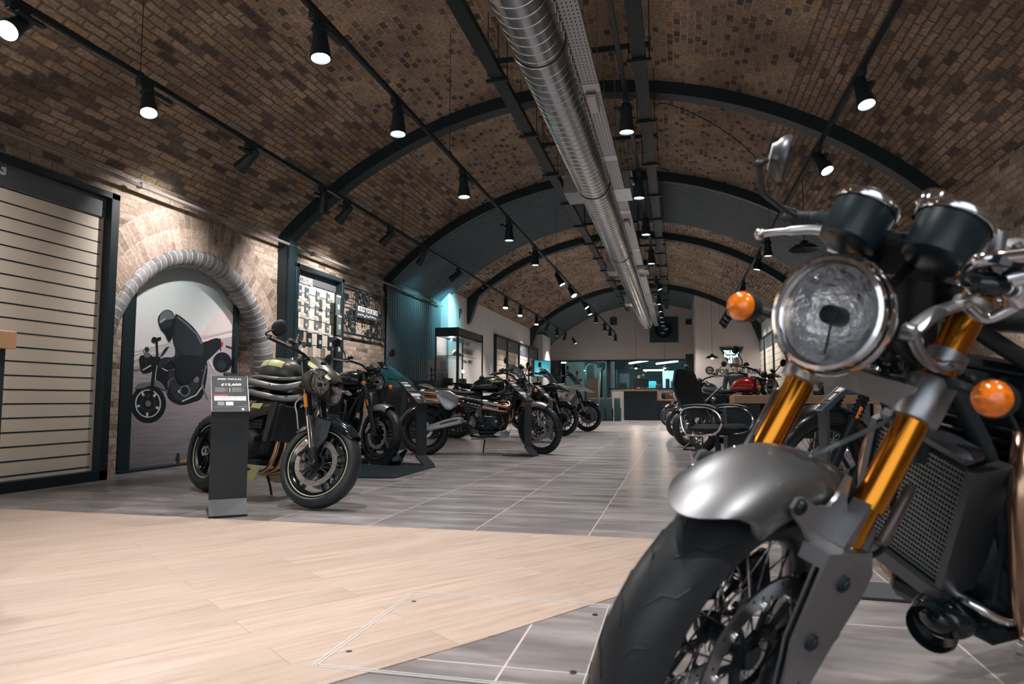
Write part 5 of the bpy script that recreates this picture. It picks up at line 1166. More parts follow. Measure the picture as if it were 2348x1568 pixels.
def fork(root, M, rake, c, y, z_split, z_top, r_up, r_lo, m_up, m_lo, gaiter=False, usd=False, refl=True, foot=True, x_off=0.0):
    t = tan(rake); X = lambda z: c[0]-(z-c[2])*t+x_off
    for s in (1, -1):
        b = MB(); b.M = M; P = lambda z: V((X(z), s*y, z))
        b.rod(P(z_split), P(z_top), r_up, n=20); lg = b.build('fork_leg', m_up, root)
        b = MB(); b.M = M; b.tube([P(c[2]+.02), P(c[2]+.06), P(z_split+.01)], [r_lo*.9, r_lo, r_lo], 18); b.build('lower_tube' if not usd else 'slider', m_lo, lg)
        b = MB(); b.M = M
        if usd: b.tube([P(z_split-.006), P(z_split+.012)], r_up*1.05, 18)
        else: b.tube([P(z_split), P(z_split+.018)], r_lo*1.12, 18)
        b.build('dust_seal', M_ENG, lg); b = MB(); b.M = M
        b.tube([P(c[2]-.025), P(c[2]+.10)], [r_lo*1.05, r_lo*1.15], 16); b.build('axle_clamp', M_ENG, lg)
        b = MB(); b.M = M; b.lathe([(0, .035), (.012, .035), (.014, .03), (.022, .03), (.024, .012), (.024, -.02), (0, -.02)], (c[0], s*y, c[2]), (0, s, 0), 18); b.build('axle_nut', M_GREYM, lg)
        if gaiter:
            b = MB(); b.M = M; pr = []
            n = 9
            for i in range(n): h = .22*i/n; pr += [(r_up+.004, h), (r_up+.018-.008*i/n, h+.22/n*.5)]
            pr.append((r_up+.004, .22)); b.lathe(pr, P(z_split+.01), P(z_split+1)-P(z_split), 18); b.build('fork_gaiter', M_PLASTIC, lg)
        if refl:
            b = MB(); b.M = M; b.box(P(z_split+.06)+V((.012, s*(r_up+.008), 0)), (.020, .008, .075), R=Mx.Rotation(-rake, 3, 'Y'), b=.002); b.build('fork_reflector', M_AMBER, lg)
def caliper(root, M, c, s, rake, text=None, m=None, ang=148, dr=.135):
    a = rad(ang); p = V((c[0]+cos(a)*dr, s*.088, c[2]+sin(a)*dr)); tdir = V((-sin(a), 0, cos(a))); rdir = V((cos(a), 0, sin(a)))
    b = MB(); b.M = M; Rm = Mx((tdir, V((0, 1, 0)), rdir)).transposed()
    b.box(p, (.125, .034, .045), R=Rm, b=.010); b.box(p-V((0, s*.045, 0)), (.115, .022, .05), R=Rm, b=.008)
    for k in (-.032, .032): b.lathe([(0, .006), (.014, .006), (.017, 0)], p+tdir*k+V((0, s*.016, 0)), (0, s, 0), 14)
    o = b.build('brake_caliper', m or M_REDCAL, root)
    b = MB(); b.M = M; b.tube([p-rdir*.02+tdir*.05, V((c[0]-.05, s*.098, c[2]+.10)), V((c[0]-.01, s*.10, c[2]+.02))], .012, 8); b.build('caliper_bracket', M_ENG, o)
    if text:
        b = MB(); b.M = M; put_text(b, text, .026, p+V((0, s*.019, 0))-rdir*.008, -tdir*s if s > 0 else tdir, -rdir if s > 0 else rdir, bold=.0006, align='c', width=.10, lift=.001); b.build('lettering', M_RED, o)
    return o
def engine(root, cx, cz, m=None, m2=None, twin=True, w=.2, fins=True, cover=None, s=1.0):
    m = m or M_ENG; m2 = m2 or M_ENG
    b = MB(); b.blob([(cx-.27*s, cz-.02, .06, .07), (cx-.22*s, cz-.02, w*.62, .11, .11), (cx-.05*s, cz-.04, w*.72, .11, .13), (cx+.10*s, cz-.03, w*.68, .10, .12), (cx+.17*s, cz-.02, .05, .05)], n=20, e=3.2)
    b.box((cx-.02, 0, cz-.17), (.30*s, w*1.0, .06), b=.02); en = b.build('engine', m, root)
    b = MB(); tl = .10
    for i in range(8 if fins else 3):
        h = cz+.07+i*.023; b.box((cx+.03+(h-cz)*tl, 0, h), (.19*s-.004*(i % 2), w*1.18, .009 if fins else .022), b=.003)
    b.box((cx+.04, 0, cz+.15), (.15*s, w*1.05, .20)); b.build('cylinder_block', m, en)
    b = MB(); b.box((cx+.055, 0, cz+.295), (.18*s, w*1.22, .075), b=.022); b.box((cx+.055, 0, cz+.34), (.13*s, w*.9, .03), b=.012)
    for sy in (-1, 1):
        for dx in (-.06, .06): bolt(b, (cx+.055+dx, sy*w*.61, cz+.30), (0, sy, 0), .009)
    b.build('cam_cover', m2, en)
    for sy in (-1, 1):
        b = MB(); y = sy*w*.66
        b.lathe([(0, .045), (.06, .043), (.083, .032), (.09, .01), (.095, -.02)], (cx+.06, y, cz-.04), (0, sy, 0), 28)
        b.lathe([(0, .055), (.045, .055), (.06, .045), (.066, 0)], (cx-.13, y, cz-.01), (0, sy, 0), 24)
        b.box((cx-.04, y, cz-.03), (.18, .05, .13), b=.02)
        for k in range(8): bolt(b, (cx+.06+cos(k*pi/4)*.084, y+sy*.026, cz-.04+sin(k*pi/4)*.084), (0, sy, 0), .007)
        cv = b.build('engine_cover', cover or m, en)
        b = MB(); b.face([(-.02, .012), (.02, .012), (0, -.022)], (cx+.06, y+sy*.0462, cz-.035), (1, 0, 0), (0, 0, 1)); b.build('triangle_badge', M_ALU, cv)
    b = MB()
    for k in range(9):
        x = cx-.2+.05*k; b.tube(spl([(x, .11*(1 if k % 2 else -1), cz-.1), (x+.03, .125*(1 if k % 2 else -1), cz+.05), (x-.02, .10*(1 if k % 2 else -1), cz+.2), (x+.05, .06, cz+.33)], 4), .006, 6)
    for k in range(12): bolt(b, (cx-.22+.035*k, (.112 if k % 2 else -.112), cz+.02+.05*(k % 3)), (0, 1 if k % 2 else -1, 0), .009, 1)
    b.build('hoses_and_bolts', [M_PLASTIC, M_CHROME], en)
    return en
def tank(root, secs, m, stripe=None, badge=None, e=2.3, kneepad=False):
    b = MB(); b.blob(secs, n=28, e=e, sub=6); tk = b.build('fuel_tank', m, root)
    top = max(secs, key=lambda q: q[1]+q[3]); b = MB(); zt_ = top[1]+top[3]
    b.lathe([(0, .016), (.034, .016), (.040, .010), (.042, -.01)], (top[0]+.02, 0, zt_-.002), (0, 0, 1), 24); b.build('filler_cap', M_CHROME, tk)
    return tk
def seat(root, secs, m=None, e=2.6, n=24, ribs=0):
    b = MB(); b.blob(secs, n=n, e=e, sub=6); return b.build('seat', m or M_SEAT, root)
def swingarm(root, xr, xp, zr, zp, y, m, wr=.02):
    for s in (1, -1):
        b = MB(); b.tube([(xp, s*y*.8, zp), ((xp+xr)/2, s*y, (zp+zr)/2+.01), (xr-.03, s*y, zr)], [.026, .026, .024], 10, flat=.7, up=(0, 0, 1)); b.box((xr, s*y, zr), (.09, .02, .05), b=.008); b.lathe([(0, .02), (.02, .02), (.022, 0)], (xr, s*(y+.005), zr), (0, s, 0), 16); b.build('swingarm', m, root)
def shock(root, p0, p1, m=None, spring=None):
    p0, p1 = V(p0), V(p1); d = (p1-p0); b = MB(); b.rod(p0, p0+d*.45, .011, n=10); b.rod(p0+d*.3, p1, .018, n=12); b.rod(p0-V((0, .015, 0)), p0+V((0, .015, 0)), .018, n=10); b.rod(p1-V((0, .015, 0)), p1+V((0, .015, 0)), .018, n=10); o = b.build('rear_shock', m or M_ENG, root)
    fx, fy = frame_of(d); n = 9; pts = [p0+d*(.12+.7*i/(n*10))+(fx*cos(i*2*pi/10)+fy*sin(i*2*pi/10))*.027 for i in range(n*10+1)]
    b = MB(); b.tube(pts, .0045, 5); b.build('spring', spring or M_CHROME, o)
def chain(root, xr, zr, xf, zf, y, rr=.10, rf=.04):
    pts = []
    for i in range(13): a = pi/2+pi*i/12; pts.append(V((xr+cos(a)*rr, y, zr+sin(a)*rr)))
    for i in range(9): a = -pi/2+pi*i/8; pts.append(V((xf+cos(a)*rf, y, zf+sin(a)*rf)))
    b = MB(); b.tube(pts, .007, 6, closed=True, flat=1.4)
    P = pts+[pts[0]]; 
    for i in range(len(P)-1):
        L_ = (P[i+1]-P[i]).length; n = max(1, int(L_/.016))
        for k in range(n): b.rod(P[i].lerp(P[i+1], k/n)-V((0, .009, 0)), P[i].lerp(P[i+1], k/n)+V((0, .009, 0)), .006, n=6)
    b.lathe([(rr-.02, -.004), (rr, -.004), (rr, .004), (rr-.02, .004)], (xr, y, zr), (0, 1, 0), 30, closed=True)
    for k in range(5): b.rod((xr, y, zr), (xr+cos(k*1.257)*(rr-.01), y, zr+sin(k*1.257)*(rr-.01)), .009, n=6)
    b.build('chain', M_DSTEEL, root)
def handlebar(root, M, c, half, rise, back, m=None, lever=M_CHROME, r=.0125, ctl=M_PLASTIC, drop=0.0):
    c = V(c)
    b = MB(); b.M = M; pts = [c+V((-back, s*half, rise-drop)) if abs(s) == 1 else c for s in ()]
    pts = [c+V((-back, -half, rise-drop)), c+V((-back*.55, -half*.62, rise)), c+V((-.01, -half*.28, rise*.5)), c+V((0, -.05, 0)), c+V((0, .05, 0)), c+V((-.01, half*.28, rise*.5)), c+V((-back*.55, half*.62, rise)), c+V((-back, half, rise-drop))]
    b.tube(spl(pts, 5), r, 10); hb = b.build('handlebar', m or M_PLASTIC, root)
    for s in (-1, 1):
        e1 = c+V((-back, s*half, rise-drop)); e0 = c+V((-back*.68, s*half*.70, rise-drop*.3)); d = (e1-e0).normalized()
        b = MB(); b.M = M; b.rod(e0, e1, .017, n=14)
        for k in range(9): b.rod(e0.lerp(e1, .06+k*.1), e0.lerp(e1, .08+k*.1), .0182, n=14)
        b.rod(e1, e1+d*.02, .016, n=12, m=1); g = b.build('grip', [M_BLK, M_ALU], hb)
        b = MB(); b.M = M; f = V((.055, 0, -.008)); a = e0-d*.03; b.tube(spl([a+f*.4, a+f+d*.01, a+f*1.2+d*.07, a+f*1.0+d*.14, a+f*.95+d*.165], 4), .0065, 8, flat=1.5); b.sphere(a+f*.95+d*.170, .009, n=8, k=6); b.build('lever', lever, hb)
        b = MB(); b.M = M; b.box(a, (.05, .045, .045), b=.01); b.box(a+V((.01, -s*.03, .035)), (.05, .06, .03), b=.01); b.rod(a+V((.01, -s*.03, .05)), a+V((.01, -s*.03, .058)), .02, n=12, m=1); b.build('switchgear', [ctl, M_CHROME], hb)
    return hb, [c+V((-back*.66, s*half*.66, rise)) for s in (1, -1)]
def clocks(root, M, cs, r=.048, depth=.06, d=(-.45, 0, .89), shell=M_PLASTIC, rim=M_CHROME):
    for c in cs:
        b = MB(); b.M = M; c = V(c); dd = V(d).normalized(); b.lathe([(0, -depth), (r*.6, -depth*.97), (r*.9, -depth*.75), (r*.98, 0), (r*.9, .0), (0, -.004)], c, dd, 28); g = b.build('gauge', shell, root)
        b = MB(); b.M = M; b.lathe([(r*.98, -.010), (r*1.05, -.006), (r*1.05, .004), (r*.94, .006), (r*.92, -.003)], c, dd, 28, closed=True); b.build('gauge_rim', rim, g)
        b = MB(); b.M = M; b.lathe([(0, .003), (r*.92, .002)], c, dd, 24); b.build('gauge_glass', M_GLOSS, g)
def sidestand(root, x, z): 
    b = MB(); b.tube([(x, .10, z), (x-.02, .17, z*.5), (x-.03, .215, .012)], [.011, .009, .009], 8); b.box((x-.03, .22, .006), (.05, .045, .010), b=.003); b.build('side_stand', M_BLACK, root)
def footpeg(root, x, z, y=.16, m=M_ALU):
    for s in (1, -1):
        b = MB(); b.rod((x, s*y*.7, z), (x, s*(y+.09), z), .010, n=8); b.box((x, s*(y+.05), z), (.026, .08, .016), b=.004); b.tube([(x, s*y*.75, z), (x+.03, s*y*.75, z+.09)], .010, 8); b.build('footpeg', m, root)
def silencer(root, p0, p1, r, m, cap=M_ALU, name='silencer', flat=1.0):
    p0, p1 = V(p0), V(p1); d = (p1-p0).normalized(); L_ = (p1-p0).length; b = MB(); b.lathe([(r*.45, 0), (r*.9, L_*.10), (r, L_*.16), (r, L_*.9), (r*.85, L_*.97), (r*.6, L_), (r*.5, L_), (r*.48, L_-.04), (0, L_-.045)], p0, d, 24); o = b.build(name, m, root)
    b = MB(); b.lathe([(r*1.01, L_*.885), (r*1.04, L_*.89), (r*.88, L_*.975), (r*.62, L_*1.005), (r*.5, L_*1.005)], p0, d, 24); b.build('end_cap', cap, o); b = MB(); b.lathe([(r*1.015, L_*.16), (r*1.03, L_*.165), (r*1.03, L_*.18), (r*1.015, L_*.185)], p0, d, 24); b.build('clamp_band', cap, o); return o
def tail_light(root, p, m=None):
    b = MB(); b.box(p, (.03, .09, .045), b=.01); b.build('tail_light', mat('red_lens', (.45, .01, .02), .2, emit=(.6, .01, .02), es=.05), root)
def bike_root(label, P, yaw, lean, sc, group=None, name='motorcycle'):
    a = rad(yaw); L_ = rad(lean); f = V((-sin(a), -cos(a), 0)); l = V((cos(a), -sin(a), 0)); u = V((0, 0, 1)); l2 = l*cos(L_)-u*sin(L_); u2 = u*cos(L_)+l*sin(L_)
    M = Mx(((f.x, l2.x, u2.x, P[0]), (f.y, l2.y, u2.y, P[1]), (f.z, l2.z, u2.z, P[2] if len(P) > 2 else 0), (0, 0, 0, 1))) @ Mx.Scale(sc, 4)
    return thing(name, label, 'motorcycle', Mw=M, group=group)
def patch(root, secs, e, xa, xb, ta, tb, sd, name, m, off=.0022, sub_=6, M=None):
    """a thin panel following the side of a blob between two stations and two angles"""
    S1 = spl([V((q[0], q[1], q[2])) for q in secs], sub_); T1 = spl([V((q[3], q[4] if len(q) > 4 else q[3], 0)) for q in secs], sub_)
    def at(x, t):
        for i in range(len(S1)-1):
            if (S1[i].x-x)*(S1[i+1].x-x) <= 0:
                k = (x-S1[i].x)/((S1[i+1].x-S1[i].x) or 1); a = S1[i].lerp(S1[i+1], k); b_ = T1[i].lerp(T1[i+1], k)
                return V((x, sd*(abs(cos(t))**(2/e)*a.z), a.y+abs(sin(t))**(2/e)*b_.x*(1 if t > 0 else -1)))
        return V((x, 0, 0))
    nx, nt = 8, 6; b = MB(); b.M = M; G = [[at(xa+(xb-xa)*i/nx, ta+(tb-ta)*k/nt) for k in range(nt+1)] for i in range(nx+1)]
    c = V((.5*(xa+xb), 0, secs[2][1]-.05)); vs = []
    for o_ in (off, -.004):
        for r_ in G:
            for p_ in r_: d_ = V((0, p_.y, p_.z-c.z)).normalized(); vs.append(p_+d_*o_)
    q = nt+1; n0 = (nx+1)*q; fs = [(i*q+k, i*q+k+1, (i+1)*q+k+1, (i+1)*q+k) for i in range(nx) for k in range(nt)]; fs += [tuple(n0+j for j in f[::-1]) for f in fs]
    rim_ = [i*q for i in range(nx+1)]+[nx*q+k for k in range(1, nt+1)]+[i*q+nt for i in range(nx-1, -1, -1)]+[k for k in range(nt-1, 0, -1)]
    fs += [(rim_[i], rim_[(i+1) % len(rim_)], n0+rim_[(i+1) % len(rim_)], n0+rim_[i]) for i in range(len(rim_))]
    b.add(vs, fs); return b.build(name, m, root)
RK = rad(23)

# ------------------------------------------------------------------ the near silver cafe racer with gold forks
HF = bike_root('tmp', (-.002, 1.4625, 0), 38.4, 19.4, 1.077)
Mf_w = HF.matrix_world.copy(); bpy.data.objects.remove(HF)
hero = bike_root('large silver cafe racer cut by the right edge, gold forks and round headlamp', (.0611, 1.4829, 0), 51.7, 13, 1.077)
S = hero.matrix_world.inverted() @ Mf_w
R_, w_ = .30, .122; AX_ = V((0, 0, .30)); T = tan(RK)
wheel(hero, S, AX_, R_, w_, 'spoke', M_GREYM, 'front_wheel', disc_r=.155, discs=(1, -1), rimw=.088, tread='groove', nsp=32)
LX = lambda z: .0-(z-.3)*T
for s in (1, -1):
    P = lambda z, dx=0: V((LX(z)+dx, s*.104, z))
    b = MB(); b.M = S; b.tube([P(.585), P(.60), P(.735)], [.0245, .0262, .0262], 32); b.tube([P(.735), P(1.02)], .0262, 32); lg = b.build('fork_leg', M_GOLD, hero)
    b = MB(); b.M = S; b.tube([P(.50), P(.52), P(.586)], [.016, .019, .019], 24); b.build('fork_nut', M_GOLD, lg)
    b = MB(); b.M = S; b.tube([P(.34), P(.52)], .0215, 20); b.build('slider', M_CHROME, lg)
    b = MB(); b.M = S; b.tube([P(.27), P(.30), P(.36)], [.022, .030, .026], 18); b.build('axle_clamp', M_ENG, lg)
    b = MB(); b.M = S; b.lathe([(0, .03), (.012, .03), (.014, .024), (.022, .024), (.024, -.02), (0, -.02)], (0, s*.104, .30), (0, s, 0), 18); b.build('axle_nut', M_GREYM, lg)
    b = MB(); b.M = S; q = V((LX(.66)-.005 if s < 0 else LX(.60)-.03, s*.136, .66 if s < 0 else .585)); d_ = V((-T, 0, 1)).normalized()
    b.tube([q-d_*.055, q-d_*.048, q+d_*.048, q+d_*.055], [.007, .010, .010, .007], 12); b.build('fork_reflector', mat('smoked_reflector', (.07, .05, .05), .25, coat=.5), lg)
    b = MB(); b.M = S; b.lathe([(0, 0), (.022, .0), (.026, .004), (.026, .02), (.020, .026), (.012, .028), (0, .028)], P(1.02), (-T, 0, 1), 20); b.build('fork_cap', M_ALU, lg)
    # plate guarding the fork bottom
    pl = [(.030, .540), (-.120, .520), (-.150, .475), (-.135, .43), (-.085, .36), (-.05, .30), (-.02, .262), (.03, .262), (.045, .31), (.052, .36), (.060, .40)]
    b = MB(); b.M = S; b.prism(pl, (0, s*.128, 0), (1, 0, 0), (0, 0, 1), (0, s*.005, 0)); b.prism([(x*.98, z) for x, z in pl], (0, s*.116, 0), (1, 0, 0), (0, 0, 1), (0, s*.004, 0))
    for x, z in ((-.045, .478), (.0, .385)): b.lathe([(0, .009), (.008, .009), (.0085, .006), (.014, .005), (.014, 0)], (x, s*.133, z), (0, s, 0), 14, m=1)
    b.build('fork_guard', [M_SATIN, M_BLK], hero)
# mudguard: profile follows the tyre, nose ahead of the fork, tail behind
b = MB(); b.M = S; rings = []; n = 40; K = 16
for i in range(n+1):
    t = i/n; a = rad(48.5+t*104); out = []; inn = []
    # nose and tail round off
    e = 1.0-.0*t; top = .352+.012*max(0, t-.5)*2; depth = .068*(1-.22*max(0, 1-t/.05)**2)*(1-.55*max(0, (t-.84)/.16)**2)
    hw = .082*(1-.10*max(0, 1-t/.06)**2)*(1-.25*max(0, (t-.85)/.15)**2)
    sk = 0
    for k in range(K+1):
        u = -1+2*k/K; y = hw*sin(u*pi/2)/1.0; rr_ = top-depth*(1-max(cos(u*pi/2), 0)**.62)
        sh = .20*(sin(u*pi/2)**2)*(1-t)**6        # the nose is rounded at the sides
        aa = a+sh; out.append(V((cos(aa)*rr_, y, .3+sin(aa)*rr_))); inn.append(V((cos(aa)*(rr_-.003), y*.96, .3+sin(aa)*(rr_-.003))))
    rings.append(out+inn[::-1])
b.loft(rings); mg = b.build('front_mudguard', P_SILVER, hero, ang=60)
for s in (1, -1):
    b = MB(); b.M = S
    o_ = [(.098, .602), (.090, .616), (.075, .617), (.02, .596), (-.012, .594), (-.030, .606), (-.046, .642), (-.058, .640), (-.066, .60), (-.095, .56), (-.150, .515), (-.135, .495), (-.06, .520), (.018, .538), (.05, .565), (.088, .588)]
    b.prism(o_, (0, s*.0865, 0), (1, 0, 0), (0, 0, 1), (0, s*.006, 0)); b.prism([(-.05, .53), (-.135, .50), (-.155, .54), (-.10, .60)], (0, s*.0865, 0), (1, 0, 0), (0, 0, 1), (0, s*.03, 0))
    b.prism([(.03, .54), (-.12, .52), (-.12, .505), (.035, .515)], (0, s*.09, 0), (1, 0, 0), (0, 0, 1), (0, s*.042, 0))
    o = b.build('mudguard_bracket', M_SATIN, mg)
    b = MB(); b.M = S; b.lathe([(0, .006), (.005, .008), (.010, .007), (.0125, .003), (.0125, 0)], (.080, s*.0925, .603), (0, s, 0), 16); b.lathe([(0, .001), (.0045, .001), (.005, .009)], (.080, s*.0925, .603), (0, s, 0), 6); b.build('bracket_bolt', M_ENG, o)
for s in (1, -1):
    caliper(hero, S, (0, .3, .30), s, RK, m=M_ENG, ang=150, dr=.150)
# lower clamp
zc_ = .772
b = MB(); b.M = S
for s in (1, -1):
    c = V((LX(zc_), s*.104, zc_)); ax = V((-T, 0, 1)).normalized(); b.lathe([(.0265, -.040), (.036, -.038), (.0375, -.034), (.0375, .034), (.036, .038), (.0265, .040)], c, ax, 28)
    b.rod(c+V((-.035, -s*.012, .02)), c+V((-.035, -s*.040, .02)), .008, n=10)
cc = V((LX(zc_)-.035, 0, zc_+.006)); b.loft([[V((LX(zc_)+dx, y, zc_+dz)) for dx, dz in ((.036, -.022), (.036, .022), (-.03, .022), (-.03, -.022))] for y in (-.10, -.075)]+[[V((LX(zc_)+dx-.025, y, zc_+dz)) for dx, dz in ((.058, -.018), (.058, .020), (-.04, .020), (-.04, -.018))] for y in (-.03, .03)]+[[V((LX(zc_)+dx, y, zc_+dz)) for dx, dz in ((.036, -.022), (.036, .022), (-.03, .022), (-.03, -.022))] for y in (.075, .10)])
b.build('lower_clamp', M_SATIN, hero)
b = MB(); b.M = S
for s in (1, -1): b.lathe([(.0265, -.016), (.034, -.015), (.034, .015), (.0265, .016)], (LX(.985), s*.104, .985), (-T, 0, 1), 24)
b.box((LX(.985)-.03, 0, .985), (.06, .19, .026), b=.01); b.build('top_clamp', M_SATIN, hero)
# headlamp and its brackets
HC = V((-.010, 0, .882)); hd_ = V((1, -.02, .07)).normalized()
hl = headlight(hero, S, HC, .089, .135, M_GLOSS, M_CHROME, d=hd_)
b = MB(); b.M = S; b.lathe([(.094, -.030), (.098, -.026), (.100, -.012), (.097, -.004)], HC, hd_, 44); b.build('outer_ring', M_CHROME, hl)
for s in (1, -1):
    b = MB(); b.M = S
    b.tube(spl([(LX(.93)+.01, s*.125, .935), (LX(.93)+.07, s*.118, .94), (-.13, s*.108, .92), (-.085, s*.100, .886)], 5), .0085, 10, flat=1.8, up=(0, 0, 1))
    b.tube(spl([(LX(.84)+.01, s*.125, .845), (LX(.84)+.07, s*.122, .835), (-.12, s*.110, .85), (-.085, s*.100, .880)], 5), .0075, 10, flat=1.8, up=(0, 0, 1))
    for z in (.935, .845): b.lathe([(.0265, -.014), (.032, -.012), (.032, .012), (.0265, .014)], (LX(z), s*.104, z), (-T, 0, 1), 22)
    b.lathe([(0, .012), (.008, .012), (.014, .006), (.014, -.012)], (-.085, s*.100, .882), (0, s, 0), 14); b.build('headlight_bracket', M_SATIN if s > 0 else M_ENG, hero)
# indicators
indicator(hero, S, (-.16, -.10, .845), (-.080, -.20, .852), .0285, d=(1, -.05, .05)); indicator(hero, S, (-.20, .10, .815), (-.172, .205, .812), .0300, d=(1, -.10, .02))
# twin clocks
gd = V((-.42, 0, .91))
for y, x, z, r in ((-.060, -.150, 1.070, .052), (.073, -.180, 1.068, .056)):
    b = MB(); b.M = S; c = V((x, y, z)); b.lathe([(0, -.082), (r*.72, -.082), (r*.89, -.077), (r*.94, -.066), (r*.97, -.03), (r*1.0, 0), (r*.95, .001), (0, -.004)], c, gd, 40); g = b.build('gauge', mat('satin_black_cup', (.009, .018, .023), .28), hero)
    b = MB(); b.M = S; b.lathe([(r*1.03, -.010), (r*1.07, -.007), (r*1.07, .003), (r*.96, .006), (r*.93, .0)], c, gd, 40, closed=True); b.build('gauge_rim', M_CHROME, g)
    b = MB(); b.M = S; b.lathe([(0, .003), (r*.93, .002)], c, gd, 32); b.build('gauge_glass', M_GLOSS, g)
    b = MB(); b.M = S; b.box((-.19, .005, 1.0), (.10, .13, .03), R=Mx.Rotation(rad(-35), 3, 'Y'), b=.01); b.tube(spl([(-.2, .02, .99), (-.13, .03, .95), (-.10, .01, .93)], 4), .008, 8); b.tube(spl([(-.2, -.03, .99), (-.12, -.04, .96), (-.11, -.02, .92)], 4), .007, 8); b.build('gauge_bracket', M_PLASTIC, hero)
b = MB(); b.M = S; b.lathe([(0, .012), (.026, .012), (.030, .006), (.030, -.012), (.024, -.014), (.024, -.04)], (-.275, -.005, 1.105), (-.4, 0, .9), 26); b.build('steering_cap', M_CHROME, hero)
# clip-on bars, grips, levers, controls
def at_s(px, py, yl):
    """a point of the steered front of the near bike, by its place along the bike's width"""
    W = Mf_w; o = V((0, 0, EYE)); d = ray(px, py); Wi = W.inverted(); o2 = Wi @ o; d2 = (Wi.to_3x3() @ d); t = (yl-o2.y)/d2.y; return o2+d2*t
for s in (1, -1):
    if s < 0: e0, e1 = at_s(1935, 505, -.20), at_s(1820, 500, -.36)
    else: e0, e1 = V((-.31, .19, 1.00)), V((-.40, .36, .985))
    d_ = (e1-e0).normalized(); rt = V((LX(1.0), s*.104, 1.0))
    b = MB(); b.M = S; b.tube([rt, e0.lerp(rt, .4), e0, e1], .0115, 12); b.lathe([(.0265, -.018), (.035, -.016), (.035, .016), (.0265, .018)], rt, (-T, 0, 1), 22); hb = b.build('handlebar', M_SATIN, hero)
    b = MB(); b.M = S; b.rod(e0, e1, .0165, n=18)
    for k in range(16): b.rod(e0.lerp(e1, .04+k*.058), e0.lerp(e1, .065+k*.058), .0178, n=18)
    b.rod(e1, e1+d_*.025, .015, n=14); b.build('grip', M_BLK, hb)
    b = MB(); b.M = S; c = e0-d_*.03; b.box(c, (.045, .05, .045), b=.012); b.tube([c+V((.03, -s*.02, .01)), c+V((.05, -s*.045, .03)), c+V((.05, -s*.05, .062))], [.014, .015, .015], 12); b.build('switchgear', M_SATIN, hb)
# right hand lever and reservoir as seen at the left
L0, L1, L2, L3 = at_s(1960, 560, -.16), at_s(1880, 528, -.22), at_s(1800, 530, -.28), at_s(1742, 537, -.33)
b = MB(); b.M = S; b.tube(spl([L0, L1, L2, L3], 6), [.011]*6+[.010]*6+[.0075]*7, 12, flat=.7, up=(0, 0, 1)); b.sphere(L3, .0125, n=14, k=8); b.build('lever', M_ALU, hero)
b = MB(); b.M = S; b.tube([at_s(1975, 585, -.15), at_s(1900, 562, -.2)], [.016, .012], 14); b.tube(spl([at_s(1990, 600, -.13), at_s(1955, 590, -.17), at_s(1915, 545, -.2), at_s(1870, 520, -.23)], 5), .009, 10); b.box(at_s(1960, 578, -.16), (.05, .05, .03), b=.01); b.build('brake_master_cylinder', M_CHROME, hero)
b = MB(); b.M = S; b.lathe([(0, .03), (.020, .03), (.022, .025), (.022, -.025), (.018, -.03), (0, -.03)], at_s(1985, 478, -.155)+V((-.06, 0, 0)), (-.3, 0, .95), 20); b.build('brake_reservoir', M_PLASTIC, hero)
b = MB(); b.M = S; a_ = at_s(2230, 640, .15); b.tube(spl([at_s(2205, 640, .13), at_s(2240, 600, .16), at_s(2300, 590, .19), at_s(2400, 580, .24)], 6), .011, 12); b.build('lever', M_CHROME, hero)
b = MB(); b.M = S; b.tube(spl([at_s(2215, 625, .14), at_s(2250, 660, .16), at_s(2310, 640, .19), at_s(2380, 620, .22)], 6), .015, 14); b.box(at_s(2335, 665, .20), (.045, .05, .055), b=.014); b.box(at_s(2250, 640, .16), (.05, .04, .045), b=.012)
b.tube(spl([at_s(2215, 700, .13), at_s(2260, 730, .15), at_s(2330, 700, .18)], 5), .010, 10); b.tube(spl([at_s(2330, 560, .17), at_s(2341, 580, .18), at_s(2338, 610, .185)], 4), .007, 8); b.build('clutch_clamp', M_CHROME, hero)
b = MB(); b.M = S; b.sphere(at_s(2260, 650, .17), (.03, .035, .02), n=14, k=8); b.lathe([(0, .012), (.024, .012), (.026, 0)], at_s(2300, 610, .19), (0, 0, 1), 18); b.build('clutch_cover', M_GLOSS, hero)
# bar end mirror
m0, m1, m2, m3 = at_s(1835, 505, -.34), at_s(1795, 478, -.36), at_s(1748, 442, -.385), at_s(1740, 376, -.395)
mc = at_s(1776, 360, -.40)
b = MB(); b.M = S; b.tube([m0, m1, m2, (m2+m3)/2, m3], [.011, .009, .009, .0085, .008], 10, flat=.7); b.sphere(m3, .010, n=10, k=6); b.tube([m3, m3.lerp(mc, .5)], .006, 8); b.tube([m1, at_s(1830, 490, -.35)], .008, 8); mo = b.build('mirror', M_PLASTIC, hero)
mn = (at_s(1700, 350, -.42)-mc); mn = V((-.42, -.86, .12)).normalized()
mn = V((.55, -.80, -.05)).normalized()
b = MB(); b.M = S; b.lathe([(0, .010), (.030, .008), (.036, 0), (.044, -.006), (.0515, -.018), (.052, -.024), (.049, -.028), (0, -.027)], mc, mn, 36); b.build('mirror_shell', M_GREYM, mo)
b = MB(); b.M = S; b.lathe([(0, .0125), (.028, .011), (.031, .008)], mc, mn, 30); b.build('mirror_highlight', mat('painted_highlight_grey', (.50, .50, .50), .4), mo)  # pale disc painted in place of a highlight on the mirror back
b = MB(); b.M = S; b.lathe([(.049, -.0285), (0, -.0286)], mc, mn, 30); b.build('mirror_glass', M_MIRROR, mo)
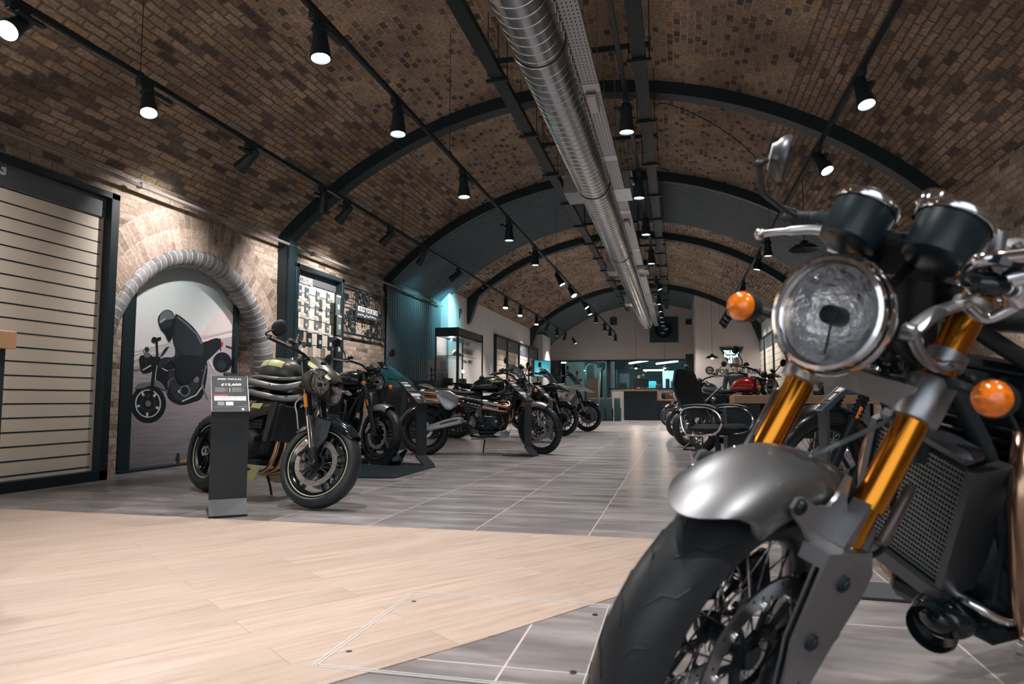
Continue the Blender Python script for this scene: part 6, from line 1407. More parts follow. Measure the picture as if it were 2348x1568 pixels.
# hoses
b = MB(); b.M = S
b.tube(spl([at_s(1845, 1055, .02), at_s(1940, 1010, .05), at_s(2040, 960, .07), at_s(2120, 900, .03), (-.30, 0, .86)], 6), .0042, 8)
b.build('brake_hose', mat('grey_hose', (.12, .15, .16), .35), hero)
b = MB(); b.M = S
b.tube(spl([at_s(1975, 1280, .11), at_s(2020, 1262, .12), at_s(2048, 1210, .12), at_s(2050, 1130, .11), at_s(2085, 1050, .08)], 6), .005, 8); b.tube(spl([(-.2, .03, .80), (-.26, .06, .72), (-.30, .05, .60)], 5), .006, 8)
for k in range(7): b.tube(spl([(-.10, -.05+.02*k, .86), (-.18, -.05+.02*k, .83+.01*(k % 3)), (-.26, -.03+.015*k, .80+.02*(k % 2)), (-.33, 0, .83)], 5), .0052, 8)
for k in range(5): b.box((-.19+.012*k, -.05+.025*k, .835+.012*(k % 2)), (.03, .02, .022), b=.005)
b.build('wiring', M_PLASTIC, hero)
b = MB(); b.M = S
for k in range(9): bolt(b, (-.17+.01*(k % 4), -.08+.02*k, .842+.012*(k % 3)), (1, .1, .2), .009)
b.build('bolt', M_CHROME, hero)
# ---- body of the bike
b = MB(); b.tube([(-.42, .0, .60), (-.33, 0, .84), (-.30, 0, .95)], [.03, .038, .036], 18); b.tube(spl([(-.34, .03, .90), (-.55, .10, .80), (-.85, .12, .74), (-1.0, .11, .62)], 5), .017, 12); b.tube(spl([(-.34, -.03, .90), (-.55, -.10, .80), (-.85, -.12, .74), (-1.0, -.11, .62)], 5), .017, 12)
for s in (1, -1): b.tube(spl([(-.38, s*.03, .78), (-.47, s*.09, .62), (-.56, s*.12, .40), (-.66, s*.12, .28), (-.95, s*.12, .27), (-1.0, s*.11, .5)], 5), .017, 12)
b.build('frame', M_PLASTIC, hero)
RR_ = Mx.Translation((0, -.018, 0)) @ Mx.Translation((-.445, 0, .505)) @ Mx.Rotation(rad(-13), 4, 'X') @ Mx.Translation((.445, 0, -.505))
b = MB(); b.M = RR_; b.box((-.445, 0, .505), (.032, .205, .27), R=Mx.Rotation(rad(14), 3, 'Y'), b=.004); rd_ = b.build('radiator', M_MESH, hero)
b = MB(); b.M = RR_; Rm = Mx.Rotation(rad(14), 3, 'Y')
for k in range(24): b.box(V((-.445, 0, .505))+Rm @ V((.0185, 0, -.125+k*.0109)), (.004, .196, .0022), R=Rm)
for k in range(30): b.box(V((-.445, 0, .505))+Rm @ V((.0172, -.096+k*.0066, 0)), (.003, .0012, .26), R=Rm)
b.build('radiator_mesh', mat('radiator_fin', (.22, .25, .26), .4, metal=.8), rd_)
b = MB(); b.M = RR_
for s in (1, -1): b.loft([[V((-.445, 0, .505))+Rm @ V((x, s*y, z)) for x, y in ((.03, .098), (.03, .112), (-.06, .125), (-.05, .10))] for z in (-.15, .14)])
b.loft([[V((-.445, 0, .505))+Rm @ V((x, y, z)) for x, z in ((.035, -.135), (-.03, -.135), (-.05, -.19), (.015, -.185))] for y in (-.115, .115)]); b.box((-.40, 0, .655), (.05, .20, .03), R=Rm, b=.01); b.build('radiator_surround', M_GREYM, rd_)
tank(hero, [(-.36, .93, .03, .02), (-.40, .93, .10, .08, .06), (-.52, .935, .135, .105, .08), (-.70, .925, .125, .10, .07), (-.84, .885, .085, .06, .04), (-.87, .87, .03, .02)], P_SILVER)
seat(hero, [(-.86, .85, .06, .02), (-.92, .845, .11, .035), (-1.10, .845, .125, .045), (-1.25, .88, .12, .06), (-1.38, .90, .08, .04), (-1.42, .905, .03, .02)])
engine(hero, -.68, .44, M_ENG, M_ENG, w=.25)
for y in (.075, -.075):
    b = MB(); sgn = 1 if y > 0 else -1
    b.tube(spl([(-.60, y, .66), (-.53, y*1.5, .66), (-.475, y*2.0, .585), (-.50, y*2.15, .46), (-.555, y*2.05, .34), (-.66, y*2.0, .25), (-.9, y*2.0, .22), (-1.05, y*2.1, .24)], 7), .0215, 20); o = b.build('exhaust_pipe', M_BRONZE, hero)
    b = MB(); b.lathe([(.0225, -.014), (.027, -.012), (.027, .012), (.0225, .014)], (-.61, y*2.02, .288), (-.6, 0, -.45), 20); b.lathe([(.0225, -.014), (.028, -.012), (.028, .012), (.0225, .014)], (-.70, y*2.0, .24), (-1, 0, -.1), 20); b.build('pipe_clamp', M_CHROME, o)
    silencer(hero, (-1.0, y*2.3, .235), (-1.52, y*2.6, .36), .052, M_SATIN)
b = MB(); b.sphere((-.50, .045, .285), (.055, .06, .045), n=24, k=12); b.lathe([(.03, 0), (.045, .006), (.05, .02), (.047, .03)], (-.475, .05, .27), (.9, .1, -.2), 24); b.build('horn', M_GLOSS, hero)
b = MB(); b.tube(spl([(-.50, .0, .345), (-.50, .10, .33), (-.56, .135, .31), (-.62, .13, .36)], 5), .010, 10); b.lathe([(0, .01), (.02, .01), (.022, 0)], (-.57, .155, .27), (0, 1, 0), 16); b.build('oil_line', M_CHROME, hero)
wheel(hero, None, (-1.415, 0, .315), .315, .16, 'spoke', M_GREYM, 'rear_wheel', disc_r=.11, discs=(-1,))
swingarm(hero, -1.415, -.93, .315, .42, .13, M_SATIN); shock(hero, (-1.33, .15, .38), (-1.14, .14, .72)); shock(hero, (-1.33, -.15, .38), (-1.14, -.14, .72)); chain(hero, -1.415, .315, -.93, .42, .11)
mudguard(hero, None, (-1.415, 0, .315), .315, .17, 30, 150, P_SILVER, 'rear_mudguard'); footpeg(hero, -1.02, .42); sidestand(hero, -.85, .27); tail_light(hero, (-1.46, 0, .80))
b = MB()
for s in (1, -1): b.prism([(-.80, .60), (-1.0, .58), (-1.05, .74), (-.95, .79), (-.80, .74)], (0, s*.12, 0), (1, 0, 0), (0, 0, 1), (0, s*.02, 0))
b.build('side_panel', P_SILVER, hero)

# ------------------------------------------------------------------ classic bikes (upright twins)
def classic(label, P, theta, tsh=0.0, rise=.07, rfen=None, steer=0, lean=11, sc=1.0, tankm=P_BLACK, fender=P_BLACK, rim=M_ENG, R=.30, Rr=.315, w=.105, kind='spoke', wb=1.43, gait=True, high=False, gold=False, guard=(50, 130), detail=True, mirrors='stalk', knob=None, hm=P_BLACK, chrome=True, twopot=None, chock=False, hlr=.085, nsp=32, group=None, bob=False):
    root = bike_root(label, P, -(90+theta), lean, sc, group); M = front_M(RK, rad(steer), wb); c = (0, 0, R); up = R-.30
    wheel(root, M, c, R, w, kind, rim, 'front_wheel', disc_r=.15, discs=(1, -1) if twopot else (-1,) if theta < 90 else (1,), tread=knob or ('groove' if detail else None), nsp=nsp, detail=detail)
    fork(root, M, RK, c, .095, .58+up, .99, .021, .028, M_GOLD if gold else M_CHROME if chrome else M_PLASTIC, M_ENG, gaiter=gait)
    mudguard(root, M, c, R, w+.035, guard[0], guard[1], fender, n=20)
    for s in (1, -1):
        if s == 1 and not twopot and theta < 90: continue
        caliper(root, M, c, s, RK, ang=150, m=M_ENG if not detail else None)
    b = MB(); b.M = M
    for z in (.80, .97): b.box((-(z-.3)*tan(RK)-.015, 0, z), (.07, .25, .03), R=Mx.Rotation(-RK, 3, 'Y'), b=.01)
    b.build('fork_clamp', M_ENG, root)
    hc = (-.125, 0, .885); headlight(root, M, hc, hlr, .12, hm, M_CHROME if chrome else M_GLOSS, d=(1, 0, -.02))
    for s in (1, -1): indicator(root, M, (-.16, s*.08, .85), (-.14, s*.19, .85), .026)
    clocks(root, M, [(-.24, .055, 1.05), (-.24, -.055, 1.05)] if not bob else [(-.24, 0, 1.05)], r=.042)
    hb, ends = handlebar(root, M, (-.29, 0, 1.03), .39, rise, .16)
    if mirrors == 'stalk':
        for s in (1, -1): mirror_round(root, M, [(-.40, s*.26, 1.10), (-.38, s*.30, 1.18), (-.40, s*.38, 1.26)], (-.40, s*.40, 1.28), (-1, s*-.1, .1), .05)
    elif mirrors == 'bar_end':
        for s in (1, -1): mirror_round(root, M, [(-.46, s*.40, 1.09), (-.44, s*.46, 1.13), (-.43, s*.48, 1.16)], (-.43, s*.50, 1.18), (-1, 0, .1), .048)
    if bob: tk = tank(root, [(-.38, .90, .03, .02), (-.42, .90, .10, .07, .05), (-.55, .905, .125, .09, .07), (-.72, .885, .11, .07, .06), (-.84, .85, .05, .03)], tankm)
    else: tk = tank(root, [(x-tsh, z+tsh*.3, *(v_*(1+tsh) for v_ in r_)) for x, z, *r_ in [(-.36, .90, .03, .03), (-.39, .905, .09, .085, .07), (-.50, .91, .135, .105, .09), (-.66, .905, .135, .10, .085), (-.78, .875, .105, .075, .06), (-.84, .855, .05, .03)]], tankm)
    sx = -wb
    if bob: seat(root, [(-.82, .77, .05, .02), (-.90, .76, .12, .035), (-1.05, .76, .15, .04), (-1.16, .80, .12, .04), (-1.20, .83, .04, .02)])
    else: seat(root, [(-.80, .83, .06, .02), (-.86, .825, .11, .035), (-1.02, .815, .13, .045), (-1.15, .825, .13, .05), (-1.30, .85, .12, .055), (-1.44, .865, .09, .045), (-1.48, .87, .03, .02)])
    b = MB()
    b.tube([(-.43, 0, .55), (-.33, 0, .84), (-.31, 0, .92)], [.022, .034, .034], 14)
    for s in (1, -1):
        b.tube(spl([(-.34, s*.02, .84), (-.60, s*.06, .80), (-.85, s*.11, .77), (-1.20, s*.12, .79), (sx+.02, s*.10, .82)], 4), .014, 8)
        b.tube(spl([(-.37, s*.02, .76), (-.44, s*.08, .55), (-.50, s*.11, .32), (-.62, s*.12, .24), (-.92, s*.12, .24), (-.98, s*.12, .45), (-.96, s*.11, .76)], 4), .015, 8)
        b.tube([(-.98, s*.12, .50), (-1.22, s*.12, .79)], .012, 8)
    b.build('frame', M_PLASTIC, root)
    engine(root, -.68, .46, M_ENG, M_ENGS if chrome else M_ENG, w=.22)
    for s in (1, -1):
        b = MB(); b.prism([(-.83, .58), (-1.02, .55), (-1.08, .66), (-1.02, .76), (-.86, .78), (-.80, .70)], (0, s*.115, 0), (1, 0, 0), (0, 0, 1), (0, s*.018, 0)); b.build('side_panel', P_BLACK, root)
    swingarm(root, sx, -.93, Rr, .42, .125, M_ENG)
    for s in (1, -1): shock(root, (sx+.07, s*.14, Rr+.07), (-1.24, s*.13, .76), spring=M_ENG)
    wheel(root, None, (sx, 0, Rr), Rr, w+.045, kind, rim, 'rear_wheel', disc_r=.11, discs=(-1,), tread=knob or ('groove' if detail else None), nsp=nsp, detail=detail)
    mudguard(root, None, (sx, 0, Rr), Rr, w+.08, 60, 165 if not bob else 150, rfen or fender, 'rear_mudguard', dr=.045, n=20); tail_light(root, (sx-.22, 0, .62 if bob else .74))
    chain(root, sx, Rr, -.93, .40, .10, rr=.095) if detail else None
    footpeg(root, -.80, .36); sidestand(root, -.75, .24)
    b = MB(); b.tube(spl([(-.40, .06, .80), (-.28, .12, .78), (-.22, .10, .86)], 4), .006, 6); b.tube(spl([(-.40, -.06, .82), (-.26, -.13, .76), (-.20, -.09, .88)], 4), .006, 6); b.tube(spl([(-.30, .1, 1.05), (-.20, .12, .98), (-.30, .06, .86), (-.42, .05, .82)], 4), .005, 6); b.build('cables', M_PLASTIC, root)
    if not high:
        em = M_CHROME if chrome else M_ENG
        for s in (1, -1):
            b = MB(); b.tube(spl([(-.62, s*.07, .68), (-.53, s*.10, .66), (-.48, s*.12, .56), (-.52, s*.13, .36), (-.62, s*.14, .26), (-.80, s*.15, .24), (-.98, s*.16, .25)], 5), .020, 12); b.build('exhaust_pipe', em, root)
            silencer(root, (-.96, s*.165, .245), (-1.55, s*.20, .34), .046, em)
    return root, M
def black_fork_text(root): pass

# high piped scrambler, third in the left row
def plate(b, pl, y, s, th, k=.9, m=0):
    cx = sum(p[0] for p in pl)/len(pl); cz = sum(p[1] for p in pl)/len(pl); f = lambda q, yy: [V((cx+(x-cx)*q, yy, cz+(z-cz)*q)) for x, z in pl]
    b.loft([f(.97, y), f(1, y+s*th*.2), f(1, y+s*th*.6), f((1+k)/2, y+s*th*.9), f(k, y+s*th)], m)
p = on_z(1240, 1041); root, M = classic('dark green scrambler motorcycle with high twin silencers seen from its right side', (p.x, p.y, 0), 18, steer=-44, lean=9, sc=1.0, tankm=P_DKGREEN, fender=M_ALU, rfen=P_BLACK, tsh=.12, rise=.13, rim=M_ENG, R=.345, Rr=.325, w=.09, wb=1.58, gait=False, high=True, guard=(62, 118), mirrors='none', knob='knob', chrome=False, twopot=True, hlr=.085)
for s in (1, -1): mirror_round(root, M, [(-.46, s*.39, 1.10), (-.46, s*.46, 1.11), (-.47, s*.54, 1.12)], (-.47, s*.58, 1.12), (-1, 0, .1), .05)
TS2 = [(x-.12, z+.036, *(v_*1.12 for v_ in r_)) for x, z, *r_ in [(-.36, .90, .03, .03), (-.39, .905, .09, .085, .07), (-.50, .91, .135, .105, .09), (-.66, .905, .135, .10, .085), (-.78, .875, .105, .075, .06), (-.84, .855, .05, .03)]]
for sd in (1, -1): surf_line(root, TS2, 2.3, [(-.575-.009*k, 1.3-.12*k) for k in range(15)], sd, .0028, 'gold_pinstripe', mat('gold_line', (.75, .48, .08), .4))
b = MB(); put_text(b, 'TRIUMPH', .04, (-.62, -.1535, .965), (1, 0, 0), (0, 0, 1), bold=.001, align='c', width=.17); b.build('tank_lettering', M_TEXTW, root)
for k, z in enumerate((.86, .765)):
    silencer(root, (-1.16, -.19, z-.09), (-1.64, -.205, z-.035), .050, M_BRONZE, M_ALU, name='high_silencer')
b = MB()
b.tube(spl([(-.62, -.07, .68), (-.52, -.12, .67), (-.45, -.16, .63), (-.47, -.185, .565), (-.58, -.19, .57), (-.80, -.19, .61), (-1.18, -.19, .675)], 6), .022, 14); b.tube(spl([(-.60, -.07, .72), (-.50, -.10, .71), (-.44, -.145, .68), (-.44, -.185, .63), (-.52, -.19, .625), (-.80, -.19, .68), (-1.18, -.19, .765)], 6), .022, 14)
ex = b.build('high_exhaust', M_BRONZE, root)
b = MB()
for z0 in (.578, .648): 
    b.tube([(-.60, -.196, z0+.005), (-.80, -.196, z0+.045)], .027, 12)
    for k in range(5): b.box((-.62-.038*k, -.224, z0+.010+.008*k), (.022, .004, .010), m=1)
for z0 in (.602, .672):
    b.tube([(-.80, -.196, z0+.02), (-1.10, -.196, z0+.065)], .024, 12, m=1)
    for k in range(4): b.box((-.85-.048*k, -.221, z0+.034+.012*k), (.036, .004, .014))
b.build('heat_shield', [M_ALU, M_BLACK], ex)
b = MB(); pl = [(x-.14, z-.025) for x, z in [(-.98, .72), (-1.00, .66), (-1.08, .60), (-1.15, .60), (-1.21, .66), (-1.30, .79), (-1.29, .85), (-1.24, .87), (-1.10, .85), (-1.00, .78)]]
plate(b, pl, -.232, -1, .022, .90); 
for k in range(8): b.lathe([(0, .001), (.006, .001)], (-1.17-.024*k, -.2565, .665+.013*k), (0, -1, 0), 8, m=1); b.lathe([(0, .001), (.004, .001)], (-1.185-.024*k, -.2565, .69+.011*k), (0, -1, 0), 8, m=1)
bolt(b, (-1.16, -.254, .74), (0, -1, 0), .013); bolt(b, (-1.36, -.254, .79), (0, -1, 0), .013); b.build('silencer_guard', [M_SATIN, M_BLACK], root)
for (x, z, s) in ((-.98, .43, 1), (-.90, .54, 1)):
    b = MB()
    for k in range(5): a = -.6+k*.45; b.tube([(x, -.155, z-.03), (x+.075*cos(a)+.01, -.165, z-.02+.085*sin(a))], .008, 6)
    b.tube([(x+.08*cos(-.7+.15*k), -.165, z-.02+.09*sin(-.7+.15*k)) for k in range(14)], .008, 6); b.build('cast_footrest_plate', M_SATIN, root)
b = MB(); plate(b, [(-1.66, .335), (-1.62, .300), (-1.50, .300), (-1.08, .395), (-1.04, .43), (-1.06, .475), (-1.13, .49), (-1.30, .455), (-1.50, .385), (-1.63, .375)], -.160, -1, .026, .82); plate(b, [(-1.38, .375), (-1.14, .43), (-1.13, .455), (-1.22, .45), (-1.36, .41)], -.180, -1, .010, .8, 1); b.lathe([(0, .02), (.035, .018), (.04, .0)], (-1.58, -.17, .325), (0, -1, 0), 18); b.build('swingarm_cover', [M_SATIN, M_GREYM], root)
b = MB(); plate(b, [(-.46, .235), (-.60, .225), (-.66, .25), (-.58, .30), (-.47, .31), (-.43, .28)], -.135, -1, .010)
for k in range(6): b.lathe([(0, .001), (.006, .001)], (-.49-.024*(k%3), -.1455, .285-.022*(k//3)), (0, -1, 0), 8, m=1)
b.prism([(-.40, .36), (-.44, .24), (-.62, .20), (-.95, .21), (-.95, .222), (-.62, .212), (-.45, .25)], (0, -.10, 0), (1, 0, 0), (0, 0, 1), (0, .20, 0)); b.build('bash_plate', [M_SATIN, M_BLACK], root)
b = MB(); b.tube(spl([(-1.42, -.10, .86), (-1.52, -.09, .93), (-1.64, -.04, .95), (-1.66, 0, .95), (-1.64, .04, .95), (-1.52, .09, .93), (-1.42, .10, .86)], 4), .010, 8); b.build('grab_loop', M_ALU, root)

# second in the left row, behind the green trimmed bike
p = on_z(868, 1066); rB, MB_ = classic('black roadster motorcycle with round headlamp, pale mudguard and fork gaiters behind the green trimmed bike', (p.x, p.y, .014), -22, steer=-4, lean=7, sc=1.06, tankm=P_BLACK, fender=M_SATIN, rim=M_ENG, R=.305, w=.12, kind='cast', chrome=False, mirrors='stalk', guard=(66, 112), hlr=.088)
# wheel clamp
t = thing('wheel_clamp', 'black steel wheel clamp holding the front tyre on the floor plate', 'wheel stand', (p.x, p.y, .015), rad(-22))
for s in (-1, 1): b = MB(); b.prism([(-.30, 0), (.24, 0), (.36, .16), (.33, .17), (.14, .06), (-.22, .06), (-.36, .20), (-.40, .19)], (0, s*.085, 0), (1, 0, 0), (0, 0, 1), (0, .012*s, 0)); b.build('side_cheek', M_BLACK, t)
b = MB(); b.box((-.32, 0, .12), (.02, .17, .10), R=Mx.Rotation(rad(35), 3, 'Y')); b.build('tyre_cradle', M_BLACK, t); b = MB(); b.box((.27, 0, .08), (.02, .17, .10), R=Mx.Rotation(rad(-40), 3, 'Y')); b.build('tyre_cradle', M_BLACK, t)
b = MB(); bolt(b, (.0, -.14, .0), (0, 0, 1), .016); b.rod((0, -.14, 0), (0, -.14, .035), .006); b.build('fixing_bolt', M_CHROME, t)

# right hand row
p = on_z(1533, 977); classic('small red and chrome motorcycle furthest along the right row', (p.x, p.y, 0), 212, steer=8, lean=9, sc=1.0, tankm=P_RED, fender=P_BLACK, rim=M_CHROME, detail=False, mirrors='stalk', nsp=28, gait=False)
p = on_z(1556, 1003); classic('dark motorcycle half hidden between the two nearer bikes of the right row', (p.x, p.y, 0), 206, steer=6, lean=9, sc=1.0, tankm=P_RED, fender=P_BLACK, rim=M_ENG, detail=False, mirrors='none', nsp=28)
p = on_z(1574, 1024); classic('chrome spoked motorcycle just left of the office chair, amber indicators', (p.x, p.y, 0), 246, steer=-24, lean=8, sc=1.02, tankm=P_BLACK, fender=P_BLACK, rim=M_CHROME, w=.13, mirrors='stalk', detail=True, gait=True, nsp=40)
p = on_y(1738, 880, 9.3); classic('red tanked motorcycle with round headlamp standing behind the oak desk', (p.x+.12, 9.15, 0), -58, steer=6, lean=8, sc=1.03, tankm=P_RED, fender=P_BLACK, rim=M_CHROME, mirrors='stalk', detail=True, gait=False, hlr=.10)
p = on_y(1845, 1000, 4.7); classic('black bobber motorcycle with fat front mudguard and fork gaiters behind the gold forks', (p.x+.05, 4.7, 0), 196, steer=10, lean=9, sc=1.06, tankm=P_BLACK, fender=P_BLACK, rim=M_ENG, R=.33, w=.14, mirrors='none', guard=(20, 150), detail=True, gait=True, bob=True, nsp=36)

# ------------------------------------------------------------------ green trimmed street fighter
def fighter(label, P, theta, steer, lean, sc):
    root = bike_root(label, P, -(90+theta), lean, sc); M = front_M(RK, rad(steer), 1.44); c = (0, 0, .30)
    LIP = mat('pale_lime_tape', (.62, .62, .38), .4)
    wheel(root, M, c, .30, .122, 'cast', M_GLOSS, 'front_wheel', disc_r=.16, discs=(1, -1), lip=LIP, tread='groove', nspoke=5)
    t_ = tan(RK); X = lambda z: -(z-.3)*t_+.005
    for s in (1, -1):
        b = MB(); b.M = M; Pz = lambda z: V((X(z), s*.105, z)); b.tube([Pz(.60), Pz(1.02)], .027, 18); lg = b.build('fork_leg', M_GLOSS, root)
        b = MB(); b.M = M; b.tube([Pz(.37), Pz(.60)], .0215, 18); b.tube([Pz(.50), Pz(.60)], .0235, 16); b.build('slider', M_CHROME, lg)
        b = MB(); b.M = M; b.tube([Pz(.27), Pz(.30), Pz(.385)], [.02, .031, .027], 16); b.build('axle_clamp', M_ENG, lg)
        b = MB(); b.M = M; b.lathe([(.014, .025), (.022, .025), (.026, -.02), (0, -.02)], (0.005, s*.105, .30), (0, s, 0), 18); b.build('axle_nut', M_CHROME, lg)
        b = MB(); b.M = M; q = Pz(.70); b.box(q+V((.0, s*.030, 0)), (.028, .012, .10), R=Mx.Rotation(-RK, 3, 'Y'), b=.004); b.build('fork_reflector', mat('amber_reflector', (.75, .26, .02), .3), lg)
        b = MB(); b.M = M; b.prism([(.05, .585), (-.08, .60), (-.115, .55), (-.10, .42), (-.05, .36), (-.01, .37), (.05, .48)], (0, s*.092, 0), (1, 0, 0), (0, 0, 1), (0, -s*.010, 0))
        for x, z in ((-.03, .545), (-.02, .46)): b.lathe([(0, .003), (.013, .003), (.013, 0)], (x, s*.092, z), (0, s, 0), 12, m=1)
        b.build('disc_guard', [M_STANDB, M_BLK], root)
        caliper(root, M, c, s, RK, text='brembo', ang=146, dr=.150)
        b = MB(); b.M = M; b.tube(spl([(-.17, s*.12, .50), (-.20, s*.14, .60), (-.24, s*.13, .68), (-.19, s*.10, .76)], 5), .005, 8); b.build('brake_hose', mat('pale_grey_hose', (.3, .3, .32), .4), root)
    mudguard(root, M, c, .30, .145, 42, 140, M_GLOSS, dr=.030, n=24, tip=.25)
    b = MB(); b.M = M
    for z in (.82, .99): b.box((X(z)-.012, 0, z), (.075, .27, .034), R=Mx.Rotation(-RK, 3, 'Y'), b=.012)
    b.build('fork_clamp', M_ENG, root)
    # pair of headlamps in a shared bracket
    for s in (1, -1):
        cc = V((-.105, s*.10, .835)); d = V((1, s*.12, -.05)).normalized(); b = MB(); b.M = M
        def shape(k, rr_, off):
            out = []
            for i in range(k):
                a = 2*pi*i/k; e = 1+.20*cos(a-(.9 if s > 0 else pi-.9)); out.append(V((off, cos(a)*rr_*1.36*e, sin(a)*rr_*1.10*e)))
            q = d.to_track_quat('X', 'Z').to_matrix(); return [cc+q @ p for p in out]
        b.loft([shape(32, .03, -.12), shape(32, .062, -.10), shape(32, .082, -.05), shape(32, .088, -.01), shape(32, .084, .004), shape(32, .081, .002), shape(32, .080, -.045), shape(32, .04, -.056)]); h = b.build('headlight', P_GREEN, root)
        b = MB(); b.M = M; b.loft([shape(32, .082, .000), shape(32, .084, .006), shape(32, .078, .008)], cap=False); b.build('bezel', M_BLACK, h)
        b = MB(); b.M = M; b.loft([shape(32, .079, -.004), shape(32, .058, -.028), shape(32, .025, -.05), shape(32, .004, -.052)])
        for k in range(6): a = k*pi/3+.3; b.box(cc+V((-.022, cos(a)*.045, sin(a)*.038)), (.014, .034, .012), R=Mx.Rotation(a, 3, 'X'))
        b.build('reflector', M_REFL, h)
        b = MB(); b.M = M; b.loft([shape(32, .079, .004), shape(32, .05, .014), shape(32, .02, .02), shape(32, .002, .021)]); b.build('lens', M_LENS, h)
        b = MB(); b.M = M; b.rod(cc+V((-.03, 0, 0)), cc+V((.0, 0, 0)), .013, n=12); b.build('bulb_shield', M_ENG, h)
        b = MB(); b.M = M; b.tube([(-.16, s*.14, .88), (-.10, s*.21, .885)], [.010, .008], 8); b.box((-.085, s*.24, .885), (.045, .07, .022), R=Mx.Rotation(s*.1, 3, 'Z'), b=.008); b.build('slim_indicator', M_ALU, root)
    # fly screen
    b = MB(); b.M = M; rings = []
    for x, z, hw, d1 in ((-.01, .895, .05, .02), (-.03, .925, .095, .05), (-.10, .985, .115, .075), (-.18, 1.035, .115, .085), (-.25, 1.07, .095, .09)):
        rings.append([V((x-.025*abs(u)**2, hw*u, z-d1*abs(u)**2.2)) for u in [-1+2*k/12 for k in range(13)]])
    n_ = 13; vs = [p for r in rings for p in r]; fs = [(i*n_+k, (i+1)*n_+k, (i+1)*n_+k+1, i*n_+k+1) for i in range(4) for k in range(n_-1)]
    b.add(vs, fs, 0); b.add([v-V((.004, 0, .012)) for v in vs], [f[::-1] for f in fs], 0)
    b.m = [(1 if (j % (n_-1)) in (0, 11) and 12 <= j < 48 else 0) for j in range(len(b.f))]; b.build('fly_screen', [P_GREEN, P_LIME], root)
    b = MB(); b.M = M; put_text(b, 'RS', .035, (-.052, 0, .946), (0, 1, 0), (-.72, 0, .69), bold=.0012, align='c', width=.04); b.build('screen_lettering', M_TEXTW, root)
    b = MB(); b.M = M; b.box((-.19, 0, .98), (.10, .14, .06), R=Mx.Rotation(rad(-35), 3, 'Y'), b=.02); b.build('instrument', M_GLOSS, root)
    handlebar(root, M, (-.30, 0, 1.03), .39, .03, .12)
    for s in (1, -1): 
        mirror_round(root, M, [(-.42, s*.40, 1.06), (-.42, s*.43, 1.07), (-.40, s*.41, 1.10), (-.40, s*.35, 1.135)], (-.40, s*.335, 1.15), (-1, s*-.2, .35), .062)
    b = MB(); b.M = M; b.lathe([(0, .03), (.022, .03), (.024, -.03), (0, -.03)], (-.33, -.17, 1.14), (0, 0, 1), 14); b.box((-.30, -.17, 1.10), (.04, .06, .04), b=.008); b.build('brake_reservoir', M_CHROME, root)
    tank(root, [(-.37, .915, .04, .03), (-.41, .93, .12, .085, .06), (-.50, .945, .175, .10, .09), (-.64, .945, .175, .10, .10), (-.76, .915, .12, .085, .07), (-.86, .87, .07, .04), (-.88, .865, .03, .02)], P_GREEN, e=2.8)
    TS = [(-.37, .915, .04, .03), (-.41, .93, .12, .085, .06), (-.50, .945, .175, .10, .09), (-.64, .945, .175, .10, .10), (-.76, .915, .12, .085, .07), (-.86, .87, .07, .04), (-.88, .865, .03, .02)]
    for sd in (1, -1):
        for (xa, xb, ta, tb) in ((-.43, -.555, .12, .66), (-.565, -.76, .10, .60)):
            patch(root, TS, 2.8, xa, xb, ta, tb, sd, 'tank_panel', P_LIME)
    b = MB()
    seat(root, [(-.84, .83, .05, .02), (-.90, .82, .12, .03), (-1.05, .82, .13, .04), (-1.14, .85, .11, .04), (-1.16, .90, .10, .03), (-1.30, .925, .085, .03), (-1.42, .95, .05, .02)])
    b = MB(); b.blob([(-1.02, .77, .09, .03), (-1.15, .81, .11, .05), (-1.32, .87, .08, .05), (-1.45, .92, .04, .02)], n=16); b.build('tail_unit', P_GREEN, root); tail_light(root, (-1.46, 0, .915))
    TUB = mat('graphite_frame_tube', (.19, .20, .21), .40, metal=.6)
    for s in (1, -1):
        b = MB()
        b.tube(spl([(-.27, s*.03, .76), (-.35, s*.11, .735), (-.42, s*.17, .735), (-.56, s*.205, .755), (-.72, s*.21, .765), (-.84, s*.18, .68), (-.93, s*.15, .50), (-.96, s*.13, .38)], 6), .024, 14)
        b.tube(spl([(-.25, s*.03, .86), (-.34, s*.11, .82), (-.42, s*.17, .81), (-.58, s*.215, .83), (-.76, s*.21, .84), (-.90, s*.17, .70), (-.98, s*.14, .50)], 6), .026, 14)
        b.tube(spl([(-.27, s*.03, .90), (-.36, s*.13, .875), (-.44, s*.18, .872), (-.60, s*.195, .885), (-.74, s*.18, .885)], 5), .013, 10)
        bolt(b, (-.45, s*.205, .82), (0, s, .2), .012)
        b.build('tube_frame', TUB, root)
    for s in (1, -1):
        b = MB(); b.loft([[V((x, s*y, z+dz)) for y, dz in ((yo-.03, hh), (yo+.0, hh*.7), (yo+.012, 0), (yo-.0, -hh*.6), (yo-.03, -hh))] for x, z, hh, yo in ((-.36, .69, .01, .13), (-.42, .67, .045, .18), (-.56, .65, .055, .205), (-.70, .60, .035, .195), (-.78, .55, .01, .17))]); b.build('side_cowl', P_GREEN, root, ang=70)
    for s in (1, -1):
        b = MB(); b.prism([(-.47, .685), (-.60, .685), (-.63, .655), (-.50, .645)], (0, s*.212, 0), (1, 0, 0), (0, 0, 1), (0, s*.004, 0)); b.build('cowl_badge', P_LIME, root)
    b = MB(); b.box((-.40, 0, .56), (.05, .30, .26), R=Mx.Rotation(rad(8), 3, 'Y'), b=.006)
    for s in (1, -1): b.prism([(-.36, .70), (-.42, .42), (-.47, .42), (-.45, .70)], (0, s*.15, 0), (1, 0, 0), (0, 0, 1), (0, s*.022, 0))
    b.build('radiator', M_PLASTIC, root)
    engine(root, -.68, .45, M_ENG, M_ENG, w=.25, fins=False)
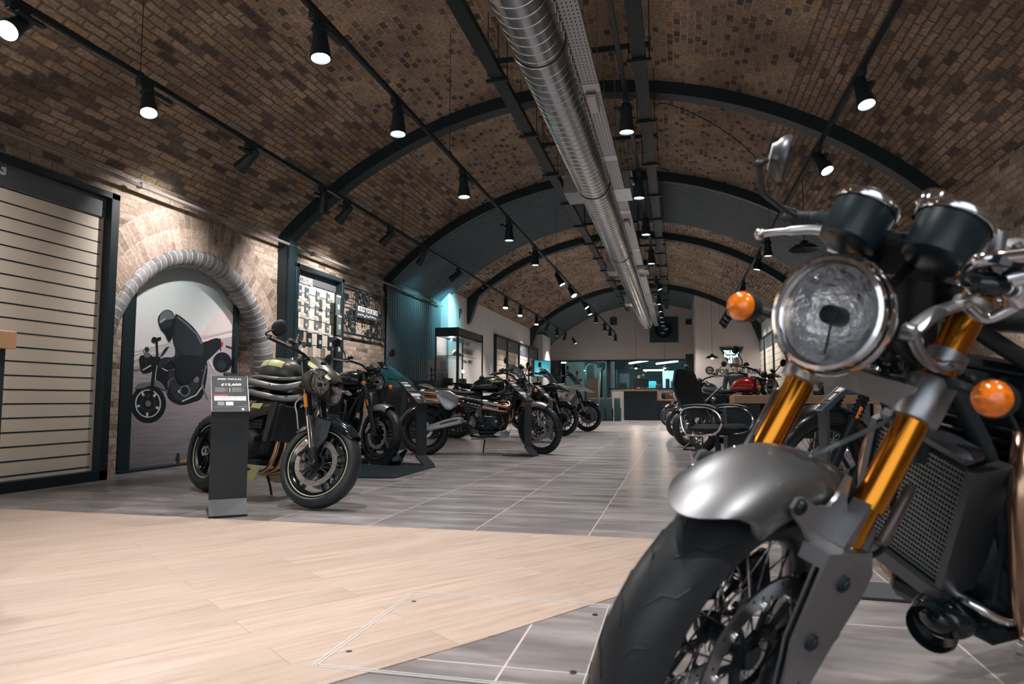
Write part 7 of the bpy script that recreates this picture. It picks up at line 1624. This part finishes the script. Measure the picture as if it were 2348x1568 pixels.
    for s in (1, -1):
        b = MB(); b.prism([(-.42, .24), (-.50, .145), (-.72, .13), (-.95, .16), (-.90, .22), (-.70, .26)], (0, s*.12, 0), (1, 0, 0), (0, s*.25, 1), (0, s*.012, 0)); b.build('belly_pan', P_LIME, root)
    for s in (1, -1):
        b = MB(); b.prism([(-.52, .22), (-.72, .15), (-.97, .17), (-.80, .27)], (0, s*.133, 0), (1, 0, 0), (0, s*.25, 1), (0, s*.004, 0)); b.build('belly_pan_stripe', P_GREEN, root)
    for y in (-.07, 0, .07):
        b = MB(); b.tube(spl([(-.55, y, .64), (-.46, y, .58), (-.43, y, .42), (-.48, y, .26), (-.62, y*.6, .20), (-.85, 0, .20)], 5), .018, 12); b.build('exhaust_pipe', M_BRONZE, root)
    b = MB(); b.blob([(-.90, .42, .07, .03), (-1.0, .41, .08, .05), (-1.25, .34, .05, .04), (-1.44, .31, .035, .035), (-1.48, .31, .02, .02)], n=16, y0=.10); b.build('single_sided_swingarm', M_ENG, root)
    wheel(root, None, (-1.44, 0, .315), .315, .17, 'cast', M_GLOSS, 'rear_wheel', disc_r=.12, discs=(1,), lip=LIP, nspoke=5)
    b = MB(); b.lathe([(.02, .02), (.04, .02), (.045, 0), (.02, 0)], (-1.44, -.06, .315), (0, -1, 0), 18, closed=True); b.build('wheel_nut', M_CHROME, root)
    footpeg(root, -.95, .40, .14); sidestand(root, -.80, .22)
    b = MB(); b.tube(spl([(-1.3, 0, .80), (-1.5, 0, .70), (-1.58, 0, .52)], 4), .012, 8); b.box((-1.59, 0, .48), (.01, .17, .12)); b.build('number_plate_hanger', M_PLASTIC, root)
    return root
p = on_z(716, 1167); fighter('black and pale green street motorcycle with twin headlamps beside the £13,600 sign', (p.x, p.y, 0), -26, 24, 9, 1.01)

# ------------------------------------------------------------------ tall touring bikes
def tourer(label, P, theta, steer, lean, sc, col, col2=P_BLACK, rim='cast', far=True, group=None):
    root = bike_root(label, P, -(90+theta), lean, sc, group); M = front_M(RK, rad(steer), 1.53); c = (0, 0, .325)
    wheel(root, M, c, .325, .11, rim, M_ENG, 'front_wheel', disc_r=.15, discs=(1, -1), detail=not far, lip=None, nspoke=7, nsp=32)
    fork(root, M, RK, c, .10, .62, 1.02, .025, .022, M_ENG, M_ALU, usd=True)
    mudguard(root, M, c, .325, .14, 45, 135, P_BLACK, n=18); caliper(root, M, c, 1, RK, m=M_ENG); caliper(root, M, c, -1, RK, m=M_ENG)
    b = MB(); b.M = M
    for z in (.84, 1.0): b.box((-(z-.3)*tan(RK)-.01, 0, z), (.07, .26, .03), R=Mx.Rotation(-RK, 3, 'Y'), b=.01)
    b.build('fork_clamp', M_ENG, root)
    hb, e = handlebar(root, M, (-.34, 0, 1.13), .42, .06, .13)
    for s in (1, -1): b = MB(); b.M = M; b.tube(spl([(-.44, s*.44, 1.17), (-.34, s*.44, 1.19), (-.26, s*.36, 1.20), (-.28, s*.28, 1.19)], 4), [.012]*4+[.03]*6+[.012]*3, 8, flat=.35, up=(0, 0, 1)); b.build('hand_guard', M_PLASTIC, root)
    for s in (1, -1): mirror_round(root, M, [(-.38, s*.27, 1.18), (-.36, s*.33, 1.28), (-.38, s*.36, 1.34)], (-.38, s*.39, 1.36), (-1, 0, .05), .058)
    # fairing
    b = MB(); b.blob([(.13, .865, .012, .012), (.02, .90, .055, .028), (-.12, .955, .10, .055, .05), (-.24, .98, .15, .07, .10), (-.40, .93, .19, .07, .11), (-.62, .95, .17, .085, .10), (-.78, .93, .12, .08, .07), (-.88, .90, .06, .03)], n=24, e=2.4); b.build('fairing', col, root)
    for s in (1, -1):
        b = MB(); b.loft([[V((x, s*(y-.012), z1)), V((x, s*(y+.012), (z1+z0)/2)), V((x, s*(y-.012), z0))] for x, z1, z0, y in ((-.24, .95, .82, .155), (-.36, .92, .66, .195), (-.46, .88, .52, .205), (-.54, .84, .56, .195), (-.66, .86, .76, .18))]); b.build('side_fairing', col, root)
    b = MB()
    for s in (1, -1): b.prism([(-.26, .95), (-.42, .97), (-.54, .90), (-.40, .90)], (0, s*.212, 0), (1, 0, 0), (0, -s*.15, .99), (0, s*.006, 0)); b.prism([(-.40, .78), (-.47, .80), (-.44, .74)], (0, s*.219, 0), (1, 0, 0), (0, 0, 1), (0, s*.003, 0))
    b.build('fairing_vent', M_PLASTIC, root)
    b = MB()
    for s in (1, -1): b.blob([(-.10, .965, .02, .02), (-.14, .975, .045, .035), (-.22, .985, .04, .03)], n=14, y0=s*.062)
    b.build('headlight', M_REFL, root)
    b = MB(); vs = []
    for i in range(7):
        for k in range(9): u = -1+k/4; z = 1.02+i*.052; x = -.16-.022*i-.10*u*u-.004*i*i; vs.append(V((x, u*(.14-.006*i), z-(.02 if abs(u) == 1 else 0))))
    fs = [(i*9+k, i*9+k+1, (i+1)*9+k+1, (i+1)*9+k) for i in range(6) for k in range(8)]; b.add(vs, fs); b.add([v-V((.004, 0, 0)) for v in vs], [f[::-1] for f in fs]); b.build('windscreen', mat('smoked_screen', (.35, .40, .42), .05, trans=.8, ior=1.2), root)
    tank(root, [(-.50, .96, .06, .05), (-.56, .98, .14, .08), (-.70, .98, .15, .08), (-.84, .94, .10, .05), (-.88, .92, .04, .02)], col)
    seat(root, [(-.85, .90, .06, .03), (-.95, .885, .13, .04), (-1.10, .89, .14, .05), (-1.18, .93, .13, .05), (-1.45, .955, .11, .05), (-1.52, .96, .04, .02)])
    engine(root, -.70, .50, M_ENG, M_ENG, w=.24, fins=False)
    b = MB(); b.tube([(-.45, 0, .6), (-.37, 0, .90)], .034, 12)
    for s in (1, -1): b.tube(spl([(-.38, s*.05, .86), (-.60, s*.15, .80), (-.92, s*.15, .62), (-.98, s*.13, .42)], 4), .02, 10); b.tube([(-.92, s*.13, .70), (-1.50, s*.10, .90)], .014, 8); b.tube(spl([(-.42, s*.06, .75), (-.46, s*.12, .45), (-.56, s*.13, .30), (-.95, s*.13, .30)], 4), .016, 8)
    b.build('frame', M_PLASTIC, root)
    b = MB(); b.tube(spl([(-1.15, .14, .86), (-1.4, .14, .97), (-1.62, .10, .99), (-1.62, -.10, .99), (-1.4, -.14, .97), (-1.15, -.14, .86)], 4), .014, 8); b.box((-1.52, 0, .985), (.2, .18, .02), b=.005); b.build('luggage_rack', M_ENG, root)
    swingarm(root, -1.53, -.98, .325, .44, .13, M_ENG); wheel(root, None, (-1.53, 0, .325), .325, .16, rim, M_ENG, 'rear_wheel', disc_r=.12, discs=(-1,), detail=False, nspoke=7)
    mudguard(root, None, (-1.53, 0, .325), .325, .18, 70, 150, P_BLACK, 'rear_mudguard', n=14); tail_light(root, (-1.60, 0, .88)); silencer(root, (-1.15, -.16, .42), (-1.62, -.20, .62), .06, M_ENG, M_ALU, flat=1); footpeg(root, -.98, .44); sidestand(root, -.85, .28)
    for y in (-.06, .06): b = MB(); b.tube(spl([(-.56, y, .68), (-.48, y, .6), (-.46, y, .42), (-.56, y, .28), (-.9, y, .26)], 4), .018, 10); b.build('exhaust_pipe', M_BRONZE, root)
    return root
p = on_z(1347, 989); tourer('white adventure touring motorcycle near the reception seats', (p.x, p.y, 0), -8, 0, 6, 1.05, P_WHITE)
p = on_z(1272, 1000); tourer('black touring motorcycle just left of the white touring motorcycle', (p.x+.14, p.y+.15, 0), -14, 0, 6, 1.04, P_BLACK)
p = on_z(1247, 1012); tourer('black adventure motorcycle with hand guards half hidden by the scrambler front wheel', (p.x-.22, p.y+.2, 0), -12, -6, 6, 1.05, P_BLACK, rim='spoke')
